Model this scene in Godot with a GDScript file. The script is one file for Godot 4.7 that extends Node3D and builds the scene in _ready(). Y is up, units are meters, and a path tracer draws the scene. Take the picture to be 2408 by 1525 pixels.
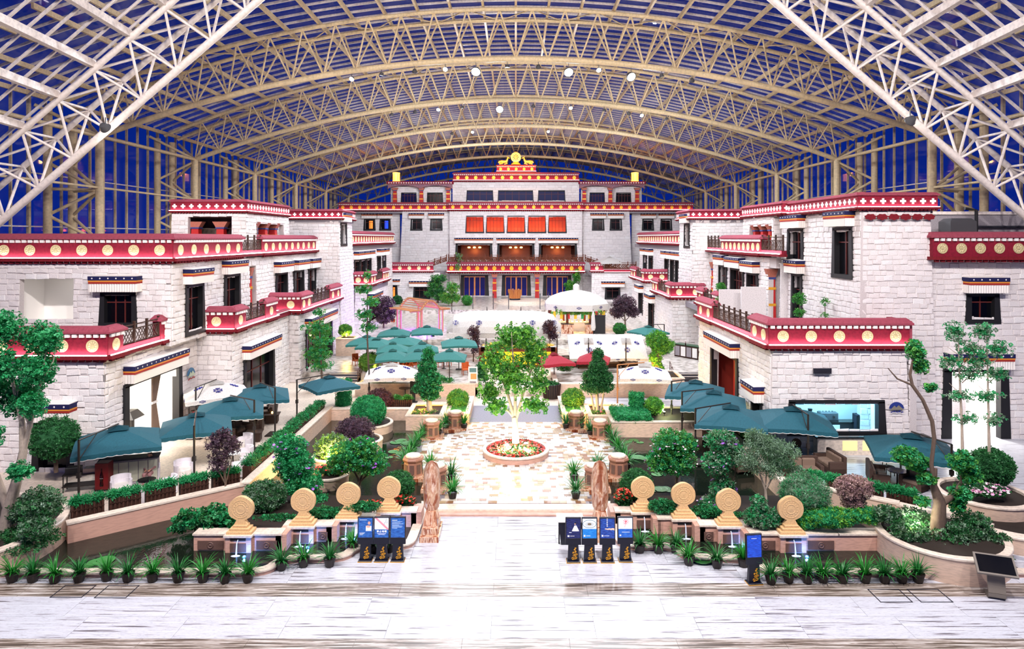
extends Node3D
# A Tibetan-style hotel courtyard under a glazed steel vault at dusk. Units are metres, y up; the camera stands on a gallery
# 11.5 m above the front floor and looks along -z; "d" below is the distance from the camera plane (z = -d).
const F := 1605.0
const EYE := 11.5
const VX := 1213.0
const VY := 559.0
const UP := Vector3.UP

class MB:
	var v := PackedVector3Array()
	var n := PackedVector3Array()
	func tri(a: Vector3, b: Vector3, c: Vector3) -> void:
		var q := (c - a).cross(b - a).normalized()
		v.append(a); v.append(b); v.append(c)
		n.append(q); n.append(q); n.append(q)
	func tris(a: Vector3, b: Vector3, c: Vector3, na: Vector3, nb: Vector3, nc: Vector3) -> void:
		if (c - a).cross(b - a).dot(na + nb + nc) < 0.0:
			v.append(a); v.append(c); v.append(b)
			n.append(na); n.append(nc); n.append(nb)
		else:
			v.append(a); v.append(b); v.append(c)
			n.append(na); n.append(nb); n.append(nc)
	func quad(a: Vector3, b: Vector3, c: Vector3, d: Vector3) -> void:
		tri(a, b, c)
		tri(a, c, d)
	# a flat quad turned away from the point o
	func qo(a: Vector3, b: Vector3, c: Vector3, d: Vector3, o: Vector3) -> void:
		var q := (c - a).cross(b - a)
		if q.length_squared() < 1e-12:
			q = (d - a).cross(c - a)
		if q.dot((a + b + c + d) * 0.25 - o) < 0.0:
			quad(d, c, b, a)
		else:
			quad(a, b, c, d)
	func hexa(p: Array) -> MB:
		var o := Vector3.ZERO
		for x in p:
			o += x
		o /= 8.0
		qo(p[0], p[1], p[2], p[3], o)
		qo(p[4], p[5], p[6], p[7], o)
		for i in 4:
			var j := (i + 1) % 4
			qo(p[i], p[j], p[4 + j], p[4 + i], o)
		return self
	func box(c: Vector3, s: Vector3, b := Basis()) -> MB:
		var x := b.x * s.x * 0.5
		var y := b.y * s.y * 0.5
		var z := b.z * s.z * 0.5
		return hexa([c - x - y - z, c + x - y - z, c + x - y + z, c - x - y + z, c - x + y - z, c + x + y - z, c + x + y + z, c - x + y + z])
	# box from corner to corner
	func bb(a: Vector3, b: Vector3) -> MB:
		return box((a + b) * 0.5, (b - a).abs())
	# box with chamfered upright edges and top, standing on y = 0 of c
	func cbox(c: Vector3, s: Vector3, k := 0.03) -> MB:
		var lo := []
		var mid := []
		var top := []
		for e in [[-1, -1], [1, -1], [1, 1], [-1, 1]]:
			lo.append(c + Vector3(e[0] * s.x * 0.5, 0, e[1] * s.z * 0.5))
			mid.append(c + Vector3(e[0] * s.x * 0.5, s.y - k, e[1] * s.z * 0.5))
			top.append(c + Vector3(e[0] * (s.x * 0.5 - k), s.y, e[1] * (s.z * 0.5 - k)))
		hexa(lo + mid)
		hexa(mid + top)
		return self
	func tube(p: Array, r, k := 8, cap := true) -> MB:
		var rings := []
		var norms := []
		var last: Vector3 = Vector3(0.31, 0.17, 0.93)
		for i in p.size():
			var t: Vector3 = (p[mini(i + 1, p.size() - 1)] - p[maxi(i - 1, 0)]).normalized()
			var x := last - t * last.dot(t)
			if x.length() < 0.05:
				x = t.cross(Vector3(0.5, 0.7, -0.3))
			x = x.normalized()
			last = x
			var y := t.cross(x)
			var rr: float = r[i] if r is Array else r
			var ring := []
			var nn := []
			for j in k:
				var a := TAU * j / k
				var e := x * cos(a) + y * sin(a)
				ring.append(p[i] + e * rr)
				nn.append(e)
			rings.append(ring)
			norms.append(nn)
		for i in p.size() - 1:
			for j in k:
				var q := (j + 1) % k
				tris(rings[i][j], rings[i][q], rings[i + 1][q], norms[i][j], norms[i][q], norms[i + 1][q])
				tris(rings[i][j], rings[i + 1][q], rings[i + 1][j], norms[i][j], norms[i + 1][q], norms[i + 1][j])
		if cap:
			for i in [0, p.size() - 1]:
				var t: Vector3 = (p[0] - p[1] if i == 0 else p[i] - p[i - 1]).normalized()
				for j in range(1, k - 1):
					tris(rings[i][0], rings[i][j], rings[i][j + 1], t, t, t)
		return self
	# profile: Vector2(radius, height) from bottom to top, turned round the y axis through c
	func lathe(f: Array, k := 24, c := Vector3.ZERO, sx := 1.0, sz := 1.0, smooth := true, a0 := 0.0, a1 := TAU) -> MB:
		for i in f.size() - 1:
			var dr: Vector2 = f[i + 1] - f[i]
			if dr.length() < 1e-6:
				continue
			var nn := Vector2(dr.y, -dr.x).normalized()
			for j in k:
				var a := a0 + (a1 - a0) * j / k
				var b := a0 + (a1 - a0) * (j + 1) / k
				var ea := Vector3(cos(a) * sx, 0, sin(a) * sz)
				var eb := Vector3(cos(b) * sx, 0, sin(b) * sz)
				var na := Vector3(ea.x * nn.x, nn.y, ea.z * nn.x).normalized()
				var nb := Vector3(eb.x * nn.x, nn.y, eb.z * nn.x).normalized()
				if not smooth:
					na = (na + nb).normalized()
					nb = na
				var p0: Vector3 = c + ea * f[i].x + UP * f[i].y
				var p1: Vector3 = c + eb * f[i].x + UP * f[i].y
				var p2: Vector3 = c + eb * f[i + 1].x + UP * f[i + 1].y
				var p3: Vector3 = c + ea * f[i + 1].x + UP * f[i + 1].y
				if f[i].x > 1e-5:
					tris(p0, p1, p2, na, nb, nb)
				if f[i + 1].x > 1e-5:
					tris(p0, p2, p3, na, nb, na)
		return self
	# a flat outline (x, z) raised from y0 to y1
	func ext(poly: PackedVector2Array, y0: float, y1: float) -> MB:
		var ids := Geometry2D.triangulate_polygon(poly)
		for i in range(0, ids.size(), 3):
			var a := poly[ids[i]]
			var b := poly[ids[i + 1]]
			var c := poly[ids[i + 2]]
			tris(Vector3(a.x, y1, a.y), Vector3(b.x, y1, b.y), Vector3(c.x, y1, c.y), UP, UP, UP)
			tris(Vector3(a.x, y0, a.y), Vector3(b.x, y0, b.y), Vector3(c.x, y0, c.y), -UP, -UP, -UP)
		var area := 0.0
		for i in poly.size():
			var e := poly[(i + 1) % poly.size()]
			area += poly[i].x * e.y - e.x * poly[i].y
		for i in poly.size():
			var a := poly[i]
			var b := poly[(i + 1) % poly.size()]
			var q := Vector3(b.y - a.y, 0, a.x - b.x).normalized() * signf(area)
			tris(Vector3(a.x, y0, a.y), Vector3(b.x, y0, b.y), Vector3(b.x, y1, b.y), q, q, q)
			tris(Vector3(a.x, y0, a.y), Vector3(b.x, y1, b.y), Vector3(a.x, y1, a.y), q, q, q)
		return self
	func turned(t: Transform3D) -> MB:
		for i in v.size():
			v[i] = t * v[i]
			n[i] = (t.basis * n[i]).normalized()
		return self
	func add(o: MB, t := Transform3D()) -> MB:
		for i in o.v.size():
			v.append(t * o.v[i])
			n.append((t.basis * o.n[i]).normalized())
		return self
	func mesh() -> ArrayMesh:
		var a := []
		a.resize(Mesh.ARRAY_MAX)
		a[Mesh.ARRAY_VERTEX] = v
		a[Mesh.ARRAY_NORMAL] = n
		var m := ArrayMesh.new()
		m.add_surface_from_arrays(Mesh.PRIMITIVE_TRIANGLES, a)
		return m

var counts := {}
var M := {}
var S := {}
var rng := RandomNumberGenerator.new()

func V(x: float, y: float, d: float) -> Vector3:
	return Vector3(x, y, -d)
# surveyed from the photograph: the point at height y, or at distance d, that is seen at picture point (px, py)
func at(px: float, py: float, y: float) -> Vector3:
	var d := F * (EYE - y) / (py - VY)
	return V((px - VX) * d / F, y, d)
func fx(px: float, d: float) -> float:
	return (px - VX) * d / F
func fy(py: float, d: float) -> float:
	return EYE - (py - VY) * d / F

func tag(o: Node3D, label: String, cat: String, group := "", kind := "") -> Node3D:
	if label: o.set_meta("label", label)
	if cat: o.set_meta("category", cat)
	if group: o.set_meta("group", group)
	if kind: o.set_meta("kind", kind)
	return o
func numbered(called: String) -> String:
	var k: int = counts.get(called, 0)
	counts[called] = k + 1
	return called if k == 0 else "%s_%03d" % [called, k]
func thing(called: String, label: String, cat: String, where := Vector3.ZERO, turn := 0.0, group := "", kind := "") -> Node3D:
	var o := Node3D.new()
	o.name = numbered(called)
	add_child(o)
	o.position = where
	o.rotation.y = turn
	return tag(o, label, cat, group, kind)
func part(called: String, m, mat: Material, parent: Node, t := Transform3D()) -> MeshInstance3D:
	var o := MeshInstance3D.new()
	o.name = called
	o.mesh = m.mesh() if m is MB else m
	o.material_override = mat
	o.transform = t
	parent.add_child(o, true)
	return o
func group(called: String, parent: Node, t := Transform3D()) -> Node3D:
	var o := Node3D.new()
	o.name = called
	o.transform = t
	parent.add_child(o, true)
	return o
func many(called: String, m: Mesh, mat: Material, parent: Node, where: Array, tint := []) -> MultiMeshInstance3D:
	var mm := MultiMesh.new()
	mm.transform_format = MultiMesh.TRANSFORM_3D
	mm.use_colors = tint.size() > 0
	mm.mesh = m
	mm.instance_count = where.size()
	for i in where.size():
		mm.set_instance_transform(i, where[i])
		if tint.size():
			mm.set_instance_color(i, tint[i])
	var o := MultiMeshInstance3D.new()
	o.name = called
	o.multimesh = mm
	o.material_override = mat
	o.set_meta("kind", "stuff")
	parent.add_child(o, true)
	return o
func copy(o: Node3D, label: String, where: Vector3, turn := 0.0) -> Node3D:
	var c: Node3D = o.duplicate()
	c.name = numbered(String(o.name).rstrip("0123456789").rstrip("_"))
	add_child(c)
	c.position = where
	c.rotation.y = turn
	if label: c.set_meta("label", label)
	return c
# a bar between two points from the shared unit rod (radius 1, height 1) or unit bar
func span(m: Mesh, a: Vector3, b: Vector3, r: float, r2 := -1.0) -> Transform3D:
	var y := b - a
	var x := y.cross(Vector3(0, 0, 1))
	if x.length() < 1e-4 * y.length() + 1e-6:
		x = y.cross(Vector3(1, 0, 0))
	x = x.normalized()
	var z := x.cross(y).normalized()
	return Transform3D(Basis(x * r, y, z * (r if r2 < 0 else r2)), (a + b) * 0.5)

func mt(c: Color, rough := 0.7, metal := 0.0, spec := 0.5) -> StandardMaterial3D:
	var m := StandardMaterial3D.new()
	m.albedo_color = c
	m.roughness = rough
	m.metallic = metal
	m.metallic_specular = spec
	return m
func glow(c: Color, e: float) -> StandardMaterial3D:
	var m := mt(c, 0.5)
	m.emission_enabled = true
	m.emission = c
	m.emission_energy_multiplier = e
	return m
func noisetex(f: float, ramp: Array, w := 512, h := 512, kind := FastNoiseLite.TYPE_SIMPLEX_SMOOTH, oct := 4, sd := 1, warp := 0.0) -> NoiseTexture2D:
	var fn := FastNoiseLite.new()
	fn.noise_type = kind
	fn.frequency = f
	fn.fractal_octaves = oct
	fn.seed = sd
	if warp > 0:
		fn.domain_warp_enabled = true
		fn.domain_warp_amplitude = warp
		fn.domain_warp_frequency = f * 0.7
	var t := NoiseTexture2D.new()
	t.width = w
	t.height = h
	t.seamless = true
	t.noise = fn
	if ramp.size():
		var g := Gradient.new()
		g.offsets = PackedFloat32Array(ramp.map(func(e): return e[0]))
		g.colors = PackedColorArray(ramp.map(func(e): return e[1]))
		t.color_ramp = g
	return t
func grained(c: Color, rough: float, tex: Texture2D, scale: Vector3, spec := 0.5, world := true) -> StandardMaterial3D:
	var m := mt(c, rough, 0.0, spec)
	m.albedo_texture = tex
	m.uv1_triplanar = true
	m.uv1_world_triplanar = world
	m.uv1_scale = scale
	return m
func rnd(a: float, b: float) -> float:
	return rng.randf_range(a, b)

func area(where: Vector3, face: Vector3, along: Vector3, size: Vector2, energy: float, c := Color.WHITE, called := "strip_light") -> AreaLight3D:
	var l := AreaLight3D.new()
	l.name = called
	l.area_size = size
	l.area_normalize_energy = true
	l.light_energy = energy
	l.light_color = c
	l.area_range = 80.0
	l.shadow_enabled = true
	var z := -face.normalized()
	var x := (along - z * along.dot(z)).normalized()
	l.transform = Transform3D(Basis(x, z.cross(x), z), where)
	add_child(l, true)
	return l
func omni(where: Vector3, energy: float, c: Color, size := 0.1, called := "lamp_light") -> OmniLight3D:
	var l := OmniLight3D.new()
	l.name = called
	l.light_energy = energy
	l.light_color = c
	l.light_size = size
	l.omni_range = 60.0
	l.omni_attenuation = 2.0
	l.shadow_enabled = true
	l.position = where
	add_child(l, true)
	return l
func spot(where: Vector3, target: Vector3, energy: float, c: Color, angle := 45.0, size := 0.2, called := "flood_light") -> SpotLight3D:
	var l := SpotLight3D.new()
	l.name = called
	l.light_energy = energy
	l.light_color = c
	l.light_size = size
	l.spot_range = 150.0
	l.spot_attenuation = 2.0
	l.spot_angle = angle
	l.spot_angle_attenuation = 0.6
	l.shadow_enabled = true
	l.transform = Transform3D(Basis.looking_at(target - where, UP if absf((target - where).normalized().y) < 0.98 else Vector3.RIGHT), where)
	add_child(l, true)
	return l

func _ready() -> void:
	rng.seed = 7
	# ---- camera: level, 24 mm shift lens, horizon 203 px above the middle of the 2408 x 1525 frame
	var cam := Camera3D.new()
	cam.name = "camera"
	cam.position = Vector3(0, EYE, 0)
	cam.projection = Camera3D.PROJECTION_FRUSTUM
	cam.keep_aspect = Camera3D.KEEP_HEIGHT
	cam.near = 0.1
	cam.far = 400.0
	cam.size = 1525.0 / F * 0.1
	cam.frustum_offset = Vector2((1204.0 - VX) / F * 0.1, (VY - 762.5) / F * 0.1)
	add_child(cam)
	cam.current = true
	# ---- dusk sky and exposure
	var sky := ProceduralSkyMaterial.new()
	sky.sky_top_color = Color(0.03, 0.11, 0.38)
	sky.sky_horizon_color = Color(0.02, 0.14, 0.55)
	sky.sky_curve = 0.2
	sky.ground_bottom_color = Color(0.03, 0.05, 0.12)
	sky.ground_horizon_color = Color(0.03, 0.1, 0.38)
	sky.ground_curve = 0.1
	var env := Environment.new()
	env.background_mode = Environment.BG_SKY
	env.sky = Sky.new()
	env.sky.sky_material = sky
	env.tonemap_mode = Environment.TONE_MAPPER_LINEAR
	env.tonemap_exposure = EXPOSURE
	env.sdfgi_enabled = true
	env.ssao_enabled = true
	env.ssil_enabled = true
	var we := WorldEnvironment.new()
	we.name = "world_environment"
	we.environment = env
	add_child(we)
	materials()
	shapes()
	floodlights()
	# ---- large structure
	hall_roof()
	portal()
	hall_walls()
	ground()
	left_building()
	right_building()
	central_building()
	# ---- garden, furniture, small things
	garden_walls()
	fountain_stones()
	plants()
	terraces()
	plaza()
	signs()

const EXPOSURE := 1.0
const HALF := 34.0
func truss_d(k: float) -> float:
	return 55.72 + 16.59 * k
func low(x: float) -> float:
	return 26.1 - 6.3 * (x / HALF) * (x / HALF)
func high(x: float) -> float:
	return 29.7 - 6.6 * (x / HALF) * (x / HALF)

func materials() -> void:
	var soft := noisetex(0.02, [[0.0, Color(0.82, 0.82, 0.82)], [0.5, Color(0.95, 0.95, 0.95)], [1.0, Color(1, 1, 1)]], 512, 512, FastNoiseLite.TYPE_SIMPLEX_SMOOTH, 5, 3)
	var grit := noisetex(0.06, [[0.0, Color(0.82, 0.82, 0.82)], [0.5, Color(0.96, 0.96, 0.96)], [1.0, Color(1, 1, 1)]], 512, 512, FastNoiseLite.TYPE_SIMPLEX_SMOOTH, 5, 5)
	M.soft = soft
	M.steel = grained(Color(0.95, 0.86, 0.67), 0.45, soft, Vector3.ONE * 0.35)
	M.steel_white = grained(Color(0.96, 0.92, 0.88), 0.45, soft, Vector3.ONE * 0.35)
	M.glass = mt(Color(0.05, 0.08, 0.2, 0.1), 0.03, 0.0, 0.33)
	M.glass.transparency = BaseMaterial3D.TRANSPARENCY_ALPHA
	M.wall = grained(Color(0.92, 0.9, 0.89), 0.85, grit, Vector3.ONE * 0.4, 0.3)
	M.joint = grained(Color(0.84, 0.81, 0.8), 0.9, grit, Vector3.ONE * 0.6, 0.3)
	M.stone_a = grained(Color(0.95, 0.93, 0.92), 0.85, grit, Vector3.ONE * 0.7, 0.3)
	M.stone_b = grained(Color(0.92, 0.9, 0.89), 0.85, grit, Vector3.ONE * 0.7, 0.3)
	M.stone_c = grained(Color(0.96, 0.95, 0.94), 0.85, grit, Vector3.ONE * 0.7, 0.3)
	M.stone_many = grained(Color(0.94, 0.92, 0.91), 0.85, grit, Vector3.ONE * 0.7, 0.3)
	M.stone_many.vertex_color_use_as_albedo = true
	M.red = grained(Color(0.54, 0.12, 0.2), 0.7, soft, Vector3.ONE * 0.5, 0.3)
	M.red_dark = grained(Color(0.5, 0.12, 0.16), 0.7, soft, Vector3.ONE * 0.5, 0.3)
	M.coping = grained(Color(0.64, 0.3, 0.36), 0.75, soft, Vector3.ONE * 0.5, 0.3)
	M.white = mt(Color(0.93, 0.92, 0.9), 0.7)
	M.gold = mt(Color(0.8, 0.74, 0.56), 0.5, 0.15)
	M.gold_deep = mt(Color(0.9, 0.66, 0.2), 0.35, 0.5)
	M.black = mt(Color(0.07, 0.07, 0.085), 0.6)
	M.slate = grained(Color(0.2, 0.2, 0.24), 0.7, grit, Vector3.ONE * 1.0, 0.3)
	M.dark_glass = mt(Color(0.03, 0.035, 0.06), 0.12, 0.0, 0.4)
	M.window_red = mt(Color(0.35, 0.1, 0.08), 0.6)
	M.wood = grained(Color(0.42, 0.2, 0.1), 0.55, grit, Vector3(0.6, 3, 0.6), 0.4)
	M.wood_dark = grained(Color(0.24, 0.15, 0.11), 0.6, grit, Vector3(0.6, 3, 0.6), 0.4)
	M.navy = mt(Color(0.05, 0.06, 0.28), 0.8)
	M.band_gold = mt(Color(0.86, 0.55, 0.2), 0.8)
	M.band_red = mt(Color(0.62, 0.15, 0.12), 0.8)
	M.cloth = mt(Color(0.93, 0.91, 0.88), 0.9)
	M.led = glow(Color(1, 0.97, 0.97), 12.0)
	M.lamp = glow(Color(1, 0.98, 0.94), 30.0)
	M.lamp_housing = mt(Color(0.35, 0.35, 0.36), 0.5, 0.4)
	M.pillar_red = mt(Color(0.72, 0.1, 0.1), 0.6)
	M.copper_dark = mt(Color(0.35, 0.22, 0.18), 0.4, 0.5)
	M.pedestal = grained(Color(0.66, 0.47, 0.38), 0.5, soft, Vector3.ONE * 1.5)
	M.room_red = mt(Color(0.6, 0.16, 0.1), 0.7)
	M.gold_old = mt(Color(0.62, 0.45, 0.3), 0.5, 0.35)
	M.gold_lit = mt(Color(1.0, 0.76, 0.3), 0.35, 0.25)
	M.lantern = glow(Color(1.0, 0.68, 0.28), 4.0)
	M.lamp_warm = glow(Color(1.0, 0.8, 0.5), 4.0)
	M.hall_lining = mt(Color(0.75, 0.5, 0.3), 0.7)
	M.blue_glass = mt(Color(0.04, 0.06, 0.28), 0.3, 0.0, 0.2)
	M.lamp_soft = glow(Color(1, 0.98, 0.96), 1.5)
	M.lit_hall = glow(Color(1.0, 0.42, 0.12), 0.35)
	M.door_blue = mt(Color(0.03, 0.04, 0.4), 0.4, 0.0, 0.3)
	M.copper = mt(Color(0.8, 0.52, 0.3), 0.4, 0.5)
	M.frieze = grained(Color(1, 1, 1), 0.75, noisetex(0.05, [[0.0, Color(0.1, 0.15, 0.45)], [0.42, Color(0.25, 0.35, 0.55)], [0.5, Color(0.7, 0.3, 0.25)], [0.6, Color(0.8, 0.55, 0.3)], [1.0, Color(0.85, 0.75, 0.65)]], 256, 256, FastNoiseLite.TYPE_CELLULAR, 2, 9), Vector3.ONE * 1.2)
	M.concrete = grained(Color(0.62, 0.6, 0.62), 0.85, grit, Vector3.ONE * 0.4, 0.3)

func shapes() -> void:
	S.rod = MB.new().tube([V(0, -0.5, 0), V(0, 0.5, 0)], 1.0, 7, false).mesh()
	S.cube = MB.new().box(Vector3.ZERO, Vector3.ONE).mesh()
	# rough building stone: face at z = 1, 1 x 1 in x and y, joint at z = 0
	var st := MB.new()
	var b := [Vector3(-0.5, -0.5, 0), Vector3(0.5, -0.5, 0), Vector3(0.5, 0.5, 0), Vector3(-0.5, 0.5, 0)]
	var f := [Vector3(-0.44, -0.42, 0.8), Vector3(0.45, -0.43, 1.0), Vector3(0.43, 0.42, 0.75), Vector3(-0.45, 0.41, 1.0)]
	for i in 4:
		st.qo(b[i], b[(i + 1) % 4], f[(i + 1) % 4], f[i], Vector3(0, 0, 0.2))
	st.qo(f[0], f[1], f[2], f[3], Vector3.ZERO)
	S.stone = st.mesh()
	# lotus roundel, radius 1, facing +z
	var r := MB.new()
	var turn := Transform3D(Basis(Vector3.RIGHT, PI / 2), Vector3.ZERO)
	r.lathe([Vector2(1, 0), Vector2(1, 0.12), Vector2(0.95, 0.16), Vector2(0.88, 0.16), Vector2(0.84, 0.1), Vector2(0, 0.1)], 24, Vector3.ZERO, 1, 1)
	for i in 10:
		var a := TAU * i / 10
		var e := Vector3(cos(a), 0, sin(a))
		var s := Vector3(-sin(a), 0, cos(a))
		var top := e * 0.56 + UP * 0.2
		var ring := [e * 0.28, e * 0.42 + s * 0.13, e * 0.66 + s * 0.19, e * 0.82, e * 0.66 - s * 0.19, e * 0.42 - s * 0.13]
		for j in 6:
			var p: Vector3 = ring[j] + UP * 0.1
			var q: Vector3 = ring[(j + 1) % 6] + UP * 0.1
			r.tris(p, q, top, UP, UP, UP)
			r.n[r.n.size() - 1] = (top - (p + q) * 0.5).cross(q - p).normalized() * signf((top - (p + q) * 0.5).cross(q - p).y)
			r.n[r.n.size() - 2] = r.n[r.n.size() - 1]
			r.n[r.n.size() - 3] = r.n[r.n.size() - 1]
	r.lathe([Vector2(0.24, 0.1), Vector2(0.2, 0.2), Vector2(0, 0.22)], 10)
	S.roundel = r.turned(turn).mesh()
	# white cross for the tower bands, facing +z, 1 high
	S.cross = MB.new().box(Vector3(0, 0, 0.5), Vector3(1, 0.36, 1)).box(Vector3(0, 0, 0.5), Vector3(0.36, 1, 1.02)).mesh()
	# floodlight: round head facing -z
	var fl := MB.new().lathe([Vector2(0, -0.3), Vector2(0.16, -0.26), Vector2(0.26, 0.0), Vector2(0.28, 0.0), Vector2(0.28, 0.05), Vector2(0.24, 0.05)], 14)
	S.flood_body = fl.turned(Transform3D(Basis(Vector3.RIGHT, -PI / 2), Vector3.ZERO)).mesh()
	S.flood_lens = MB.new().lathe([Vector2(0.24, 0.0), Vector2(0.23, 0.045), Vector2(0, 0.05)], 14).turned(Transform3D(Basis(Vector3.RIGHT, -PI / 2), Vector3.ZERO)).mesh()

# a floodlight head hung under the roof steel, aimed at a point
func flood(where: Vector3, target: Vector3, size: float, energy: float, angle: float, label: String, c := Color(0.94, 0.96, 1.0)) -> void:
	var o := thing("floodlight", label, "floodlight", where, 0.0, "floodlights on the roof trusses")
	var t := Transform3D(Basis.looking_at(target - where, UP).scaled(Vector3.ONE * size), Vector3(0, -0.45 * size, 0))
	part("lamp_housing", S.flood_body, M.lamp_housing, o, t)
	part("lamp_lens", S.flood_lens, M.lamp, o, t)
	part("hanger", S.cube, M.lamp_housing, o, Transform3D(Basis.from_scale(Vector3(0.05, 0.4 * size, 0.05)), Vector3(0, -0.1 * size, 0)))
	spot(where + t.origin + (target - where).normalized() * 0.12 * size, target + t.origin, energy, c, angle, 0.24 * size)

func floodlights() -> void:
	var bright := [[1119, 0], [1337, 0], [1484, 0], [1175, 1]]
	var i := 0
	for b in bright:
		var d: float = truss_d(b[1])
		var x := fx(b[0], d)
		flood(V(x, low(x) - 0.3, d), V(x * 2.2, 0, 26), 1.5, 140, 66, "largest dazzling floodlight, %s" % ["first of the three on the front arch", "middle one of the three on the front arch", "last of the three on the front arch", "alone under the second arch"][i])
		i += 1
	var rows := [[827, 897, 975, 1047, 1193, 1266, 1408, 1556, 1627], [921, 976, 1031, 1087, 1254, 1342, 1421, 1479, 1509, 1568], [1063, 1111, 1178, 1227, 1289, 1361]]
	var order := ["first", "second", "third", "fourth", "fifth", "sixth", "seventh", "eighth", "ninth", "tenth"]
	for k in 3:
		for j in rows[k].size():
			var d := truss_d(k)
			var x := fx(rows[k][j], d)
			flood(V(x, low(x) - 0.3, d), V(x * 1.5, 2.0, d + [-26.0, 4.0, 26.0][(j + k) % 3]), 0.8, [115.0, 115.0, 170.0][k], 68, "small floodlight, %s from left under the %s roof arch" % [order[j], ["front", "second", "third"][k]])
	# heads on the gable portal and on the gallery truss over the camera light the walls that face it
	var near := [[-23.2, 18.2, 38.6, -19, 6, 60], [22.3, 18.6, 38.6, 19, 6, 60]]
	for e in near:
		flood(V(e[0], e[1], e[2]), V(e[3], e[4], e[5]), 1.1, 70, 60, "floodlight clamped to the %s leg of the gable truss" % ("left" if e[0] < 0 else "right"), Color(1, 0.95, 0.93))
	for j in 6:
		var x := -20.0 + 8.0 * j
		flood(V(x, 26.5, 12), V(x * 1.15, 3.0, 42), 1.3, 400, 64, "floodlight over the front gallery, %s from left" % order[j], Color(1, 0.96, 0.96))

func hall_roof() -> void:
	var bays := 26
	var names := ["front", "second", "third", "fourth", "fifth", "sixth", "seventh"]
	for k in range(0, 7):
		var d := truss_d(k)
		var o := thing("roof_truss", "cream steel arched roof truss, %s arch from the camera" % names[k], "roof truss", V(0, 0, d), 0.0, "arched roof trusses")
		var bot := []
		var ta := []
		var tb := []
		for i in bays * 2 + 1:
			var x := -HALF + 2.0 * HALF * i / (bays * 2)
			bot.append(Vector3(x, low(x), 0))
			ta.append(Vector3(x, high(x), 1.4))
			tb.append(Vector3(x, high(x), -1.4))
		var thin := []
		for s in [-1, 1]:
			ta.insert(0 if s < 0 else ta.size(), Vector3(s * 36.5, high(36.5), 1.4))
			tb.insert(0 if s < 0 else tb.size(), Vector3(s * 36.5, high(36.5), -1.4))
		part("bottom_chord", MB.new().tube(bot, 0.24, 10), M.steel, o)
		part("top_chord", MB.new().tube(ta, 0.17, 8), M.steel, o)
		part("top_chord", MB.new().tube(tb, 0.17, 8), M.steel, o)
		for i in bays + 1:
			var p: Vector3 = bot[i * 2]
			for side in [ta, tb]:
				for e: int in [0, 2]:
					var q := i * 2 + e
					if q >= 1 and q < side.size() - 1:
						thin.append([p, side[q], 0.075])
			if i < bays:
				var w0: Vector3 = ta[i * 2 + 2] if i % 2 else tb[i * 2 + 2]
				var w1: Vector3 = tb[mini(i * 2 + 4, tb.size() - 1)] if i % 2 else ta[mini(i * 2 + 4, ta.size() - 1)]
				thin.append([w0, w1, 0.05])
		if k < 2:
			for e in thin:
				part("brace", S.rod, M.steel, o, span(S.rod, e[0], e[1], e[2]))
		else:
			var mb := MB.new()
			for e in thin:
				mb.tube([e[0], e[1]], e[2], 5, false)
			part("braces", mb, M.steel, o).set_meta("kind", "stuff")
	# glazed vault: longitudinal purlins, cross bars, panes
	var c := thing("ceiling", "glazed barrel vault with cream steel bars", "ceiling", Vector3.ZERO, 0.0, "", "structure")
	var d0 := 40.6
	var d1 := 160.0
	for i in bays + 3:
		var x := -HALF - 2.6 + (2.0 * HALF + 5.2) * i / (bays + 2)
		part("purlin", S.cube, M.steel, c, Transform3D(Basis.from_scale(Vector3(0.18, 0.34, d1 - d0)), V(x, high(x) + 0.35, (d0 + d1) * 0.5)))
	var nb := 80
	for j in nb + 1:
		var d := lerpf(d0, d1, float(j) / nb)
		var bar := []
		for i in bays + 3:
			var x := -HALF - 2.6 + (2.0 * HALF + 5.2) * i / (bays + 2)
			bar.append(V(x, high(x) + 0.62, d))
		var mb := MB.new()
		for i in bar.size() - 1:
			var w := Vector3(0, 0, 0.05)
			var h := Vector3(0, 0.09, 0)
			mb.hexa([bar[i] - w - h, bar[i + 1] - w - h, bar[i + 1] + w - h, bar[i] + w - h, bar[i] - w + h, bar[i + 1] - w + h, bar[i + 1] + w + h, bar[i] + w + h])
		part("glazing_bar", mb, M.steel_white, c)
	var rest := MB.new()
	var made := 0
	for j in nb:
		for i in bays + 2:
			var xa := -HALF - 2.6 + (2.0 * HALF + 5.2) * i / (bays + 2)
			var xb := -HALF - 2.6 + (2.0 * HALF + 5.2) * (i + 1) / (bays + 2)
			var da := lerpf(d0, d1, float(j) / nb)
			var db := lerpf(d0, d1, float(j + 1) / nb)
			var mb := MB.new() if j >= 8 and made < 300 else rest
			mb.quad(V(xa, high(xa) + 0.72, da), V(xb, high(xb) + 0.72, da), V(xb, high(xb) + 0.72, db), V(xa, high(xa) + 0.72, db))
			if mb != rest:
				part("pane", mb, M.glass, c)
				made += 1
	part("panes", rest, M.glass, c).set_meta("kind", "stuff")

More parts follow.
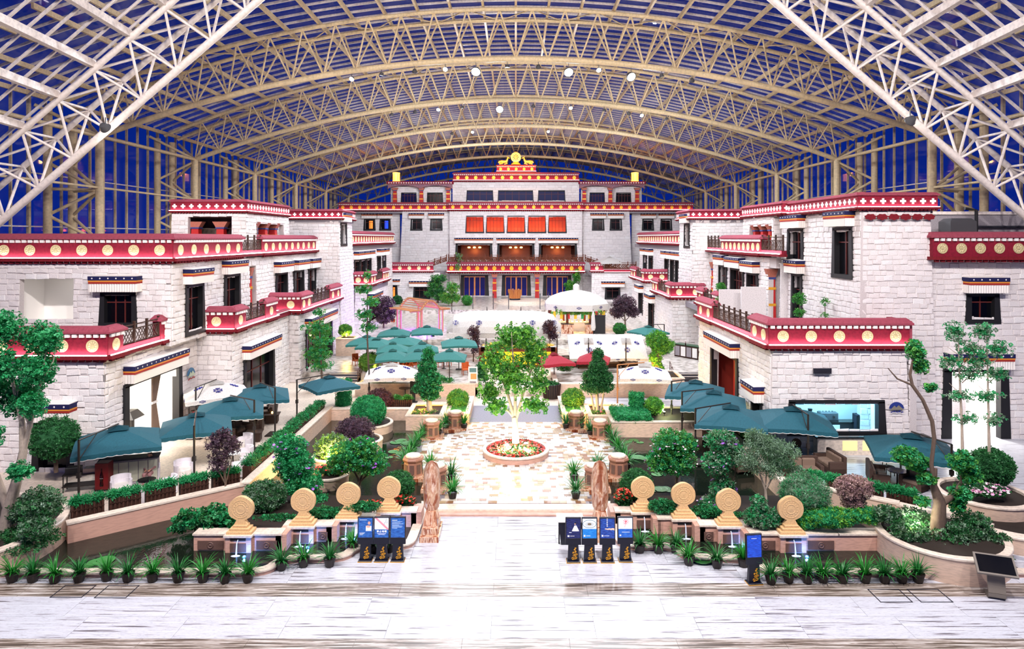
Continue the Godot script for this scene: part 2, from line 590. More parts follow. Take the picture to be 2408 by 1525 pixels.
# straight gable truss that closes the vault, and the steep glazed roof that runs on from it over the gallery
func portal() -> void:
	for s: float in [-1.0, 1.0]:
		var side := "left" if s < 0 else "right"
		var o := thing("gable_truss", "straight inclined steel gable truss, %s leg of the gable" % side, "roof truss", Vector3.ZERO, 0.0, "gable truss legs")
		var pts := func(c: float, d: float, i: float) -> Vector3:
			var x := -37.0 + 2.04 * i
			return V(x if s < 0 else -x, EYE + 0.857 * x + c, d)
		var n := 18
		var a := []
		var b := []
		var l := []
		for i in n + 1:
			a.append(pts.call(30.3, 39.0, i + 0.3))
			b.append(pts.call(30.3, 41.9, i + 0.3))
			l.append(pts.call(27.1, 40.4, i + 0.3))
		part("bottom_chord", MB.new().tube([l[0], l[n]], 0.22, 10), M.steel_white, o)
		part("top_chord", MB.new().tube([a[0], a[n]], 0.18, 10), M.steel_white, o)
		part("top_chord", MB.new().tube([b[0], b[n]], 0.18, 10), M.steel_white, o)
		for i in n:
			for e in [[l[i], a[i]], [l[i + 1], a[i]], [l[i], b[i]], [l[i + 1], b[i]], [a[i], b[i]], [a[i], b[i + 1]]]:
				part("brace", S.rod, M.steel_white, o, span(S.rod, e[0], e[1], 0.08))
		# glazed slope
		var g := thing("ceiling", "steep glazed roof slope over the gallery, %s side" % side, "ceiling", Vector3.ZERO, 0.0, "", "structure")
		for i in n + 1:
			var p: Vector3 = a[i] + Vector3(0, 0.1, 0)
			var q := p + Vector3(0, 1.7, 34)
			var mb := MB.new()
			var u := Vector3(0, 0.42, 0)
			var w := Vector3(0.17, 0, 0)
			mb.hexa([p - w, p + w, q + w, q - w, p - w + u, p + w + u, q + w + u, q - w + u])
			part("purlin", mb, M.steel_white, g)
		for j in 26:
			var off := Vector3(0, 0.55 + 1.7 * j / 26.0, 34.0 * j / 26.0)
			part("glazing_bar", S.cube, M.steel_white, g, span(S.cube, a[0] + off, a[n] + off, 0.12, 0.12))
			for i in n:
				var o2 := off + Vector3(0, 0.1, 0)
				var o3 := o2 + Vector3(0, 1.7 / 26.0, 34.0 / 26.0)
				if j < 12:
					part("pane", pane4(a[i] + o2, a[i + 1] + o2, a[i + 1] + o3, a[i] + o3), M.glass, g)
func pane4(a: Vector3, b: Vector3, c: Vector3, d: Vector3) -> MB:
	var m := MB.new()
	m.quad(a, b, c, d)
	return m

func hall_walls() -> void:
	var out_x := 37.2
	for s: float in [-1.0, 1.0]:
		var side := "left" if s < 0 else "right"
		# braced steel frames that carry the arches
		for k in range(0, 6):
			var d := truss_d(k)
			var o := thing("braced_column", "%s braced steel column frame under the %s arch" % [side, ["front", "second", "third", "fourth", "fifth", "sixth"][k]], "column", V(s * HALF, 0, d), 0.0, "braced column frames")
			var t := s * (out_x - HALF)
			part("column", S.rod, M.steel, o, span(S.rod, Vector3.ZERO, Vector3(0, low(HALF), 0), 0.33))
			part("column", S.rod, M.steel, o, span(S.rod, Vector3(t, 0, 1.5), Vector3(t, high(out_x), 1.5), 0.33))
			part("column", S.rod, M.steel, o, span(S.rod, Vector3(t, 0, -1.5), Vector3(t, high(out_x), -1.5), 0.33))
			for e in [1.5, -1.5]:
				var y := 7.0
				while y < 19.0:
					part("brace", S.rod, M.steel, o, span(S.rod, Vector3(0, y, 0), Vector3(t, y, e), 0.13))
					part("brace", S.rod, M.steel, o, span(S.rod, Vector3(0, y, 0), Vector3(t, y + 2.1, e), 0.13))
					part("brace", S.rod, M.steel, o, span(S.rod, Vector3(0, y + 4.2, 0), Vector3(t, y + 2.1, e), 0.13))
					y += 4.2
			# springing struts up to the vault
			for e in [-3.0, 3.0]:
				part("strut", S.rod, M.steel, o, span(S.rod, Vector3(0, low(HALF), 0), Vector3(t, high(out_x), e), 0.14))
		var w := thing("wall_" + side, "tall glazed curtain wall with slender cream mullions, %s side" % side, "wall", Vector3.ZERO, 0.0, "", "structure")
		var x := s * (out_x + 0.7)
		var d0 := 34.0
		var n := 66
		var step := (160.0 - d0) / n
		for i in n + 1:
			var d := d0 + step * i
			part("mullion", S.cube, M.steel, w, Transform3D(Basis.from_scale(Vector3(0.22, 24.0, 0.09 if i % 5 else 0.24)), V(x, 11.0, d)))
		for y in [4.0, 8.2, 12.4, 16.6, 20.6, 22.8]:
			part("transom", S.cube, M.steel_white, w, Transform3D(Basis.from_scale(Vector3(0.16, 0.1, 160.0 - d0)), V(x, y, (160.0 + d0) * 0.5)))
		part("eave_beam", S.rod, M.steel, w, span(S.rod, V(s * HALF, low(HALF), 38), V(s * HALF, low(HALF), 160), 0.16))
		part("eave_beam", S.rod, M.steel, w, span(S.rod, V(s * HALF, low(HALF) - 4.2, 38), V(s * HALF, low(HALF) - 4.2, 160), 0.1))
		for i in n:
			var da := d0 + step * i
			var db := da + step
			for e in [[8.2, 12.4], [12.4, 16.6], [16.6, 20.6]]:
				part("pane", pane4(V(x + s * 0.05, e[0], da), V(x + s * 0.05, e[1], da), V(x + s * 0.05, e[1], db), V(x + s * 0.05, e[0], db)), M.glass, w)
		part("sill_wall", S.cube, M.concrete, w, Transform3D(Basis.from_scale(Vector3(0.4, 8.0, 160.0 - d0)), V(x, 4.0, (160.0 + d0) * 0.5)))
	var e := thing("wall_back", "dark glazed end wall far behind the central hall", "wall", Vector3.ZERO, 0.0, "", "structure")
	for i in 36:
		var x := -37.0 + 74.0 * i / 35
		part("mullion", S.cube, M.steel, e, Transform3D(Basis.from_scale(Vector3(0.14 if i % 5 else 0.4, high(x), 0.2)), V(x, high(x) * 0.5, 160)))
	for y in [6.0, 10.0, 14.0, 18.0, 22.0]:
		part("transom", S.cube, M.steel, e, Transform3D(Basis.from_scale(Vector3(74.0, 0.12, 0.14)), V(0, y, 160)))
	# plant-room wall and air handler behind the right parapet
	var pr := thing("plant_room", "grey plant-room wall behind the dark maroon parapet, right side", "wall", V(24.5, 0, 44), 0.0, "", "structure")
	wpart("wall", MB.new().bb(V(24.4, 0, 44), V(36.5, 13.0, 44.5)), M.concrete, pr)
	wpart("coping", MB.new().bb(V(24.4, 13.0, 43.9), V(36.5, 13.2, 44.6)), M.steel_white, pr)
	wpart("pipe", S.rod, M.slate, pr, span(S.rod, V(28.5, 12.2, 43.8), V(36, 12.2, 43.8), 0.08))
	var ac := thing("air_handler", "grey metal duct box on the roof behind the dark maroon parapet", "air duct", V(27.3, 10.3, 42.2))
	part("casing", MB.new().cbox(Vector3(0, 0, 0), Vector3(1.6, 2.4, 1.2), 0.2), M.lamp_housing, ac)
	part("pipe", MB.new().tube([Vector3(0.9, 0.4, 0.4), Vector3(0.9, 2.9, 0.4), Vector3(0.2, 3.0, 0.4)], 0.1, 8), M.black, ac)
	part("pane", pane4(V(-37, 0, 160.2), V(37, 0, 160.2), V(37, 22, 160.2), V(-37, 22, 160.2)), M.glass, e)

# ---------------------------------------------------------------- building kit; all points are world points
func wpart(called: String, m, mat: Material, parent: Node3D, t := Transform3D()) -> MeshInstance3D:
	return part(called, m, mat, parent, parent.global_transform.affine_inverse() * t)
func frame_at(o: Vector3, r: Vector3) -> Transform3D:   # x = r, y = up, z = outward
	return Transform3D(Basis(r, UP, r.cross(UP)), o)
var stones := []
# wall seen from outside, a = lower left, b = lower right; ops: dictionaries u0 u1 v0 v1 (metres), k = kind of infill
func wall(o: Node3D, a: Vector3, b: Vector3, h: float, ops := [], bat := 0.03, tl := 0.03, tr := 0.03, course := 0.31) -> void:
	var L := a.distance_to(b)
	var r := (b - a) / L
	var n := r.cross(UP)
	var P := func(u: float, v: float, w: float) -> Vector3:
		return a + r * (u + (tl * (1.0 - u / L) - tr * u / L) * v) + UP * v + n * (w - bat * v)
	var us := [0.0, L]
	var vs := [0.0, h]
	for e in ops:
		us.append_array([e.u0, e.u1])
		vs.append_array([e.v0, e.v1])
	us.sort()
	vs.sort()
	var mb := MB.new()
	for i in us.size() - 1:
		for j in vs.size() - 1:
			if us[i + 1] - us[i] < 0.01 or vs[j + 1] - vs[j] < 0.01:
				continue
			var cu: float = (us[i] + us[i + 1]) * 0.5
			var cv: float = (vs[j] + vs[j + 1]) * 0.5
			if ops.any(func(e): return cu > e.u0 and cu < e.u1 and cv > e.v0 and cv < e.v1):
				continue
			var p := []
			for c in [[us[i], vs[j]], [us[i + 1], vs[j]], [us[i + 1], vs[j + 1]], [us[i], vs[j + 1]]]:
				p.append(P.call(c[0], c[1], 0.0))
			for c in [[us[i], vs[j]], [us[i + 1], vs[j]], [us[i + 1], vs[j + 1]], [us[i], vs[j + 1]]]:
				p.append(P.call(c[0], c[1], -0.35))
			mb.hexa(p)
	wpart("wall", mb, M.joint if course > 0 else M.wall, o)
	if course > 0:
		var v := 0.0
		while v < h - 0.1:
			var ch := minf(course * rnd(0.85, 1.2), h - v)
			var u := rnd(-0.3, 0.0)
			while u < L:
				var l := course * rnd(1.1, 2.3)
				var ua := maxf(u, 0.0)
				var ub := minf(u + l, L)
				u += l
				for e in ops:
					if v + ch * 0.5 > e.v0 and v + ch * 0.5 < e.v1:
						if ua >= e.u0 and ua < e.u1:
							ua = minf(e.u1, ub)
						elif ua < e.u0 and ub > e.u0:
							ub = e.u0
				if ub - ua < 0.1:
					continue
				var x: Vector3 = P.call(ub, v + ch * 0.5, 0) - P.call(ua, v + ch * 0.5, 0)
				var cen: Vector3 = P.call((ua + ub) * 0.5, v + ch * 0.5 + rnd(-0.035, 0.035), 0)
				var y := (UP - n * bat) * (ch - 0.012) * rnd(0.9, 1.04)
				var tilt := Basis(n, rnd(-0.06, 0.06))
				var flip := -1.0 if rng.randf() < 0.5 else 1.0
				stones.append([Transform3D(tilt * Basis(x * flip * (1.0 - 0.012 / x.length()), y * (-1.0 if rng.randf() < 0.5 else 1.0), n * rnd(0.03, 0.075)), cen), x.length() * ch / (cen.z * cen.z) * absf(n.dot((Vector3(0, EYE, 0) - cen).normalized()))])
			v += ch
	for e in ops:
		if e.get("k", "") == "":
			continue
		var t := frame_at(P.call((e.u0 + e.u1) * 0.5, e.v0, 0.0), r)
		if e.k == "win" or e.k == "lit" or e.k == "door":
			window(o, t, e.u1 - e.u0, e.v1 - e.v0, e)
		if e.get("awn", true):
			awning(o, Transform3D(t.basis, P.call((e.u0 + e.u1) * 0.5, e.v1 + 0.18, 0.02)), (e.u1 - e.u0) + e.get("over", 0.9))
func flush_stones(o: Node3D, parts := 300) -> void:
	stones.sort_custom(func(a, b): return a[1] > b[1])
	var inv := o.global_transform.affine_inverse()
	var mats := [M.stone_a, M.stone_b, M.stone_c]
	var rest := []
	var tint := []
	for i in stones.size():
		var t: Transform3D = inv * stones[i][0]
		if i < parts:
			part("stone", S.stone, mats[i % 3], o, t)
		else:
			rest.append(t)
			var k := rnd(0.94, 1.05)
			tint.append(Color(k, k * 0.99, k * 0.985))
	if rest.size():
		many("stone_courses", S.stone, M.stone_many, o, rest, tint)
	stones = []

# trapezoid black surround, panes and red-brown glazing bars; t: middle of the sill, x right, z out
func window(o: Node3D, t: Transform3D, w: float, h: float, e: Dictionary) -> void:
	var g := group("door" if e.k == "door" else "window", o, o.global_transform.affine_inverse() * t)
	var f: float = e.get("f", 0.2)
	var k := minf(0.14, h * 0.06)
	var mb := MB.new()
	for s: float in [-1.0, 1.0]:
		var p := []
		for z: float in [-0.3, 0.1]:
			p.append_array([Vector3(s * (w * 0.5 - 0.03), -0.02, z), Vector3(s * (w * 0.5 + f + k), -0.02, z), Vector3(s * (w * 0.5 + f), h + 0.02, z), Vector3(s * (w * 0.5 - 0.03), h + 0.02, z)])
		mb.hexa(p)
	mb.bb(Vector3(-w * 0.5 - f, h - 0.04, -0.3), Vector3(w * 0.5 + f, h + 0.12, 0.1))
	if e.k != "door":
		mb.bb(Vector3(-w * 0.5 - f - k, -0.22, -0.3), Vector3(w * 0.5 + f + k, 0.03, 0.12))
	part("frame", mb, M.black, g)
	if e.get("hollow", false):
		return
	var pane: Material = M.dark_glass
	if e.k == "lit" or e.has("mat"):
		pane = e.get("mat", M.lit_warm)
	if e.k == "lit" and not e.has("wide"):
		part("lit_window_lamp", MB.new().box(Vector3(w * 0.12, h * 0.48, -0.215), Vector3(w * 0.42, h * 0.8, 0.02)), pane, g)
		pane = M.dark_glass
	part("pane", MB.new().box(Vector3(0, h * 0.5, -0.24), Vector3(w, h, 0.03)), pane, g)
	var n: int = e.get("n", maxi(2, roundi(w / 0.8)))
	for i in range(1, n):
		part("glazing_bar", S.cube, M.window_red if e.k != "lit" else M.wood, g, Transform3D(Basis.from_scale(Vector3(0.06, h, 0.06)), Vector3(-w * 0.5 + w * i / n, h * 0.5, -0.2)))
	if h > 1.2:
		part("glazing_bar", S.cube, M.window_red if e.k != "lit" else M.wood, g, Transform3D(Basis.from_scale(Vector3(w, 0.06, 0.05)), Vector3(0, h * 0.72, -0.2)))

# Tibetan cloth valance: t origin on the wall at the fringe's foot
func awning(o: Node3D, t: Transform3D, w: float, depth := 0.6, big := 1.15) -> void:
	var g := group("valance", o, o.global_transform.affine_inverse() * t)
	var hw := w * 0.5
	var fr := 0.4 * big
	var rows := [["red_band", 0.0, 0.09, M.band_red, 0.0], ["gold_band", 0.09, 0.16, M.band_gold, 0.01], ["navy_band", 0.16, 0.36, M.navy, 0.02]]
	for e in rows:
		var z: float = depth + e[4]
		var x: float = hw + e[4]
		var mb := MB.new()
		mb.bb(Vector3(-x, fr + e[1] * big, z - 0.05), Vector3(x, fr + e[2] * big, z))
		mb.bb(Vector3(-x, fr + e[1] * big, -0.1), Vector3(-x + 0.05, fr + e[2] * big, z - 0.05))
		mb.bb(Vector3(x - 0.05, fr + e[1] * big, -0.1), Vector3(x, fr + e[2] * big, z - 0.05))
		part(e[0], mb, e[3], g)
	var mb := MB.new()
	var path := [Vector3(-hw, 0, -0.1), Vector3(-hw, 0, depth - 0.03), Vector3(hw, 0, depth - 0.03), Vector3(hw, 0, -0.1)]
	for s in 3:
		var a: Vector3 = path[s]
		var b: Vector3 = path[s + 1]
		var m := maxi(2, int(a.distance_to(b) / 0.07))
		var side := (b - a).normalized().cross(UP)
		for i in m:
			var p := a.lerp(b, float(i) / m) + side * (0.02 if i % 2 else -0.015)
			var q := a.lerp(b, float(i + 1) / m) + side * (-0.015 if i % 2 else 0.02)
			mb.quad(p, p + UP * fr, q + UP * fr, q)
	part("fringe", mb, M.cloth, g)
	var top := MB.new()
	var y := fr + 0.36 * big
	top.hexa([Vector3(-hw, y - 0.03, -0.1), Vector3(hw, y - 0.03, -0.1), Vector3(hw, y - 0.05, depth), Vector3(-hw, y - 0.05, depth), Vector3(-hw, y + 0.08, -0.1), Vector3(hw, y + 0.08, -0.1), Vector3(hw, y, depth), Vector3(-hw, y, depth)])
	part("top_cloth", top, M.cloth, g)
	var dm := MB.new()
	var nd := maxi(2, int(w / 0.42))
	var k := 0.045 * big
	for i in nd:
		var c := Vector3(-hw + w * (i + 0.5) / nd, fr + 0.26 * big, depth + 0.028)
		dm.quad(c - Vector3(k, 0, 0), c + Vector3(0, k, 0), c + Vector3(k, 0, 0), c - Vector3(0, k, 0))
	part("diamonds", dm, M.white, g).set_meta("kind", "stuff")

# red parapet with gold roundels (or white crosses) over a light strip; a, b = left and right end of the wall face, outside view
func parapet(o: Node3D, a: Vector3, b: Vector3, opt := {}) -> void:
	var far: bool = opt.get("far", false)
	var h: float = opt.get("h", 1.7)
	var k := h / 1.7
	var L := a.distance_to(b)
	var r := (b - a) / L
	var t := frame_at((a + b) * 0.5, r)
	var g := group("parapet", o, o.global_transform.affine_inverse() * t)
	var hl := L * 0.5
	var red: Material = opt.get("red", M.red)
	var dark: Material = opt.get("dark", M.red_dark)
	var cope: Material = opt.get("cope", M.coping)
	var back := -0.45
	part("cornice", MB.new().bb(Vector3(-hl - 0.16 * k, 0.12 * k, back), Vector3(hl + 0.16 * k, 0.3 * k, 0.27 * k)), dark, g)
	part("body", MB.new().bb(Vector3(-hl, 0.3 * k, back), Vector3(hl, 1.36 * k, 0.0)), red, g)
	var c := MB.new()
	var y0 := 1.36 * k
	var e := 0.16 * k
	c.bb(Vector3(-hl - e, y0, back - 0.1), Vector3(hl + e, y0 + 0.1 * k, e))
	c.hexa([Vector3(-hl - e, y0 + 0.1 * k, back - 0.1), Vector3(hl + e, y0 + 0.1 * k, back - 0.1), Vector3(hl + e, y0 + 0.1 * k, e), Vector3(-hl - e, y0 + 0.1 * k, e), Vector3(-hl, y0 + 0.34 * k, -0.35), Vector3(hl, y0 + 0.34 * k, -0.35), Vector3(hl, y0 + 0.3 * k, -0.12), Vector3(-hl, y0 + 0.3 * k, -0.12)])
	part("coping", c, cope, g)
	# teeth below the cornice
	var teeth := MB.new()
	var m := maxi(1, int(L / (0.34 * k)))
	for i in m:
		teeth.box(Vector3(-hl + L * (i + 0.5) / m, 0.06 * k, 0.05), Vector3(L / m * 0.62, 0.13 * k, 0.16 * k))
	part("teeth", teeth, dark, g).set_meta("kind", "stuff")
	if opt.get("cross", false):
		var nc := maxi(1, roundi(L / (0.95 * k)))
		for i in nc:
			part("white_cross", S.cross, M.white, g, Transform3D(Basis.from_scale(Vector3(0.52 * k, 0.52 * k, 0.05)), Vector3(-hl + L * (i + 0.5) / nc, 0.85 * k, -0.01)))
	else:
		var dm := MB.new()
		for i in m:
			var p := Vector3(-hl + L * (i + 0.5) / m, 1.25 * k, 0.04)
			if far:
				dm.box(p, Vector3(L / m * 0.6, 0.14 * k, 0.16))
			else:
				part("dentil", S.cube, M.white, g, Transform3D(Basis.from_scale(Vector3(L / m * 0.62, 0.15 * k, 0.16)), p))
		if far:
			part("dentils", dm, M.white, g).set_meta("kind", "stuff")
		if opt.get("roundels", true):
			var nr: int = opt.get("n", maxi(1, roundi(L / (opt.get("gap", 1.35) * k))))
			for i in nr:
				part("roundel", S.roundel, opt.get("gold", M.gold), g, Transform3D(Basis.from_scale(Vector3.ONE * 0.3 * k), Vector3(-hl + L * (i + 0.5) / nr, 0.76 * k, 0)))
	if opt.get("led", true):
		part("light_strip", S.cube, M.led, g, Transform3D(Basis.from_scale(Vector3(L + 0.1, 0.05 * k, 0.06)), Vector3(0, 0.32 * k, 0.17 * k)))
		area(t * Vector3(0, 0.36 * k, 0.15 * k), t.basis * Vector3(0, 0.75, -0.65), r, Vector2(L, 0.05), opt.get("power", 0.5) * L * k, opt.get("tint", Color(1, 0.96, 0.97)))

func railing(o: Node3D, a: Vector3, b: Vector3, h := 0.95, mat: Material = null, posts := 0, bar := 0.022) -> void:
	var L := a.distance_to(b)
	var r := (b - a) / L
	var t := frame_at(a, r)
	var g := group("railing", o, o.global_transform.affine_inverse() * t)
	mat = mat if mat else M.wood_dark
	var n := posts if posts else maxi(1, roundi(L / 1.15))
	for i in n + 1:
		part("post", S.cube, mat, g, Transform3D(Basis.from_scale(Vector3(0.11, h * 1.12, 0.11)), Vector3(L * i / n, h * 0.56, 0)))
	for y: float in [0.06, 0.72, 0.95]:
		part("rail", S.cube, mat, g, Transform3D(Basis.from_scale(Vector3(L, 0.06, 0.06)), Vector3(L * 0.5, h * y, 0)))
	var lat := MB.new()
	for i in n:
		var x0 := L * i / n + 0.06
		var x1 := L * (i + 1) / n - 0.06
		for s in 4:
			var f0 := s / 4.0
			for q in [[Vector3(lerpf(x0, x1, f0), h * 0.08, 0), Vector3(lerpf(x0, x1, minf(f0 + 0.5, 1.0)), h * 0.7, 0)], [Vector3(lerpf(x0, x1, minf(f0 + 0.5, 1.0)), h * 0.08, 0), Vector3(lerpf(x0, x1, f0), h * 0.7, 0)]]:
				lat.tube([q[0], q[1]], bar, 4, false)
	part("lattice", lat, mat, g).set_meta("kind", "stuff")

# red Tibetan pillar with stepped bracket capital
func pillar(o: Node3D, foot: Vector3, h: float, w := 0.42) -> void:
	var g := group("pillar", o, o.global_transform.affine_inverse() * Transform3D(Basis(), foot))
	var ch := h * 0.2
	part("shaft", MB.new().hexa([Vector3(-w * 0.55, 0, -w * 0.55), Vector3(w * 0.55, 0, -w * 0.55), Vector3(w * 0.55, 0, w * 0.55), Vector3(-w * 0.55, 0, w * 0.55), Vector3(-w * 0.42, h - ch, -w * 0.42), Vector3(w * 0.42, h - ch, -w * 0.42), Vector3(w * 0.42, h - ch, w * 0.42), Vector3(-w * 0.42, h - ch, w * 0.42)]), M.pillar_red, g)
	for y: float in [0.3, 0.62]:
		part("gold_band", MB.new().box(Vector3(0, h * y, 0), Vector3(w * 1.1, h * 0.05, w * 1.1)), M.gold_deep, g)
	part("necking", MB.new().box(Vector3(0, h - ch * 0.9, 0), Vector3(w * 1.05, ch * 0.2, w * 1.05)), M.bracket_blue, g)
	part("capital", MB.new().hexa([Vector3(-w * 0.5, h - ch * 0.8, -w * 0.5), Vector3(w * 0.5, h - ch * 0.8, -w * 0.5), Vector3(w * 0.5, h - ch * 0.8, w * 0.5), Vector3(-w * 0.5, h - ch * 0.8, w * 0.5), Vector3(-w * 0.9, h, -w * 0.5), Vector3(w * 0.9, h, -w * 0.5), Vector3(w * 0.9, h, w * 0.5), Vector3(-w * 0.9, h, w * 0.5)]), M.bracket, g)

func slab(o: Node3D, x0: float, x1: float, d0: float, d1: float, y0: float, y1: float, mat: Material, called := "roof_slab") -> void:
	wpart(called, MB.new().bb(V(x0, y0, d0), V(x1, y1, d1)), mat, o)
# wall facing the camera at distance d from x0 to x1; openings given by picture columns and rows
func front(o: Node3D, x0: float, x1: float, d: float, y0: float, y1: float, ops := [], bat := 0.02, course := 0.31, tl := 0.02, tr := 0.02) -> void:
	var list := []
	for e in ops:
		var q: Dictionary = e[1] if e.size() > 1 else {}
		var p: Array = e[0]
		var f := {"u0": fx(p[0], d) - x0, "u1": fx(p[1], d) - x0, "v1": fy(p[2], d) - y0, "v0": maxf(fy(p[3], d) - y0, 0.0), "k": "win"}
		f.merge(q, true)
		list.append(f)
	wall(o, V(x0, y0, d), V(x1, y0, d), y1 - y0, list, bat, tl, tr, course)
# wall along the courtyard at x, from near d0 to far d1; openings by picture columns [px0, px1] and heights
func side(o: Node3D, x: float, d0: float, d1: float, y0: float, y1: float, ops := [], course := 0.31) -> void:
	var list := []
	for e in ops:
		var p: Array = e[0]
		var da: float = x * F / (p[0] - VX)
		var db: float = x * F / (p[1] - VX)
		var ua := minf(da, db)
		var ub := maxf(da, db)
		var f := {"u0": (ua - d0) if x < 0 else (d1 - ub), "u1": (ub - d0) if x < 0 else (d1 - ua), "v0": p[2] - y0, "v1": p[3] - y0, "k": "win"}
		f.merge(e[1] if e.size() > 1 else {}, true)
		list.append(f)
	if x < 0:
		wall(o, V(x, y0, d0), V(x, y0, d1), y1 - y0, list, 0.02, 0.02, 0.02, course)
	else:
		wall(o, V(x, y0, d1), V(x, y0, d0), y1 - y0, list, 0.02, 0.02, 0.02, course)
# parapet run along the courtyard
func side_parapet(o: Node3D, x: float, d0: float, d1: float, y: float, opt := {}) -> void:
	x -= signf(x) * 0.015
	if x < 0:
		parapet(o, V(x, y, d0 + 0.03), V(x, y, d1), opt)
	else:
		parapet(o, V(x, y, d1), V(x, y, d0 + 0.03), opt)
# low light-strip kerb under an open railing
func kerb_rail(o: Node3D, x: float, d0: float, d1: float, y: float) -> void:
	var s := signf(x)
	wpart("cornice", MB.new().bb(V(x - s * 0.2, y + 0.12, d0), V(x + s * 0.4, y + 0.3, d1)), M.red_dark, o)
	wpart("kerb", MB.new().bb(V(x, y + 0.3, d0), V(x + s * 0.35, y + 0.55, d1)), M.red, o)
	wpart("light_strip", MB.new().bb(V(x - s * 0.13, y + 0.3, d0), V(x - s * 0.19, y + 0.36, d1)), M.led, o)
	area(V(x - s * 0.16, y + 0.38, (d0 + d1) * 0.5), Vector3(s * 0.5, 0.9, 0), Vector3(0, 0, 1), Vector2(d1 - d0, 0.05), 0.8 * (d1 - d0), Color(1, 0.96, 0.97))
	railing(o, V(x + s * 0.1, y + 0.55, d0), V(x + s * 0.1, y + 0.55, d1), 1.0)
# lit or dark room behind an opening
func room(o: Node3D, x0: float, x1: float, d0: float, d1: float, y0: float, y1: float, mat: Material, open := "f") -> void:
	var mb := MB.new()
	mb.bb(V(x0, y0 - 0.1, d0), V(x1, y0, d1))
	mb.bb(V(x0, y1, d0), V(x1, y1 + 0.1, d1))
	mb.bb(V(x0, y0, d1 - 0.1), V(x1, y1, d1))
	if open != "f": mb.bb(V(x0, y0, d0), V(x1, y1, d0 + 0.1))
	if open != "l": mb.bb(V(x0 - 0.1, y0, d0), V(x0, y1, d1))
	if open != "r": mb.bb(V(x1, y0, d0), V(x1 + 0.1, y1, d1))
	wpart("room_lining", mb, mat, o)

func cross_tower(o: Node3D, x0: float, x1: float, d0: float, d1: float, y: float) -> void:
	var s := -1.0 if x0 + x1 < 0 else 1.0
	var xi := x1 if s < 0 else x0
	parapet(o, V(x0, y, d0), V(x1, y, d0), {"cross": true, "h": 1.05, "power": 0.45})
	side_parapet(o, xi, d0, d1, y, {"cross": true, "h": 1.05, "power": 0.45})

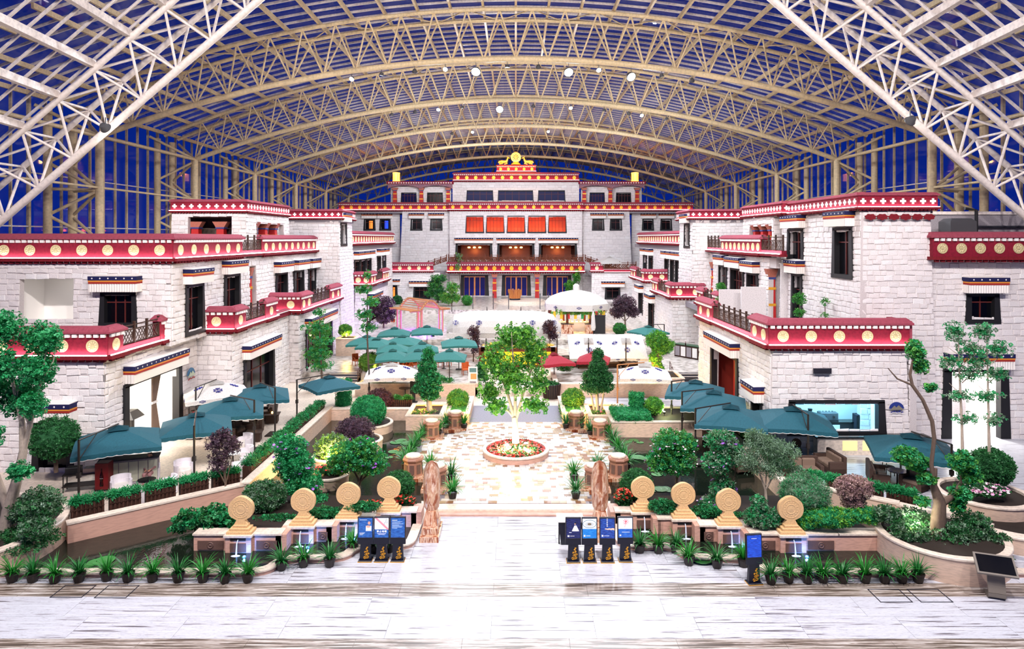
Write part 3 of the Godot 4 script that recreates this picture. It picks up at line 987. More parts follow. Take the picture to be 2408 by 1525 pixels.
func left_building() -> void:
	M.lit_warm = glow(Color(1, 0.55, 0.2), 0.9)
	M.lit_blue = glow(Color(0.1, 0.3, 1.0), 0.8)
	M.bracket = grained(Color(0.72, 0.42, 0.34), 0.7, M.soft, Vector3.ONE)
	M.bracket_blue = mt(Color(0.2, 0.25, 0.5), 0.7)
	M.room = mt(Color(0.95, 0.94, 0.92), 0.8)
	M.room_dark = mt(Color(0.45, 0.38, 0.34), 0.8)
	var o := thing("tibetan_building", "long white stone building with stepped red terraces lining the left of the courtyard", "building", V(-19.9, 0.15, 33.1))
	# ground floor, three bays stepping toward the court
	front(o, -33, -19.9, 33.1, 0.1, 5.5, [[[92, 160, 995, 1105], {"k": "door"}]])
	side(o, -19.9, 33.1, 42.8, 0.1, 5.5, [[[300, 418, 0.15, 3.9], {"k": "door", "hollow": true, "f": 0.35, "over": 0.6}]])
	room(o, -25.5, -20.2, 34.9, 41.0, 0.1, 4.2, M.room, "r")
	front(o, -20.6, -17.75, 42.8, 0.1, 5.5)
	side(o, -17.75, 42.8, 53.6, 0.1, 5.5, [[[577, 640, 0.3, 3.4], {"f": 0.3, "n": 3}]])
	front(o, -20.5, -17.0, 53.6, 0.1, 5.5)
	side(o, -17.0, 53.6, 66, 0.1, 5.5, [[[722, 778, 0.75, 3.9], {"k": "door", "n": 6, "f": 0.3}]])
	# terraces and level-one parapets
	slab(o, -33, -20.0, 33.2, 38.6, 4.9, 5.4, M.concrete, "terrace_slab")
	slab(o, -20, -17.85, 42.9, 53.6, 4.9, 5.4, M.concrete, "terrace_slab")
	slab(o, -20, -17.1, 53.7, 66, 4.9, 5.4, M.concrete, "terrace_slab")
	parapet(o, V(-33, 5.5, 33.1), V(-19.8, 5.5, 33.1), {"gap": 1.5, "n": 9})
	side_parapet(o, -19.8, 33.1, 34.4, 5.5, {"n": 1})
	kerb_rail(o, -19.8, 34.4, 38.0, 5.5)
	side_parapet(o, -19.8, 38.0, 39.6, 5.5, {"n": 1})
	side_parapet(o, -19.85, 39.6, 42.6, 5.5, {"h": 0.5, "roundels": false, "led": false})
	parapet(o, V(-19.9, 5.5, 42.8), V(-17.65, 5.5, 42.8), {"n": 1})
	side_parapet(o, -17.65, 42.8, 44.6, 5.5, {"n": 1})
	kerb_rail(o, -17.65, 44.6, 48.1, 5.5)
	side_parapet(o, -17.65, 48.1, 50.3, 5.5, {"n": 1})
	side_parapet(o, -17.7, 50.3, 53.4, 5.5, {"h": 0.5, "roundels": false, "led": false})
	parapet(o, V(-20.0, 5.5, 53.6), V(-16.9, 5.5, 53.6), {"n": 2})
	side_parapet(o, -16.9, 53.6, 56.4, 5.5, {"n": 2})
	kerb_rail(o, -16.9, 56.4, 62.0, 5.5)
	side_parapet(o, -16.9, 62.0, 65.8, 5.5, {"n": 2})
	# upper floor
	front(o, -34, -19.4, 38.5, 5.4, 10.05, [[[44, 172, 655, 752], {"k": "niche", "awn": false}], [[246, 312, 692, 760], {"n": 3, "over": 1.1}]])
	room(o, -28.6, -24.6, 38.8, 41.5, 6.6, 9.3, M.room)
	wpart("niche_lamp_panel", MB.new().bb(V(-27.0, 9.2, 39.3), V(-25.4, 9.28, 40.6)), M.lamp_soft, o)
	area(V(-26.2, 9.15, 40.0), Vector3(0, -1, -0.2), Vector3.RIGHT, Vector2(1.6, 1.2), 0.35)
	side(o, -19.4, 38.5, 66.0, 5.4, 10.05, [[[440, 474, 5.9, 8.6], {"n": 2}], [[530, 560, 5.5, 8.9], {"k": "door", "n": 2}], [[588, 603, 5.5, 9.4], {"k": "niche", "awn": false}], [[650, 673, 5.9, 8.5], {}], [[692, 712, 5.9, 8.5], {}], [[726, 741, 5.9, 8.5], {}]])
	room(o, -21.5, -19.75, 49.0, 51.8, 5.4, 9.6, M.wall, "r")
	pillar(o, V(-19.75, 5.4, 50.4), 3.9)
	parapet(o, V(-34, 10.05, 38.5), V(-19.35, 10.05, 38.5), {"n": 10})
	side_parapet(o, -19.35, 38.5, 48.3, 10.05, {"n": 6})
	kerb_rail(o, -19.35, 48.3, 52.0, 10.05)
	side_parapet(o, -19.35, 52.0, 66, 10.05, {"n": 9})
	slab(o, -34, -19.7, 38.8, 76, 9.6, 10.05, M.concrete)
	flush_stones(o)
	# pavilion on the roof
	var p := thing("roof_pavilion", "pink-lit white roof pavilion with red pillars and a band of white crosses, left side", "building", V(-19.75, 10.05, 50))
	front(p, -25.3, -19.75, 50, 10.05, 13.3, [[[441, 545, 508, 556], {"k": "niche", "awn": false}]], 0.02, 0.3)
	side(p, -19.75, 50, 59.5, 10.05, 13.3, [[[603, 668, 10.06, 12.6], {"k": "niche", "awn": false}]], 0.3)
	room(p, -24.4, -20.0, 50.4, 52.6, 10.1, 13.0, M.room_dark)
	for x: float in [462, 521]:
		pillar(p, V(fx(x, 50.7), 10.1, 50.7), 2.6, 0.62)
	for d: float in [52.6, 54.8, 57.0]:
		pillar(p, V(-20.3, 10.1, d), 2.6, 0.62)
	cross_tower(p, -25.3, -19.75, 50, 59.5, 13.3)
	slab(p, -25.3, -19.8, 50.2, 59.5, 13.1, 13.4, M.concrete)
	flush_stones(p, 60)
	# tower behind the terraces
	var w := thing("stone_tower", "square white stone tower with a lit band of crosses, left side", "building", V(-16.9, 0.75, 66))
	front(w, -23.5, -16.9, 66, 0.7, 13.25)
	side(w, -16.9, 66, 71.5, 0.7, 13.25, [[[806, 817, 10.9, 12.9], {"n": 1, "over": 0.6}]])
	cross_tower(w, -23.5, -16.85, 66, 71.5, 13.25)
	slab(w, -23.5, -17.0, 66.2, 71.5, 13.0, 13.3, M.concrete)
	flush_stones(w, 120)
	# rear range
	var q := thing("rear_wing", "white rear wing with narrow windows and red parapets between tower and central hall, left side", "building", V(-17.6, 1.3, 71.5))
	side(q, -18.0, 71.5, 100, 1.2, 10.6, [[[835, 846, 6.3, 8.9], {"over": 0.5}], [[850, 860, 6.3, 8.9], {"over": 0.5}], [[864, 873, 6.3, 8.9], {"over": 0.5}], [[889, 896, 6.6, 9.0], {"over": 0.5}], [[901, 908, 6.6, 9.0], {"over": 0.5}]])
	front(q, -18.0, -16.3, 76.0, 1.2, 6.05)
	side(q, -16.3, 76, 87, 1.2, 6.05, [[[870, 888, 2.0, 4.2], {"k": "door"}]])
	parapet(q, V(-18.0, 6.05, 76), V(-16.2, 6.05, 76), {"n": 2})
	side_parapet(q, -16.2, 76, 79, 6.05, {"n": 2})
	kerb_rail(q, -16.2, 79, 83, 6.05)
	side_parapet(q, -16.2, 83, 87, 6.05, {"n": 3})
	slab(q, -18, -16.3, 76.2, 87, 5.5, 5.95, M.concrete, "terrace_slab")
	side_parapet(q, -17.9, 71.5, 100, 10.6, {"far": true, "n": 21})
	slab(q, -26, -18.1, 71.5, 104, 10.1, 10.6, M.concrete)
	# last bay before the hall
	front(q, -22.5, -11.5, 104, 1.7, 6.2, [[[976, 1007, 676, 699], {"over": 1.6}], [[915, 931, 672, 699], {"k": "lit", "over": 1.2}]])
	parapet(q, V(-21.3, 6.2, 104), V(-12.6, 6.2, 104), {"n": 6, "far": true, "h": 1.6})
	slab(q, -22.5, -11.5, 104.2, 112, 5.7, 6.1, M.concrete, "terrace_slab")
	flush_stones(q, 60)

func right_building() -> void:
	var o := thing("tibetan_building", "white stone building with corner terrace and cafe window lining the right of the courtyard", "building", V(13.6, 0.0, 36.4))
	front(o, 13.6, 21.0, 36.4, 0, 5.5, [[[1868, 2066, 945, 1014], {"k": "win", "hollow": true, "f": 0.3, "awn": false}]])
	room(o, 15.0, 20.0, 36.8, 40.0, -0.1, 3.4, M.room)
	side(o, 13.55, 36.4, 50.7, 0, 5.5, [[[1676, 1732, 0.1, 4.0], {"k": "door", "hollow": true, "f": 0.3, "over": 0.8}], [[1772, 1790, 0.1, 2.3], {"k": "door", "over": 0.9, "n": 2}]])
	room(o, 13.9, 17.0, 41.2, 48.0, 0.0, 4.4, M.room_red, "l")
	side(o, 21.0, 36.4, 38.2, 0, 5.5, [])
	parapet(o, V(13.5, 5.5, 36.4), V(21.0, 5.5, 36.4), {"n": 5})
	side_parapet(o, 13.5, 36.4, 39.2, 5.5, {"n": 2})
	kerb_rail(o, 13.5, 39.2, 46.8, 5.5)
	side_parapet(o, 13.5, 46.8, 50.7, 5.5, {"n": 2})
	wpart("parapet_end", MB.new().bb(V(20.9, 5.5, 36.5), V(21.2, 7.05, 38.5)), M.coping, o)
	slab(o, 13.7, 21.0, 36.5, 52.0, 4.9, 5.4, M.concrete, "terrace_slab")
	wpart("air_grille", MB.new().bb(V(fx(1912, 36.3), fy(878, 36.3), 36.28), V(fx(1955, 36.3), fy(865, 36.3), 36.34)), M.concrete, o)
	for k in 6:
		wpart("grille_slat", MB.new().box(V(fx(1933, 36.3), fy(877 - k * 2.2, 36.3), 36.24), Vector3(0.95, 0.03, 0.06)), M.slate, o)
	# terrace dividing walls
	wpart("terrace_screen", MB.new().bb(V(16.6, 5.4, 50.2), V(18.4, 7.9, 50.4)), M.wall, o)
	wpart("terrace_screen", MB.new().bb(V(15.4, 5.4, 51.6), V(18.6, 7.6, 51.8)), M.wall, o)
	# upper block
	front(o, 19.4, 23.75, 38.5, 0, 13.0, [], 0.012, 0.31)
	front(o, 23.3, 33, 38.75, 0, 10.3, [[[2235, 2352, 872, 1034], {"k": "door", "hollow": true, "f": 0.42, "over": 0.8}], [[2282, 2338, 695, 752], {"n": 2, "f": 0.25}]], 0.012, 0.31)
	room(o, 24.0, 29.0, 38.9, 46.0, -0.1, 4.8, M.room)
	side(o, 19.4, 38.5, 50.2, 5.4, 13.0, [[[1963, 1998, 9.3, 12.0], {"n": 2, "f": 0.25}], [[1854, 1883, 9.2, 12.0], {"n": 2, "f": 0.25}], [[1866, 1884, 5.4, 8.9], {"k": "door", "n": 2}]])
	parapet(o, V(19.3, 13.05, 38.5), V(23.8, 13.05, 38.5), {"cross": true, "h": 1.05, "power": 0.45})
	side_parapet(o, 19.3, 38.5, 50.2, 13.05, {"cross": true, "h": 1.05, "power": 0.45})
	slab(o, 19.6, 23.7, 38.8, 50.2, 12.9, 13.1, M.concrete)
	parapet(o, V(23.4, 10.15, 38.3), V(33, 10.15, 38.3), {"n": 9, "led": false, "gap": 1.2})
	for i in 6:
		var c := V(19.95 + 0.66 * i, 12.68, 38.42)
		wpart("painted_cloud", cloud_shape().turned(Transform3D(Basis.from_scale(Vector3(0.5, 0.5, 1)), c)), M.red_dark, o)
	# middle range along x = 18.6
	side(o, 18.6, 50.2, 66, 0.7, 10.05, [[[1805, 1822, 5.5, 9.3], {"k": "niche", "awn": false}], [[1757, 1779, 5.5, 8.6], {}], [[1718, 1745, 5.5, 8.8], {"k": "door"}], [[1690, 1705, 5.9, 8.9], {}], [[1636, 1652, 5.5, 9.3], {"k": "niche", "awn": false}]])
	room(o, 18.95, 20.5, 48.8, 51.0, 5.4, 9.6, M.wall, "l")
	room(o, 18.95, 20.5, 62.0, 71.0, 5.4, 9.6, M.wall, "l")
	pillar(o, V(19.0, 5.4, 50.8), 3.8, 0.5)
	pillar(o, V(18.9, 5.4, 65.0), 3.8, 0.5)
	kerb_rail(o, 18.5, 47.5, 51.5, 10.05)
	side_parapet(o, 18.5, 51.5, 61.5, 10.05, {"n": 9})
	kerb_rail(o, 18.5, 61.5, 66.0, 10.05)
	slab(o, 18.9, 26, 50.2, 76, 9.6, 10.05, M.concrete)
	flush_stones(o)
	# middle bays
	var m := thing("terraced_bay", "white stone bays with small red terraces behind the corner terrace, right side", "building", V(16.3, 0.75, 54))
	front(m, 16.4, 18.6, 54.5, 0.7, 5.5)
	side(m, 16.3, 54.5, 61, 0.7, 5.5)
	parapet(m, V(16.2, 5.5, 54.5), V(19.4, 5.5, 54.5), {"n": 2, "led": false})
	side_parapet(m, 16.2, 54.5, 56.0, 5.5, {"n": 1})
	kerb_rail(m, 16.2, 56, 59, 5.5)
	side_parapet(m, 16.2, 59, 61, 5.5, {"n": 1})
	slab(m, 16.4, 18.6, 54.7, 66, 4.9, 5.4, M.concrete, "terrace_slab")
	front(m, 15.1, 18.6, 66, 0.7, 5.5)
	side(m, 15.1, 66, 75, 0.7, 5.5, [[[1527, 1537, 0.9, 4.2], {"k": "door"}]])
	parapet(m, V(15.0, 5.5, 66), V(18.2, 5.5, 66), {"n": 2})
	side_parapet(m, 15.0, 66, 68, 5.5, {"n": 1})
	kerb_rail(m, 15.0, 68, 72, 5.5)
	side_parapet(m, 15.0, 72, 75, 5.5, {"n": 2})
	slab(m, 15.2, 18.6, 66.2, 76, 4.9, 5.4, M.concrete, "terrace_slab")
	flush_stones(m, 120)
	# pavilion on the roof
	var p := thing("roof_pavilion", "white roof pavilion with three red pillars and a band of crosses, right side", "building", V(18.95, 10.05, 48))
	side(p, 18.95, 50.2, 57, 10.05, 13.1, [[[1761, 1815, 10.06, 12.4], {"k": "niche", "awn": false}]], 0.3)
	front(p, 18.95, 24, 50.2, 10.05, 13.1, [], 0.02, 0.3)
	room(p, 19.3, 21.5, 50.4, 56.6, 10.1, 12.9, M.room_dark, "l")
	for d: float in [51.6, 53.2, 54.9]:
		pillar(p, V(19.4, 10.1, d), 2.4, 0.55)
	side_parapet(p, 18.9, 48.4, 57, 13.1, {"cross": true, "h": 1.05, "power": 0.45})
	parapet(p, V(18.9, 13.1, 48.4), V(24, 13.1, 48.4), {"cross": true, "h": 1.05, "power": 0.45})
	flush_stones(p, 60)
	var w := thing("stone_tower", "square white stone tower with a lit band of crosses, right side", "building", V(16.9, 0.75, 66))
	front(w, 16.9, 23.0, 66, 0.7, 13.25, [], 0.02)
	side(w, 16.9, 66, 71.5, 0.7, 13.25, [[[1607, 1617, 10.7, 12.8], {"n": 1, "over": 0.6}]])
	cross_tower(w, 16.85, 23.0, 66, 71.5, 13.25)
	slab(w, 17.0, 23, 66.2, 71.5, 13.0, 13.3, M.concrete)
	flush_stones(w, 120)
	var q := thing("rear_wing", "white rear wing with narrow windows and red parapets between tower and central hall, right side", "building", V(17.6, 1.3, 71.5))
	side(q, 18.0, 71.5, 100, 1.2, 10.6, [[[1598, 1609, 6.0, 8.9], {"over": 0.5}], [[1588, 1594, 6.3, 8.9], {"over": 0.5}], [[1576, 1583, 6.3, 8.9], {"over": 0.5}], [[1563, 1570, 6.3, 8.9], {"over": 0.5}], [[1525, 1533, 6.6, 9.0], {"over": 0.5}], [[1512, 1519, 6.6, 9.0], {"over": 0.5}]])
	front(q, 15.6, 18.0, 82, 1.2, 6.05)
	side(q, 15.6, 82, 92, 1.2, 6.05, [[[1503, 1511, 2.0, 4.6], {"k": "door"}]])
	parapet(q, V(15.5, 6.05, 82), V(19.6, 6.05, 82), {"n": 3})
	side_parapet(q, 15.5, 82, 84, 6.05, {"n": 1})
	kerb_rail(q, 15.5, 84, 88, 6.05)
	side_parapet(q, 15.5, 88, 92, 6.05, {"n": 2})
	slab(q, 15.7, 18, 82.2, 92, 5.5, 5.95, M.concrete, "terrace_slab")
	side_parapet(q, 17.9, 71.5, 100, 10.6, {"far": true, "n": 21})
	slab(q, 18.1, 26, 71.5, 104, 10.1, 10.6, M.concrete)
	front(q, 11.5, 22.5, 104, 1.7, 6.2, [[[1426, 1455, 677, 700], {"over": 1.6}]])
	parapet(q, V(11.4, 6.2, 104), V(13.3, 6.2, 104), {"n": 1, "far": true, "h": 1.6})
	parapet(q, V(13.3, 6.2, 104), V(18.3, 6.2, 104), {"roundels": false, "far": true, "h": 0.7})
	railing(q, V(13.3, 6.8, 103.9), V(18.3, 6.8, 103.9), 1.0, M.wood, 0, 0.05)
	slab(q, 11.5, 22.5, 104.2, 112, 5.7, 6.1, M.concrete, "terrace_slab")
	flush_stones(q, 60)

func cloud_shape() -> MB:
	var p := PackedVector2Array()
	for i in 28:
		var a := TAU * i / 28
		var k := 1.0 + 0.12 * sin(a * 7.0)
		p.append(Vector2(cos(a) * 0.62 * k, -sin(a) * 0.34 * k))
	return MB.new().ext(p, 0.0, 0.06).turned(Transform3D(Basis(Vector3.RIGHT, PI / 2), Vector3.ZERO))

func central_building() -> void:
	var D := 113.0
	var o := thing("central_hall", "white Tibetan palace-style hall with red cornices and gold roundels closing the courtyard", "building", V(0, 1.8, D))
	var g := {"far": true, "power": 0.3, "gold": M.gold_deep, "tint": Color(1, 0.7, 0.4)}
	# wings
	for s: float in [-1.0, 1.0]:
		var left := s < 0
		var wins := [[855, 882], [894, 920], [961, 988], [1010, 1038]] if left else [[1395, 1423], [1439, 1467], [1509, 1536], [1554, 1581]]
		var inner := []
		var outer := []
		for i in 4:
			var px: Array = wins[i]
			var e := [[px[0] + 3, px[1] - 3, 516, 539], {"over": 1.0, "f": 0.18}]
			if left and i == 0: e[1].merge({"k": "lit"})
			if left and i == 1: e[1].merge({"k": "lit", "mat": M.lit_blue})
			if (i >= 2) == left: inner.append(e)
			else: outer.append(e)
		if left:
			front(o, -19.5, -10.9, D + 0.6, 1.7, 16.0, inner, 0.012, 0.42, 0.04, 0.0)
			front(o, -29.2, -19.3, D + 2.0, 1.7, 16.0, outer, 0.012, 0.42)
			parapet(o, V(-29.5, 15.9, D + 0.6), V(-11.2, 15.9, D + 0.6), g.merged({"h": 1.55, "n": 13}))
		else:
			front(o, 10.9, 19.5, D + 0.6, 1.7, 16.0, inner, 0.012, 0.42, 0.0, 0.04)
			front(o, 19.3, 29.2, D + 2.0, 1.7, 16.0, outer, 0.012, 0.42)
			parapet(o, V(11.2, 15.9, D + 0.6), V(29.5, 15.9, D + 0.6), g.merged({"h": 1.55, "n": 13}))
	# centre front
	var mid := []
	for px in [[1096, 1137], [1144, 1185], [1193, 1234], [1242, 1283], [1290, 1331]]:
		mid.append([[px[0] + 0.5, px[1] - 0.5, 508.5, 545], {"k": "lit", "awn": false, "f": 0.02, "n": 5, "mat": M.glass, "wide": true}])
	for px in [[1076, 1153], [1174, 1252], [1272, 1352]]:
		mid.append([[px[0], px[1], 574, 613], {"k": "door", "over": 0.9, "hollow": true, "f": 0.3}])
	for px in [[1091, 1141], [1188, 1240], [1285, 1336]]:
		mid.append([[px[0], px[1], 648, 694.5], {"k": "door", "awn": false, "hollow": true, "f": 0.5}])
	front(o, -11.0, 11.0, D, 1.8, 16.0, mid, 0.0, 0.42, 0.0, 0.0)
	parapet(o, V(-11.15, 15.9, D - 0.15), V(11.15, 15.9, D - 0.15), g.merged({"h": 1.6, "n": 15}))
	room(o, -9.5, 9.5, D + 0.4, D + 4, 12.2, 15.7, M.hall_lining)
	for i in 5:
		omni(V(-6.6 + 3.3 * i, 12.7, D + 1.6), 7.0, Color(1, 0.38, 0.1), 0.3)
	# wood-lined gallery rooms behind the middle openings, entrance doors below
	room(o, -11, 11, D + 0.4, D + 5, 7.6, 11.2, M.wood)
	for i in 3:
		var cx := fx([1114.5, 1213, 1312][i], D)
		for j in 3:
			var lp := V(cx - 0.9 + j * 0.9, 9.9, D + 1.2)
			wpart("pendant_lamp", MB.new().lathe([Vector2(0.0, -0.14), Vector2(0.22, -0.1), Vector2(0.25, 0.0), Vector2(0.2, 0.12), Vector2(0, 0.16)], 10), M.lamp_warm, o, Transform3D(Basis(), lp))
		omni(V(cx, 9.3, D + 2.0), 3.5, Color(1, 0.7, 0.4), 0.25)
		wpart("gallery_panel", MB.new().bb(V(cx - 2.4, 7.7, D + 3.0), V(cx + 2.4, 10.9, D + 3.1)), M.wood, o)
		var dx := fx([1116, 1214, 1310.5][i], D)
		var gd := group("entrance_door", o, o.global_transform.affine_inverse() * Transform3D(Basis(), V(dx, 1.85, D + 0.25)))
		for j in 4:
			part("door_leaf", MB.new().box(Vector3(-1.32 + 0.88 * j, 1.55, 0), Vector3(0.84, 3.1, 0.08)), M.door_blue, gd)
		for j in 5:
			part("gold_stile", MB.new().box(Vector3(-1.76 + 0.88 * j, 1.55, 0.06), Vector3(0.12 if j != 2 else 0.26, 3.1, 0.08)), M.copper, gd)
		part("lintel", MB.new().box(Vector3(0, 3.2, 0.02), Vector3(3.7, 0.14, 0.12)), M.copper, gd)
	# balcony over the entrance
	parapet(o, V(-11.1, 5.75, D - 2.6), V(11.1, 5.75, D - 2.6), g.merged({"h": 1.9, "n": 16, "power": 0.45, "tint": Color(1, 0.93, 0.9)}))
	slab(o, -11.0, 11.0, D - 2.5, D, 5.75, 6.2, M.wall, "balcony_slab")
	railing(o, V(-10.9, 7.65, D - 2.7), V(10.9, 7.65, D - 2.7), 1.1, M.wood, 22, 0.06)
	pillar(o, V(fx(1163, D - 2.2), 1.8, D - 2.2), 3.9, 0.62)
	pillar(o, V(fx(1263, D - 2.2), 1.8, D - 2.2), 3.9, 0.62)
	# stair flights with wooden rails at both ends of the balcony
	railing(o, V(-15.6, 6.2, 107), V(-11.2, 7.7, D - 2.7), 1.0, M.wood, 5, 0.06)
	railing(o, V(11.2, 7.7, D - 2.7), V(15.6, 6.2, 107), 1.0, M.wood, 5, 0.06)
	# upper storey
	var up := []
	for px in [[1098, 1159], [1172, 1253], [1266, 1328]]:
		up.append([[px[0], px[1], 449, 474], {"k": "win", "awn": false, "f": 0.02, "n": roundi((px[1] - px[0]) / 15.0), "mat": M.blue_glass}])
	front(o, fx(1064, 114.5), fx(1362, 114.5), 114.5, 17.3, 20.9, up, 0.0, 0.42, 0.0, 0.0)
	parapet(o, V(fx(1066, 114.2), 20.85, 114.2), V(fx(1361, 114.2), 20.85, 114.2), g.merged({"h": 1.65, "n": 14}))
	parapet(o, V(fx(1168, 114.6), 22.45, 114.6), V(fx(1260, 114.6), 22.45, 114.6), g.merged({"h": 1.35, "n": 5}))
	slab(o, -10.5, 10.5, 114.6, 122, 21, 22.4, M.red_dark)
	slab(o, -3.2, 3.2, 114.8, 118, 22.4, 23.7, M.red_dark)
	slab(o, -29, 29, 113.8, 122, 15.6, 16.0, M.concrete)
	for s: float in [-1.0, 1.0]:
		var xs := [929, 991, 1054] if s < 0 else [1373.5, 1435, 1498]
		var wn := [[944, 979], [1005, 1041]] if s < 0 else [[1387, 1421], [1449, 1483]]
		var d := 115.2
		var x0 := fx(919 if s < 0 else 1366, d)
		var x1 := fx(1061 if s < 0 else 1509, d)
		front(o, x0, x1, d, 17.3, 20.2, [[[wn[0][0], wn[0][1], 454, 475], {"awn": false, "f": 0.02, "n": 5, "mat": M.blue_glass}], [[wn[1][0], wn[1][1], 454, 475], {"awn": false, "f": 0.02, "n": 5}]], 0.0, 0.42, 0.0, 0.0)
		for x: float in xs:
			pillar(o, V(fx(x, d - 0.6), 17.2, d - 0.6), 2.7, 0.6)
		wpart("painted_frieze", frieze(x1 - x0 + 0.6).turned(Transform3D(Basis(), V((x0 + x1) * 0.5, 19.7, d - 0.9))), M.frieze, o)
		wpart("eave", MB.new().bb(V(x0 - 0.5, 20.5, d - 1.2), V(x1 + 0.5, 20.95, d + 6)), M.red, o)
		var dn := MB.new()
		var n := 26
		for i in n:
			dn.box(V(lerpf(x0 - 0.3, x1 + 0.3, (i + 0.5) / n), 20.68, d - 1.25), Vector3(0.22, 0.18, 0.14))
		wpart("dentils", dn, M.white, o).set_meta("kind", "stuff")
		var lx := fx(932 if s < 0 else 1493, d)
		var l := thing("roof_lantern", "glowing golden cylindrical roof lantern on the hall, %s" % ("left end" if s < 0 else "right end"), "lantern", V(lx, 20.95, d), 0.0, "glowing roof lanterns")
		part("lamp_body", MB.new().lathe([Vector2(0.55, 0), Vector2(0.62, 0.05), Vector2(0.62, 0.2), Vector2(0.56, 0.22), Vector2(0.56, 1.35), Vector2(0.62, 1.4), Vector2(0.62, 1.55), Vector2(0, 1.6)], 16), M.lantern, l)
		for i in 6:
			var a := TAU * i / 6
			part("rib", MB.new().box(Vector3(cos(a) * 0.58, 0.78, sin(a) * 0.58), Vector3(0.07, 1.15, 0.07)), M.gold_deep, l)
		omni(V(lx, 22.2, d - 1.1), 14.0, Color(1, 0.55, 0.2), 0.4)
	flush_stones(o, 300)
	# golden wheel and deer on the roof
	var w := thing("dharma_wheel", "glowing golden eight-spoked wheel crowning the central hall roof", "wheel", V(0, 23.8, 114.8))
	var tw := Transform3D(Basis(Vector3.RIGHT, PI / 2), Vector3(0, 1.25, 0))
	part("rim", MB.new().lathe([Vector2(0.62, -0.1), Vector2(0.85, -0.1), Vector2(0.85, 0.1), Vector2(0.62, 0.1), Vector2(0.62, -0.1)], 28).turned(tw), M.gold_lit, w)
	part("disc", MB.new().lathe([Vector2(0, -0.06), Vector2(0.64, -0.06), Vector2(0.64, 0.06), Vector2(0, 0.06)], 24).turned(tw), M.gold_lit, w)
	for i in 8:
		var a := TAU * i / 8
		part("spoke", MB.new().tube([Vector3(cos(a) * 0.14, 1.25 + sin(a) * 0.14, 0.1), Vector3(cos(a) * 0.5, 1.25 + sin(a) * 0.5, 0.1)], [0.03, 0.07], 5), M.wood_dark, w)
	part("hub", MB.new().lathe([Vector2(0.13, 0), Vector2(0.12, 0.16), Vector2(0, 0.18)], 10).turned(Transform3D(Basis(Vector3.RIGHT, PI / 2), Vector3(0, 1.25, 0))), M.gold_deep, w)
	part("finial", MB.new().lathe([Vector2(0.16, 2.05), Vector2(0.12, 2.15), Vector2(0, 2.3)], 8), M.gold_lit, w)
	part("lotus_base", MB.new().lathe([Vector2(0.75, 0), Vector2(0.8, 0.12), Vector2(0.55, 0.3), Vector2(0.45, 0.45), Vector2(0, 0.5)], 16), M.gold_lit, w)
	for x: float in [-2.4, 0.0, 2.4]:
		omni(V(x, 24.1, 112.6), 9.0, Color(1, 0.72, 0.35), 0.3)
	for s: float in [-1.0, 1.0]:
		var dr := thing("golden_deer", "golden deer kneeling toward the wheel, %s of it" % ("left" if s < 0 else "right"), "deer statue", V(s * 1.95, 23.8, 114.7), 0.0 if s < 0 else PI, "golden roof deer")
		part("body", deer(), M.gold_lit, dr)

func deer() -> MB:
	# faces +x, kneeling: trunk, neck, head, ears, folded legs as one joined shape
	var m := MB.new()
	m.tube([Vector3(-1.0, 0.28, 0), Vector3(-0.85, 0.42, 0), Vector3(-0.4, 0.5, 0), Vector3(0.1, 0.48, 0), Vector3(0.38, 0.55, 0), Vector3(0.52, 0.85, 0), Vector3(0.58, 1.12, 0), Vector3(0.62, 1.22, 0)], [0.06, 0.25, 0.27, 0.25, 0.22, 0.14, 0.11, 0.07], 10)
	m.tube([Vector3(0.5, 1.12, 0), Vector3(0.64, 1.2, 0), Vector3(0.82, 1.12, 0), Vector3(0.92, 1.06, 0)], [0.07, 0.12, 0.08, 0.04], 8)
	for s: float in [-1.0, 1.0]:
		m.tube([Vector3(0.54, 1.22, 0.05 * s), Vector3(0.5, 1.38, 0.14 * s), Vector3(0.53, 1.42, 0.17 * s)], [0.03, 0.05, 0.01], 6)
		m.tube([Vector3(-0.6, 0.4, 0.2 * s), Vector3(-0.3, 0.2, 0.27 * s), Vector3(-0.75, 0.1, 0.27 * s), Vector3(-0.85, 0.06, 0.27 * s)], [0.18, 0.13, 0.07, 0.05], 8)
		m.tube([Vector3(0.25, 0.4, 0.16 * s), Vector3(0.5, 0.18, 0.2 * s), Vector3(0.1, 0.08, 0.2 * s), Vector3(0.0, 0.06, 0.2 * s)], [0.13, 0.09, 0.06, 0.05], 8)
	return m
func frieze(w: float) -> MB:
	var p := PackedVector2Array([Vector2(-w * 0.5, -0.85), Vector2(w * 0.5, -0.85)])
	var n := 24
	for i in n + 1:
		var u := 1.0 - float(i) / n
		var k := absf(sin(u * PI * 2.0))
		p.append(Vector2(-w * 0.5 + w * u, 0.0 - 0.55 * pow(k, 0.6)))
	return MB.new().ext(p, -0.15, 0.15).turned(Transform3D(Basis(Vector3.RIGHT, PI / 2), Vector3.ZERO))

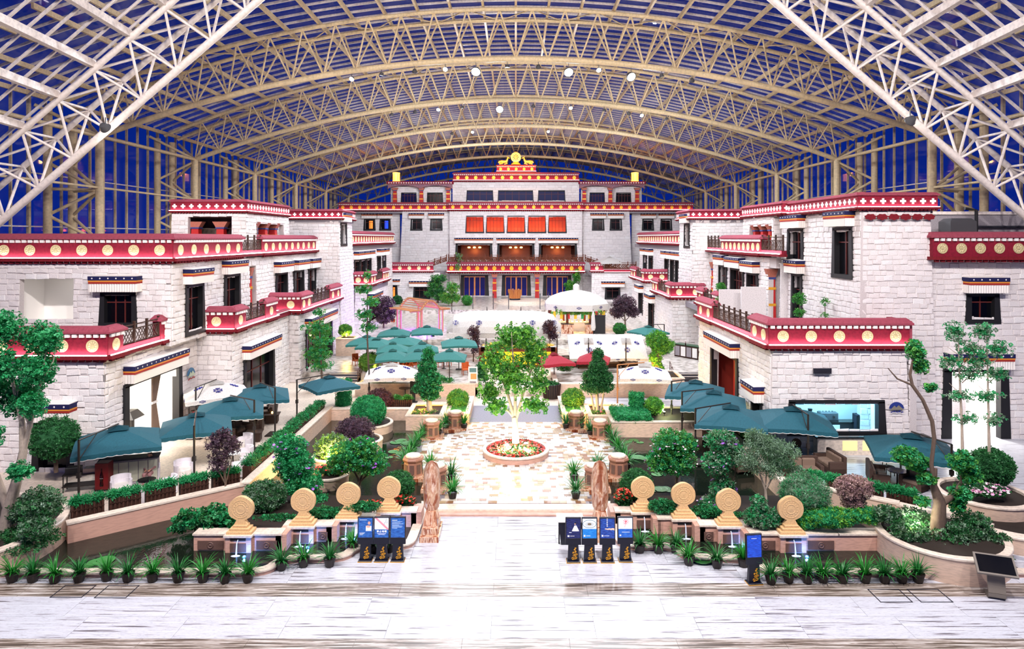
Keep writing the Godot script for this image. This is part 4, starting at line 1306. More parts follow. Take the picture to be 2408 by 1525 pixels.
# ---------------------------------------------------------------- floors, ponds, garden walls
func poly(pts: Array) -> PackedVector2Array:   # [x, d] pairs -> outline in x, z
	var p := PackedVector2Array()
	for e in pts:
		p.append(Vector2(e[0], -e[1]))
	return p
func garden_materials() -> void:
	var vein := noisetex(0.006, [[0.0, Color(0.36, 0.34, 0.37)], [0.2, Color(0.55, 0.52, 0.53)], [0.27, Color(0.93, 0.92, 0.93)], [0.36, Color(0.97, 0.97, 0.97)], [0.375, Color(0.66, 0.65, 0.68)], [0.39, Color(0.97, 0.97, 0.97)], [0.5, Color(0.96, 0.96, 0.97)], [0.51, Color(0.76, 0.75, 0.77)], [0.525, Color(0.98, 0.98, 0.98)], [0.62, Color(0.95, 0.95, 0.96)], [0.63, Color(0.64, 0.62, 0.64)], [0.65, Color(0.97, 0.97, 0.97)], [1.0, Color(1, 1, 1)]], 1024, 1024, FastNoiseLite.TYPE_SIMPLEX_SMOOTH, 6, 21, 30.0)
	var vein2 := noisetex(0.008, [[0.0, Color(0.3, 0.27, 0.25)], [0.42, Color(0.5, 0.45, 0.4)], [0.5, Color(0.85, 0.82, 0.8)], [0.6, Color(0.62, 0.57, 0.52)], [0.72, Color(0.93, 0.92, 0.9)], [1.0, Color(1, 1, 1)]], 1024, 1024, FastNoiseLite.TYPE_SIMPLEX_SMOOTH, 6, 22, 30.0)
	var k := 0
	for e in ["marble_a", "marble_b", "marble_c"]:
		M[e] = grained(Color(0.81, 0.825, 0.855), 0.34, vein, Vector3(0.05, 0.5, 1.1), 0.4)
		M[e].uv1_offset = Vector3(0.37 * k, 0.0, 0.23 * k)
		k += 1
	M.marble_band = grained(Color(0.84, 0.83, 0.82), 0.34, vein2, Vector3(0.05, 0.5, 1.1), 0.5)
	M.crazy = grained(Color(0.84, 0.82, 0.8), 0.3, noisetex(0.03, [[0.0, Color(0.5, 0.48, 0.46)], [0.25, Color(0.75, 0.73, 0.7)], [0.5, Color(0.95, 0.94, 0.92)], [1.0, Color(1, 1, 1)]], 512, 512, FastNoiseLite.TYPE_CELLULAR, 2, 12), Vector3.ONE * 0.12)
	M.grey_paving = grained(Color(0.5, 0.5, 0.56), 0.4, M.soft, Vector3.ONE * 0.8)
	M.cream = grained(Color(0.88, 0.77, 0.68), 0.5, M.soft, Vector3(0.3, 1.4, 0.3))
	M.cream_top = grained(Color(0.93, 0.87, 0.8), 0.4, M.soft, Vector3.ONE * 0.5)
	M.travertine = grained(Color(0.86, 0.68, 0.6), 0.45, M.soft, Vector3(0.25, 2.2, 0.25))
	M.carved = grained(Color(0.42, 0.31, 0.27), 0.7, M.soft, Vector3.ONE * 2.0)
	M.sandstone = grained(Color(0.9, 0.74, 0.53), 0.7, M.soft, Vector3.ONE * 1.6)
	M.onyx = grained(Color(1, 1, 1), 0.12, noisetex(0.006, [[0.0, Color(0.4, 0.18, 0.1)], [0.3, Color(0.6, 0.33, 0.2)], [0.4, Color(0.88, 0.78, 0.66)], [0.5, Color(0.72, 0.5, 0.38)], [0.58, Color(0.9, 0.82, 0.74)], [0.66, Color(0.55, 0.3, 0.2)], [0.78, Color(0.85, 0.72, 0.62)], [1.0, Color(0.6, 0.38, 0.26)]], 512, 512, FastNoiseLite.TYPE_SIMPLEX_SMOOTH, 5, 33, 60.0), Vector3(0.55, 0.14, 0.55))
	M.water = mt(Color(0.09, 0.12, 0.09), 0.06, 0.0, 0.5)
	M.water.normal_enabled = true
	var wn := noisetex(0.02, [], 512, 512, FastNoiseLite.TYPE_SIMPLEX_SMOOTH, 3, 44)
	wn.as_normal_map = true
	wn.bump_strength = 1.2
	M.water.normal_texture = wn
	M.water.normal_scale = 0.25
	M.water.uv1_triplanar = true
	M.water.uv1_world_triplanar = true
	M.water.uv1_scale = Vector3.ONE * 0.5
	M.soil = grained(Color(0.16, 0.12, 0.09), 0.95, M.soft, Vector3.ONE * 2.0)
	M.foam = mt(Color(0.85, 0.9, 0.97), 0.3)
	M.tile = mt(Color(1, 1, 1), 0.35)
	M.tile.vertex_color_use_as_albedo = true
	M.steps = grained(Color(0.33, 0.32, 0.35), 0.5, M.soft, Vector3.ONE)

func ground() -> void:
	garden_materials()
	var f := thing("floor", "pale veined marble floor in front of the garden and base of the courtyard", "floor", Vector3.ZERO, 0.0, "", "structure")
	part("subfloor", MB.new().bb(V(-40, -0.6, -6), V(40, -0.03, 172)), M.concrete, f)
	var rows := [[13.0, 14.5], [14.5, 16.0], [16.0, 17.5], [17.5, 18.9], [18.9, 19.6], [19.6, 20.75], [20.75, 21.9], [21.9, 22.75], [22.75, 24.2], [24.2, 25.7], [25.7, 27.2], [27.2, 29.2]]
	var mats := [M.marble_a, M.marble_b, M.marble_c]
	for j in rows.size():
		var n := 17
		for i in n:
			var x0 := -26.0 + 52.0 * i / n + (0.8 if j % 2 else 0.0)
			var x1 := x0 + 52.0 / n
			if rows[j][0] > 23.9 and absf((x0 + x1) * 0.5) < 19.0 and absf((x0 + x1) * 0.5) > 7.5:
				continue
			part("marble_slab", S.cube, M.marble_band if j == 4 or j == 7 else mats[(i * 7 + j * 5) % 3], f, Transform3D(Basis.from_scale(Vector3(x1 - x0 - 0.008, 0.03, rows[j][1] - rows[j][0] - 0.008)), V((x0 + x1) * 0.5, -0.015, (rows[j][0] + rows[j][1]) * 0.5)))
	# inset access covers in the marble: thin dark frames
	for q in [[at(118, 1404, 0), at(183, 1376, 0)], [at(222, 1405, 0), at(287, 1376, 0)], [at(2041, 1385, 0), at(2130, 1415, 0)], [at(2133, 1385, 0), at(2225, 1415, 0)]]:
		var a: Vector3 = q[0]
		var b: Vector3 = q[1]
		var mb := MB.new()
		var x0 := minf(a.x, b.x)
		var x1 := x0 + 1.0
		for e in [[x0, x1, -a.z, -a.z], [x0, x1, -b.z, -b.z], [x0, x0, -a.z, -b.z], [x1, x1, -a.z, -b.z]]:
			mb.box(V((e[0] + e[1]) * 0.5, 0.004, (e[2] + e[3]) * 0.5), Vector3(absf(e[1] - e[0]) + 0.03, 0.012, absf(e[3] - e[2]) + 0.03))
		part("cover_frame", mb, M.slate, f)
	# raised floors
	var t := thing("terrace_floor", "pale stone floor of the garden level around ponds and terraces", "floor", Vector3.ZERO, 0.0, "", "structure")
	part("left_paving", MB.new().ext(poly([[-33, 24], [-20, 24], [-17.2, 26.0], [-12.1, 29.9], [-12.0, 43.1], [-6.4, 43.4], [-3.0, 46.2], [-3.0, 56], [-33, 56]]), -0.03, 0.15), M.cream_top, t)
	part("right_paving", MB.new().ext(poly([[33, 20], [21, 22], [14.5, 27.2], [12.1, 29.9], [12.0, 43.1], [6.4, 43.4], [3.0, 46.2], [3.0, 56], [33, 56]]), -0.03, 0.12), M.marble_a, t)
	part("grey_strip", MB.new().bb(V(-3.0, -0.03, 42.0), V(3.0, 0.155, 46.2)), M.grey_paving, t)
	part("middle_paving", MB.new().bb(V(-3.0, -0.03, 46.2), V(3.0, 0.15, 56)), M.cream_top, t)
	var levels := [[49.0, 68.5, 0.75, 11.5], [54.6, 68.5, 0.74, 40.0], [68.5, 92.0, 1.3, 40.0], [92.0, 120.0, 1.8, 40.0]]
	for e in levels:
		part("plaza_paving", MB.new().bb(V(-e[3], -0.03, e[0]), V(e[3], e[2], e[1])), M.crazy, t)
	# patio: staggered stone tiles in three tones, nearest ones laid as single tiles
	var p := thing("patio", "patio of staggered cream, tan and white stone tiles round the lit tree", "floor", V(0, 0.15, 35.5), 0.0, "", "structure")
	var outline := poly([[-3.15, 29.1], [3.15, 29.1], [3.15, 31.6], [5.2, 33.0], [5.2, 38.6], [3.1, 40.0], [3.1, 42.0], [-3.1, 42.0], [-3.1, 40.0], [-5.2, 38.6], [-5.2, 33.0], [-3.15, 31.6]])
	wpart("bed", MB.new().ext(outline, -0.03, 0.14), M.concrete, p)
	wpart("front_step", MB.new().bb(V(-3.3, -0.03, 28.55), V(3.3, 0.15, 29.15)), M.cream_top, p)
	wpart("front_step", MB.new().bb(V(-3.6, -0.03, 28.2), V(3.6, 0.07, 28.6)), M.travertine, p)
	var tones := [Color(0.9, 0.89, 0.87), Color(0.93, 0.92, 0.91), Color(0.76, 0.66, 0.52), Color(0.6, 0.44, 0.32), Color(0.86, 0.83, 0.76), Color(0.68, 0.58, 0.42)]
	var tone_mats := []
	for c in tones:
		tone_mats.append(mt(c * 0.92, 0.3))
	var rest := []
	var tint := []
	var d := 29.2
	var made := 0
	var row := 0
	while d < 41.9:
		var x := -5.3 + rnd(0, 0.3)
		while x < 5.2:
			var w: float = [0.22, 0.3, 0.38][rng.randi() % 3]
			var c := Vector2(x + w * 0.5, -(d + 0.13))
			if Geometry2D.is_point_in_polygon(c, outline) and c.distance_to(Vector2(0, -35.8)) > 1.7:
				var tt := Transform3D(Basis.from_scale(Vector3(w - 0.012, 0.03, 0.245)), Vector3(c.x, 0.145 + rnd(0, 0.006) - 0.15, c.y + 35.5))
				var q := [0, 1, 1, 0, 2, 3, 4, 5, 0, 1][rng.randi() % 10] as int
				if made < 300:
					part("tile", S.cube, tone_mats[q], p, tt)
					made += 1
				else:
					rest.append(tt)
					tint.append((tones[q] * 0.92 as Color).srgb_to_linear())
			x += w
		d += 0.257
		row += 1
	many("tiles", S.cube, M.tile, p, rest, tint)
	# stairs up to the plaza
	for s: float in [-1.0, 1.0]:
		var side := "left" if s < 0 else "right"
		var st := thing("stone_stairs", "short flight of dark stone steps beside the %s building" % side, "stairs", V(s * 13.3, 0.15, 53.4), 0.0, "stone steps")
		for i in 4:
			wpart("step", MB.new().bb(V(s * 12.4, 0.1, 53.2 + i * 0.32), V(s * 14.8, 0.27 + i * 0.15, 54.7)), M.steps, st)
			wpart("nosing", MB.new().bb(V(s * 12.4, 0.24 + i * 0.15, 53.15 + i * 0.32), V(s * 14.8, 0.275 + i * 0.15, 53.25 + i * 0.32)), M.cream_top, st)
		var ra := thing("hand_rail", "slim metal stair rail beside the dark steps, %s side" % side, "railing", V(s * 12.3, 0.15, 53.1), 0.0, "stair rails")
		for i in 3:
			wpart("post", S.rod, M.copper_dark, ra, span(S.rod, V(s * 12.3, 0.2 + i * 0.25, 53.1 + i * 0.7), V(s * 12.3, 1.15 + i * 0.25, 53.1 + i * 0.7), 0.025))
		for k in 4:
			wpart("rail", S.rod, M.copper_dark, ra, span(S.rod, V(s * 12.3, 0.45 + k * 0.23, 53.1), V(s * 12.3, 0.95 + k * 0.23, 54.5), 0.022))

func low_wall(label: String, a: Array, b: Array, y0: float, y1: float, w := 0.35, mat: Material = null, top: Material = null, called := "garden_wall") -> Node3D:
	var o := thing(called, label, "wall", V(a[0], y0, a[1]))
	var p := V(a[0], 0, a[1])
	var q := V(b[0], 0, b[1])
	var r := (q - p).normalized()
	var n := Vector3(-r.z, 0, r.x) * w * 0.5
	var u := Vector3(0, y0, 0)
	var v := Vector3(0, y1 - 0.07, 0)
	wpart("face", MB.new().hexa([p - n + u, q - n + u, q + n + u, p + n + u, p - n + v, q - n + v, q + n + v, p + n + v]), mat if mat else M.cream, o)
	n *= 1.18
	p -= r * 0.03
	q += r * 0.03
	var t := Vector3(0, y1, 0)
	wpart("coping", MB.new().hexa([p - n + v, q - n + v, q + n + v, p + n + v, p - n + t, q - n + t, q + n + t, p + n + t]), top if top else M.cream_top, o)
	return o
# ring planter: wall, coping and soil
func ring(label: String, c: Vector3, rad: float, h: float, mat: Material = null, thick := 0.22, sx := 1.0, sz := 1.0) -> Node3D:
	var o := thing("round_planter", label, "planter", c, 0.0, "")
	var n := 36
	part("wall", MB.new().lathe([Vector2(rad - 0.04, 0), Vector2(rad - 0.04, h - 0.08)], n, Vector3.ZERO, sx, sz), mat if mat else M.cream, o)
	part("rim", MB.new().lathe([Vector2(rad - 0.03, h - 0.09), Vector2(rad, h - 0.08), Vector2(rad, h - 0.02), Vector2(rad - 0.02, h), Vector2(rad - thick, h), Vector2(rad - thick, h - 0.12)], n, Vector3.ZERO, sx, sz), M.cream_top, o)
	part("soil", MB.new().lathe([Vector2(rad - thick + 0.01, h - 0.1), Vector2(rad * 0.5, h - 0.04), Vector2(0, h - 0.02)], n, Vector3.ZERO, sx, sz), M.soil, o)
	return o
func planter_box(label: String, x0: float, x1: float, d0: float, d1: float, h: float, y0 := 0.0, mat: Material = null) -> Node3D:
	var o := thing("planter_box", label, "planter", V((x0 + x1) * 0.5, y0, d0))
	var w := 0.2
	mat = mat if mat else M.cream
	for e in [[x0, x1, d0, d0 + w], [x0, x1, d1 - w, d1], [x0, x0 + w, d0 + w, d1 - w], [x1 - w, x1, d0 + w, d1 - w]]:
		wpart("side", MB.new().bb(V(e[0], y0, e[2]), V(e[1], y0 + h - 0.07, e[3])), mat, o)
	var rim := MB.new()
	var k := 0.04
	for e in [[x0 - k, x1 + k, d0 - k, d0 + w + k], [x0 - k, x1 + k, d1 - w - k, d1 + k], [x0 - k, x0 + w + k, d0 + w, d1 - w], [x1 - w - k, x1 + k, d0 + w, d1 - w]]:
		rim.bb(V(e[0], y0 + h - 0.07, e[2]), V(e[1], y0 + h, e[3]))
	wpart("rim", rim, M.cream_top, o)
	wpart("soil", MB.new().bb(V(x0 + w, y0, d0 + w), V(x1 - w, y0 + h - 0.1, d1 - w)), M.soil, o)
	return o
func strip(pts: Array, w: float, y0: float, y1: float) -> MB:   # kerb along a polyline of [x, d]
	var mb := MB.new()
	var l := []
	var r := []
	for i in pts.size():
		var a: Array = pts[maxi(i - 1, 0)]
		var b: Array = pts[mini(i + 1, pts.size() - 1)]
		var t := Vector3(b[0] - a[0], 0, -(b[1] - a[1])).normalized()
		var n := Vector3(-t.z, 0, t.x) * w * 0.5
		l.append(V(pts[i][0], 0, pts[i][1]) - n)
		r.append(V(pts[i][0], 0, pts[i][1]) + n)
	var u := UP * y0
	var v := UP * y1
	for i in pts.size() - 1:
		mb.hexa([l[i] + u, l[i + 1] + u, r[i + 1] + u, r[i] + u, l[i] + v, l[i + 1] + v, r[i + 1] + v, r[i] + v])
	return mb
func smooth(pts: Array, k := 5) -> Array:
	var out := []
	for i in pts.size():
		out.append(pts[i])
	for pass_ in 2:
		var o: Array = [out[0]]
		for i in out.size() - 1:
			var a: Array = out[i]
			var b: Array = out[i + 1]
			o.append([lerpf(a[0], b[0], 0.25), lerpf(a[1], b[1], 0.25)])
			o.append([lerpf(a[0], b[0], 0.75), lerpf(a[1], b[1], 0.75)])
		o.append(out[-1])
		out = o
	return out

func garden_walls() -> void:
	for s: float in [-1.0, 1.0]:
		var side := "left" if s < 0 else "right"
		var mir := func(a: Array) -> Array:
			return a.map(func(e): return [e[0] * -s, e[1]])
		# water (built on the left, mirrored on the right)
		var outline: Array = mir.call([[-17.5, 23.3], [-8.9, 23.3], [-8.2, 24.4], [-6.4, 24.4], [-5.9, 25.3], [-4.2, 25.3], [-3.95, 25.8], [-3.9, 31.5], [-5.6, 33.2], [-5.6, 38.6], [-4.4, 40.3], [-6.5, 43.0], [-11.6, 43.0], [-11.9, 29.9], [-17.2, 25.8]])
		var pond := thing("pond", "dark green pond water of the %s garden" % side, "pond", Vector3.ZERO, 0.0, "", "stuff")
		part("water", MB.new().ext(poly(outline), -0.02, 0.05), M.water, pond)
		var k := thing("pond_kerb", "cream stepped kerb edging the %s pond along the marble floor" % side, "kerb", V(s * 9, 0, 23))
		var line: Array = smooth(mir.call([[-17.6, 23.25], [-12.0, 23.25], [-9.3, 23.25], [-8.5, 23.4], [-8.35, 24.05], [-7.9, 24.3], [-6.8, 24.3], [-6.1, 24.4], [-5.95, 25.0], [-5.5, 25.25], [-4.6, 25.25], [-3.95, 25.35], [-3.9, 26.2], [-3.9, 29.4]]))
		wpart("kerb_side", strip(line, 0.26, -0.03, 0.13), M.travertine, k)
		wpart("kerb_top", strip(line, 0.36, 0.13, 0.18), M.cream_top, k)
		# terrace walls round the pond
		if s < 0:
			low_wall("pale pink low wall below the bamboo planters, along the left pond", [-16.9, 25.7], [-11.9, 29.75], -0.02, 0.82, 0.35, M.travertine)
			ring("large round cream planter at the left edge with the tall leaning tree", V(-20.4, 0, 24.9), 3.5, 0.95, M.cream, 0.3)
		else:
			low_wall("pale low wall behind the shrubs, edging the right pond terrace", [11.9, 29.75], [15.3, 27.3], -0.02, 0.95, 0.35, M.cream)
			low_wall("curving pale wall running out to the round planters, right garden", [15.3, 27.3], [17.6, 25.2], -0.02, 0.9, 0.35, M.cream)
			ring("round cream planter with the gnarled bonsai tree, right foreground", V(15.3, 0, 24.6), 2.15, 0.9, M.cream, 0.25)
			ring("outer stepped round planter ring at the right edge", V(19.3, 0, 26.6), 2.5, 0.75, M.cream, 0.5)
			ring("raised inner round planter with flowers and ball bush, right edge", V(18.9, 0.4, 27.6), 1.75, 0.85, M.cream, 0.25)
		low_wall("straight cream wall along the outer side of the %s pond" % side, [s * 11.75, 29.6], [s * 11.75, 43.0], -0.02, 0.9)
		if s < 0:
			low_wall("cream wall across the far end of the left pond", [-11.7, 43.0], [-6.5, 43.0], -0.02, 0.8)
		else:
			planter_box("long cream hedge planter across the far end of the right pond", 5.5, 11.6, 39.2, 42.8, 0.98, -0.02)
		planter_box("cream box planter holding the conical tree, %s of the path" % side, minf(s * 6.55, s * 4.35), maxf(s * 6.55, s * 4.35), 40.6, 43.5, 0.95)
		planter_box("cream box planter holding the lit ball bush, %s of the path" % side, minf(s * 4.3, s * 2.85), maxf(s * 4.3, s * 2.85), 41.6, 46.0, 0.85)
		low_wall("pale wall fronting the cafe plaza, %s of the path" % side, [s * 11.5, 49.0], [s * 2.9, 49.0], 0.1, 1.1, 0.4)
		low_wall("low pale wall by the path beside the plaza, %s of the path" % side, [s * 2.9, 49.0], [s * 2.9, 54.0], 0.1, 1.1, 0.3)
	ring("round cream planter of red flowers round the floodlit tree", V(0, 0.15, 35.8), 1.76, 0.34, M.travertine, 0.2)
	var rings := [["round pond planter with the clipped green ball bush", -8.6, 40.6, 1.3], ["round pond planter with the purple-brown bush", -8.4, 37.2, 1.15], ["round pond planter of the yellow-lit bush", -9.3, 34.3, 0.95], ["round pond planter of red flowers and a lamp", -8.7, 31.7, 0.95]]
	for e in rings:
		ring(e[0], V(e[1], 0.03, e[2]), e[3], 0.55, M.cream, 0.18)

# stone medallion outline: broad rounded lotus-bud shape, 1 wide, foot at y = 0
func medallion_shape() -> MB:
	var p := PackedVector2Array()
	var n := 40
	for i in n:
		var a := TAU * i / n
		var cx := signf(cos(a)) * pow(absf(cos(a)), 0.9) * 0.5
		var cy := signf(sin(a)) * pow(absf(sin(a)), 0.9) * 0.46
		cx *= 1.0 - 0.16 * maxf(0.0, absf(sin(a)) - 0.55) - (0.1 if sin(a) < -0.8 else 0.0)
		p.append(Vector2(cx, -(0.48 + cy + 0.035 * pow(maxf(0.0, sin(a)), 12.0))))
	var m := MB.new().ext(p, -0.09, 0.09)
	m.turned(Transform3D(Basis(Vector3.RIGHT, PI / 2), Vector3.ZERO))
	return m
func fountain_stones() -> void:
	var med := medallion_shape()
	var turn := Transform3D(Basis(Vector3.RIGHT, PI / 2), Vector3(0, 0.48, 0.085))
	var relief := MB.new().lathe([Vector2(0.37, 0), Vector2(0.365, 0.014), Vector2(0.34, 0.014), Vector2(0.335, 0.002)], 28).turned(turn)
	var relief2 := MB.new().lathe([Vector2(0.21, 0), Vector2(0.2, 0.016), Vector2(0.175, 0.016), Vector2(0.15, 0.006), Vector2(0.0, 0.018)], 24).turned(turn)
	var petals := MB.new()
	for i in 16:
		var a := TAU * i / 16
		petals.lathe([Vector2(0.045, 0), Vector2(0.03, 0.01), Vector2(0, 0.014)], 6, Vector3(cos(a) * 0.265, 0, sin(a) * 0.265))
	petals.turned(turn)
	var spots := [[10.1, 25.0, 11.8, 8.6], [8.05, 25.75, 8.75, 6.95], [6.5, 26.4, 7.0, 5.5], [5.05, 27.05, 5.6, 3.95]]
	var nth := ["outermost", "second from outside", "third from outside", "innermost"]
	for s: float in [-1.0, 1.0]:
		var side := "left" if s < 0 else "right"
		for i in 4:
			var e: Array = spots[i]
			var d: float = e[1]
			var w := thing("fountain_wall", "pink travertine fountain wall with carved panels, %s of the %s row" % [nth[i], side], "fountain", V(s * e[0], 0.0, d), 0.0, "fountain walls")
			var xa := minf(s * e[2], s * e[3])
			var xb := maxf(s * e[2], s * e[3])
			wpart("wall", MB.new().bb(V(xa, 0.0, d), V(xb, 0.62, d + 0.45)), M.travertine, w)
			wpart("coping", MB.new().bb(V(xa - 0.03, 0.62, d - 0.05), V(xb + 0.03, 0.68, d + 0.5)), M.cream_top, w)
			wpart("return_wall", MB.new().bb(V(s * e[3] - 0.2, 0.0, d), V(s * e[3] + 0.2, 0.64, d + 0.9)), M.travertine, w)
			var x: float = s * e[0]
			wpart("pier", MB.new().bb(V(x - 0.47, 0.0, d - 0.18), V(x + 0.47, 0.62, d)), M.travertine, w)
			wpart("pier_coping", MB.new().bb(V(x - 0.52, 0.62, d - 0.24), V(x + 0.52, 0.69, d)), M.cream_top, w)
			wpart("spout_slot", MB.new().bb(V(x - 0.28, 0.5, d - 0.2), V(x + 0.28, 0.57, d - 0.17)), M.black, w)
			wpart("carved_panel", MB.new().bb(V(x - 0.29, 0.08, d - 0.2), V(x + 0.29, 0.4, d - 0.17)), M.carved, w)
			for q in [[xa + 0.15, x - 0.6], [x + 0.6, xb - 0.15]]:
				if q[1] - q[0] > 0.35:
					wpart("carved_panel", MB.new().bb(V(q[0], 0.1, d - 0.025), V(q[1], 0.42, d + 0.01)), M.carved, w)
					wpart("carved_rosette", MB.new().lathe([Vector2(0.12, 0), Vector2(0.1, 0.03), Vector2(0.07, 0.01), Vector2(0, 0.04)], 12).turned(Transform3D(Basis(Vector3.RIGHT, PI / 2), V((q[0] + q[1]) * 0.5, 0.26, d - 0.025))), M.carved, w)
			if i == 0 and s > 0:
				wpart("wall", MB.new().bb(V(11.8, 0, d), V(13.4, 0.62, d + 0.45)), M.travertine, w)
				wpart("coping", MB.new().bb(V(11.8, 0.62, d - 0.05), V(13.4, 0.68, d + 0.5)), M.cream_top, w)
			wpart("water_spill", MB.new().tube([V(x, 0.53, d - 0.2), V(x, 0.45, d - 0.3), V(x, 0.05, d - 0.36)], [0.015, 0.022, 0.035], 6), M.foam, w)
			wpart("foam", MB.new().lathe([Vector2(0.13, 0.052), Vector2(0.08, 0.06), Vector2(0, 0.064)], 12, V(x, 0.0, d - 0.42), 1.3, 0.7), M.foam, w)
			wpart("pool_lamp", MB.new().lathe([Vector2(0.06, 0.05), Vector2(0.05, 0.09), Vector2(0, 0.1)], 8, V(x + 0.35, 0.0, d - 0.5)), glow(Color(0.3, 0.55, 1.0), 6.0), w)
			omni(V(x + 0.35, 0.16, d - 0.5), 0.5, Color(0.35, 0.6, 1.0), 0.05)
			var m := thing("stone_medallion", "carved sandstone lotus medallion on a stepped base, %s of the %s row" % [nth[i], side], "stone ornament", V(x, 0.69, d + 0.12), 0.0, "carved medallions")
			for k in 3:
				part("base_step", MB.new().cbox(Vector3(0, k * 0.1, 0), Vector3(0.92 - k * 0.2, 0.1, 0.5 - k * 0.1), 0.015), M.sandstone, m)
			part("neck", MB.new().hexa([Vector3(-0.24, 0.3, -0.1), Vector3(0.24, 0.3, -0.1), Vector3(0.24, 0.3, 0.1), Vector3(-0.24, 0.3, 0.1), Vector3(-0.12, 0.52, -0.08), Vector3(0.12, 0.52, -0.08), Vector3(0.12, 0.52, 0.08), Vector3(-0.12, 0.52, 0.08)]), M.sandstone, m)
			var t := Transform3D(Basis.from_scale(Vector3.ONE * 0.92), Vector3(0, 0.42, 0))
			part("disc", med.mesh(), M.sandstone, m, t)
			part("carved_ring", relief.mesh(), M.sandstone, m, t)
			part("carved_lotus", relief2.mesh(), M.sandstone, m, t)
			part("carved_petals", petals.mesh(), M.sandstone, m, t).set_meta("kind", "stuff")
		# raised bed behind the fountain walls
		var bed := thing("planting_bed", "dark soil bed behind the fountain walls of the %s garden" % side, "planting bed", V(s * 8, 0, 27), 0.0, "", "stuff")
		wpart("soil", MB.new().ext(poly([[s * (11.8 if s < 0 else 13.3), 25.4], [s * 8.7, 25.4], [s * 8.6, 26.1], [s * 6.95, 26.1], [s * 6.9, 26.8], [s * 5.5, 26.8], [s * 5.5, 27.4], [s * 4.0, 27.4], [s * 4.0, 28.9], [s * (10.5 if s < 0 else 12.5), 28.9]]), 0.0, 0.6), M.soil, bed)
		# upright onyx slabs on stepped plinths
		var o := thing("marble_stele", "polished banded onyx slab on a stepped plinth, %s of the entrance steps" % side, "stone ornament", V(s * 3.28, 0, 26.6), 0.0, "onyx slabs")
		part("plinth", MB.new().cbox(Vector3(0, 0, 0.1), Vector3(0.72, 0.22, 1.5), 0.02), M.onyx, o)
		part("plinth", MB.new().cbox(Vector3(0, 0.22, 0.1), Vector3(0.6, 0.26, 1.2), 0.02), M.onyx, o)
		part("cradle", MB.new().hexa([Vector3(-0.28, 0.48, -0.3), Vector3(0.28, 0.48, -0.3), Vector3(0.28, 0.48, 0.5), Vector3(-0.28, 0.48, 0.5), Vector3(-0.2, 0.95, -0.25), Vector3(0.2, 0.95, -0.25), Vector3(0.2, 0.95, 0.3), Vector3(-0.2, 0.95, 0.3)]), M.onyx, o)
		part("slab", MB.new().tube([Vector3(0, 0.9, 0), Vector3(0, 1.05, 0), Vector3(0, 1.4, 0), Vector3(0, 2.0, -0.02), Vector3(0, 2.5, -0.05), Vector3(0, 2.72, -0.08), Vector3(0, 2.8, -0.1)], [0.2, 0.29, 0.33, 0.33, 0.29, 0.2, 0.05], 16), M.onyx, o)
		# octagonal pedestals round the patio
		var nn := ["front outer", "front inner", "rear outer", "rear inner"]
		var ps := [[4.9, 32.6], [3.6, 31.2], [4.8, 38.9], [3.6, 40.8]]
		for i in 4:
			var c := thing("octagonal_pedestal", "octagonal carved stone pedestal with round cap, %s one on the %s" % [nn[i], side], "pedestal", V(s * ps[i][0], 0.0, ps[i][1]), 0.0, "octagonal pedestals")
			part("plinth", MB.new().cbox(Vector3.ZERO, Vector3(1.35, 0.22, 1.2), 0.02), M.onyx, c)
			part("drum", MB.new().lathe([Vector2(0.5, 0.2), Vector2(0.46, 0.26), Vector2(0.44, 0.85), Vector2(0.5, 0.92), Vector2(0.52, 0.98), Vector2(0.48, 1.06), Vector2(0.36, 1.06)], 8, Vector3.ZERO, 1, 1, false, PI / 8, TAU + PI / 8), M.pedestal, c)
			part("cap", MB.new().lathe([Vector2(0.34, 1.06), Vector2(0.36, 1.08), Vector2(0.36, 1.14), Vector2(0.33, 1.17), Vector2(0, 1.17)], 24), M.cream_top, c)
			for j in 8:
				var a := TAU * j / 8
				part("carved_panel", MB.new().box(Vector3(sin(a) * 0.425, 0.55, cos(a) * 0.425), Vector3(0.2, 0.42, 0.03), Basis(UP, a)), M.carved, c)

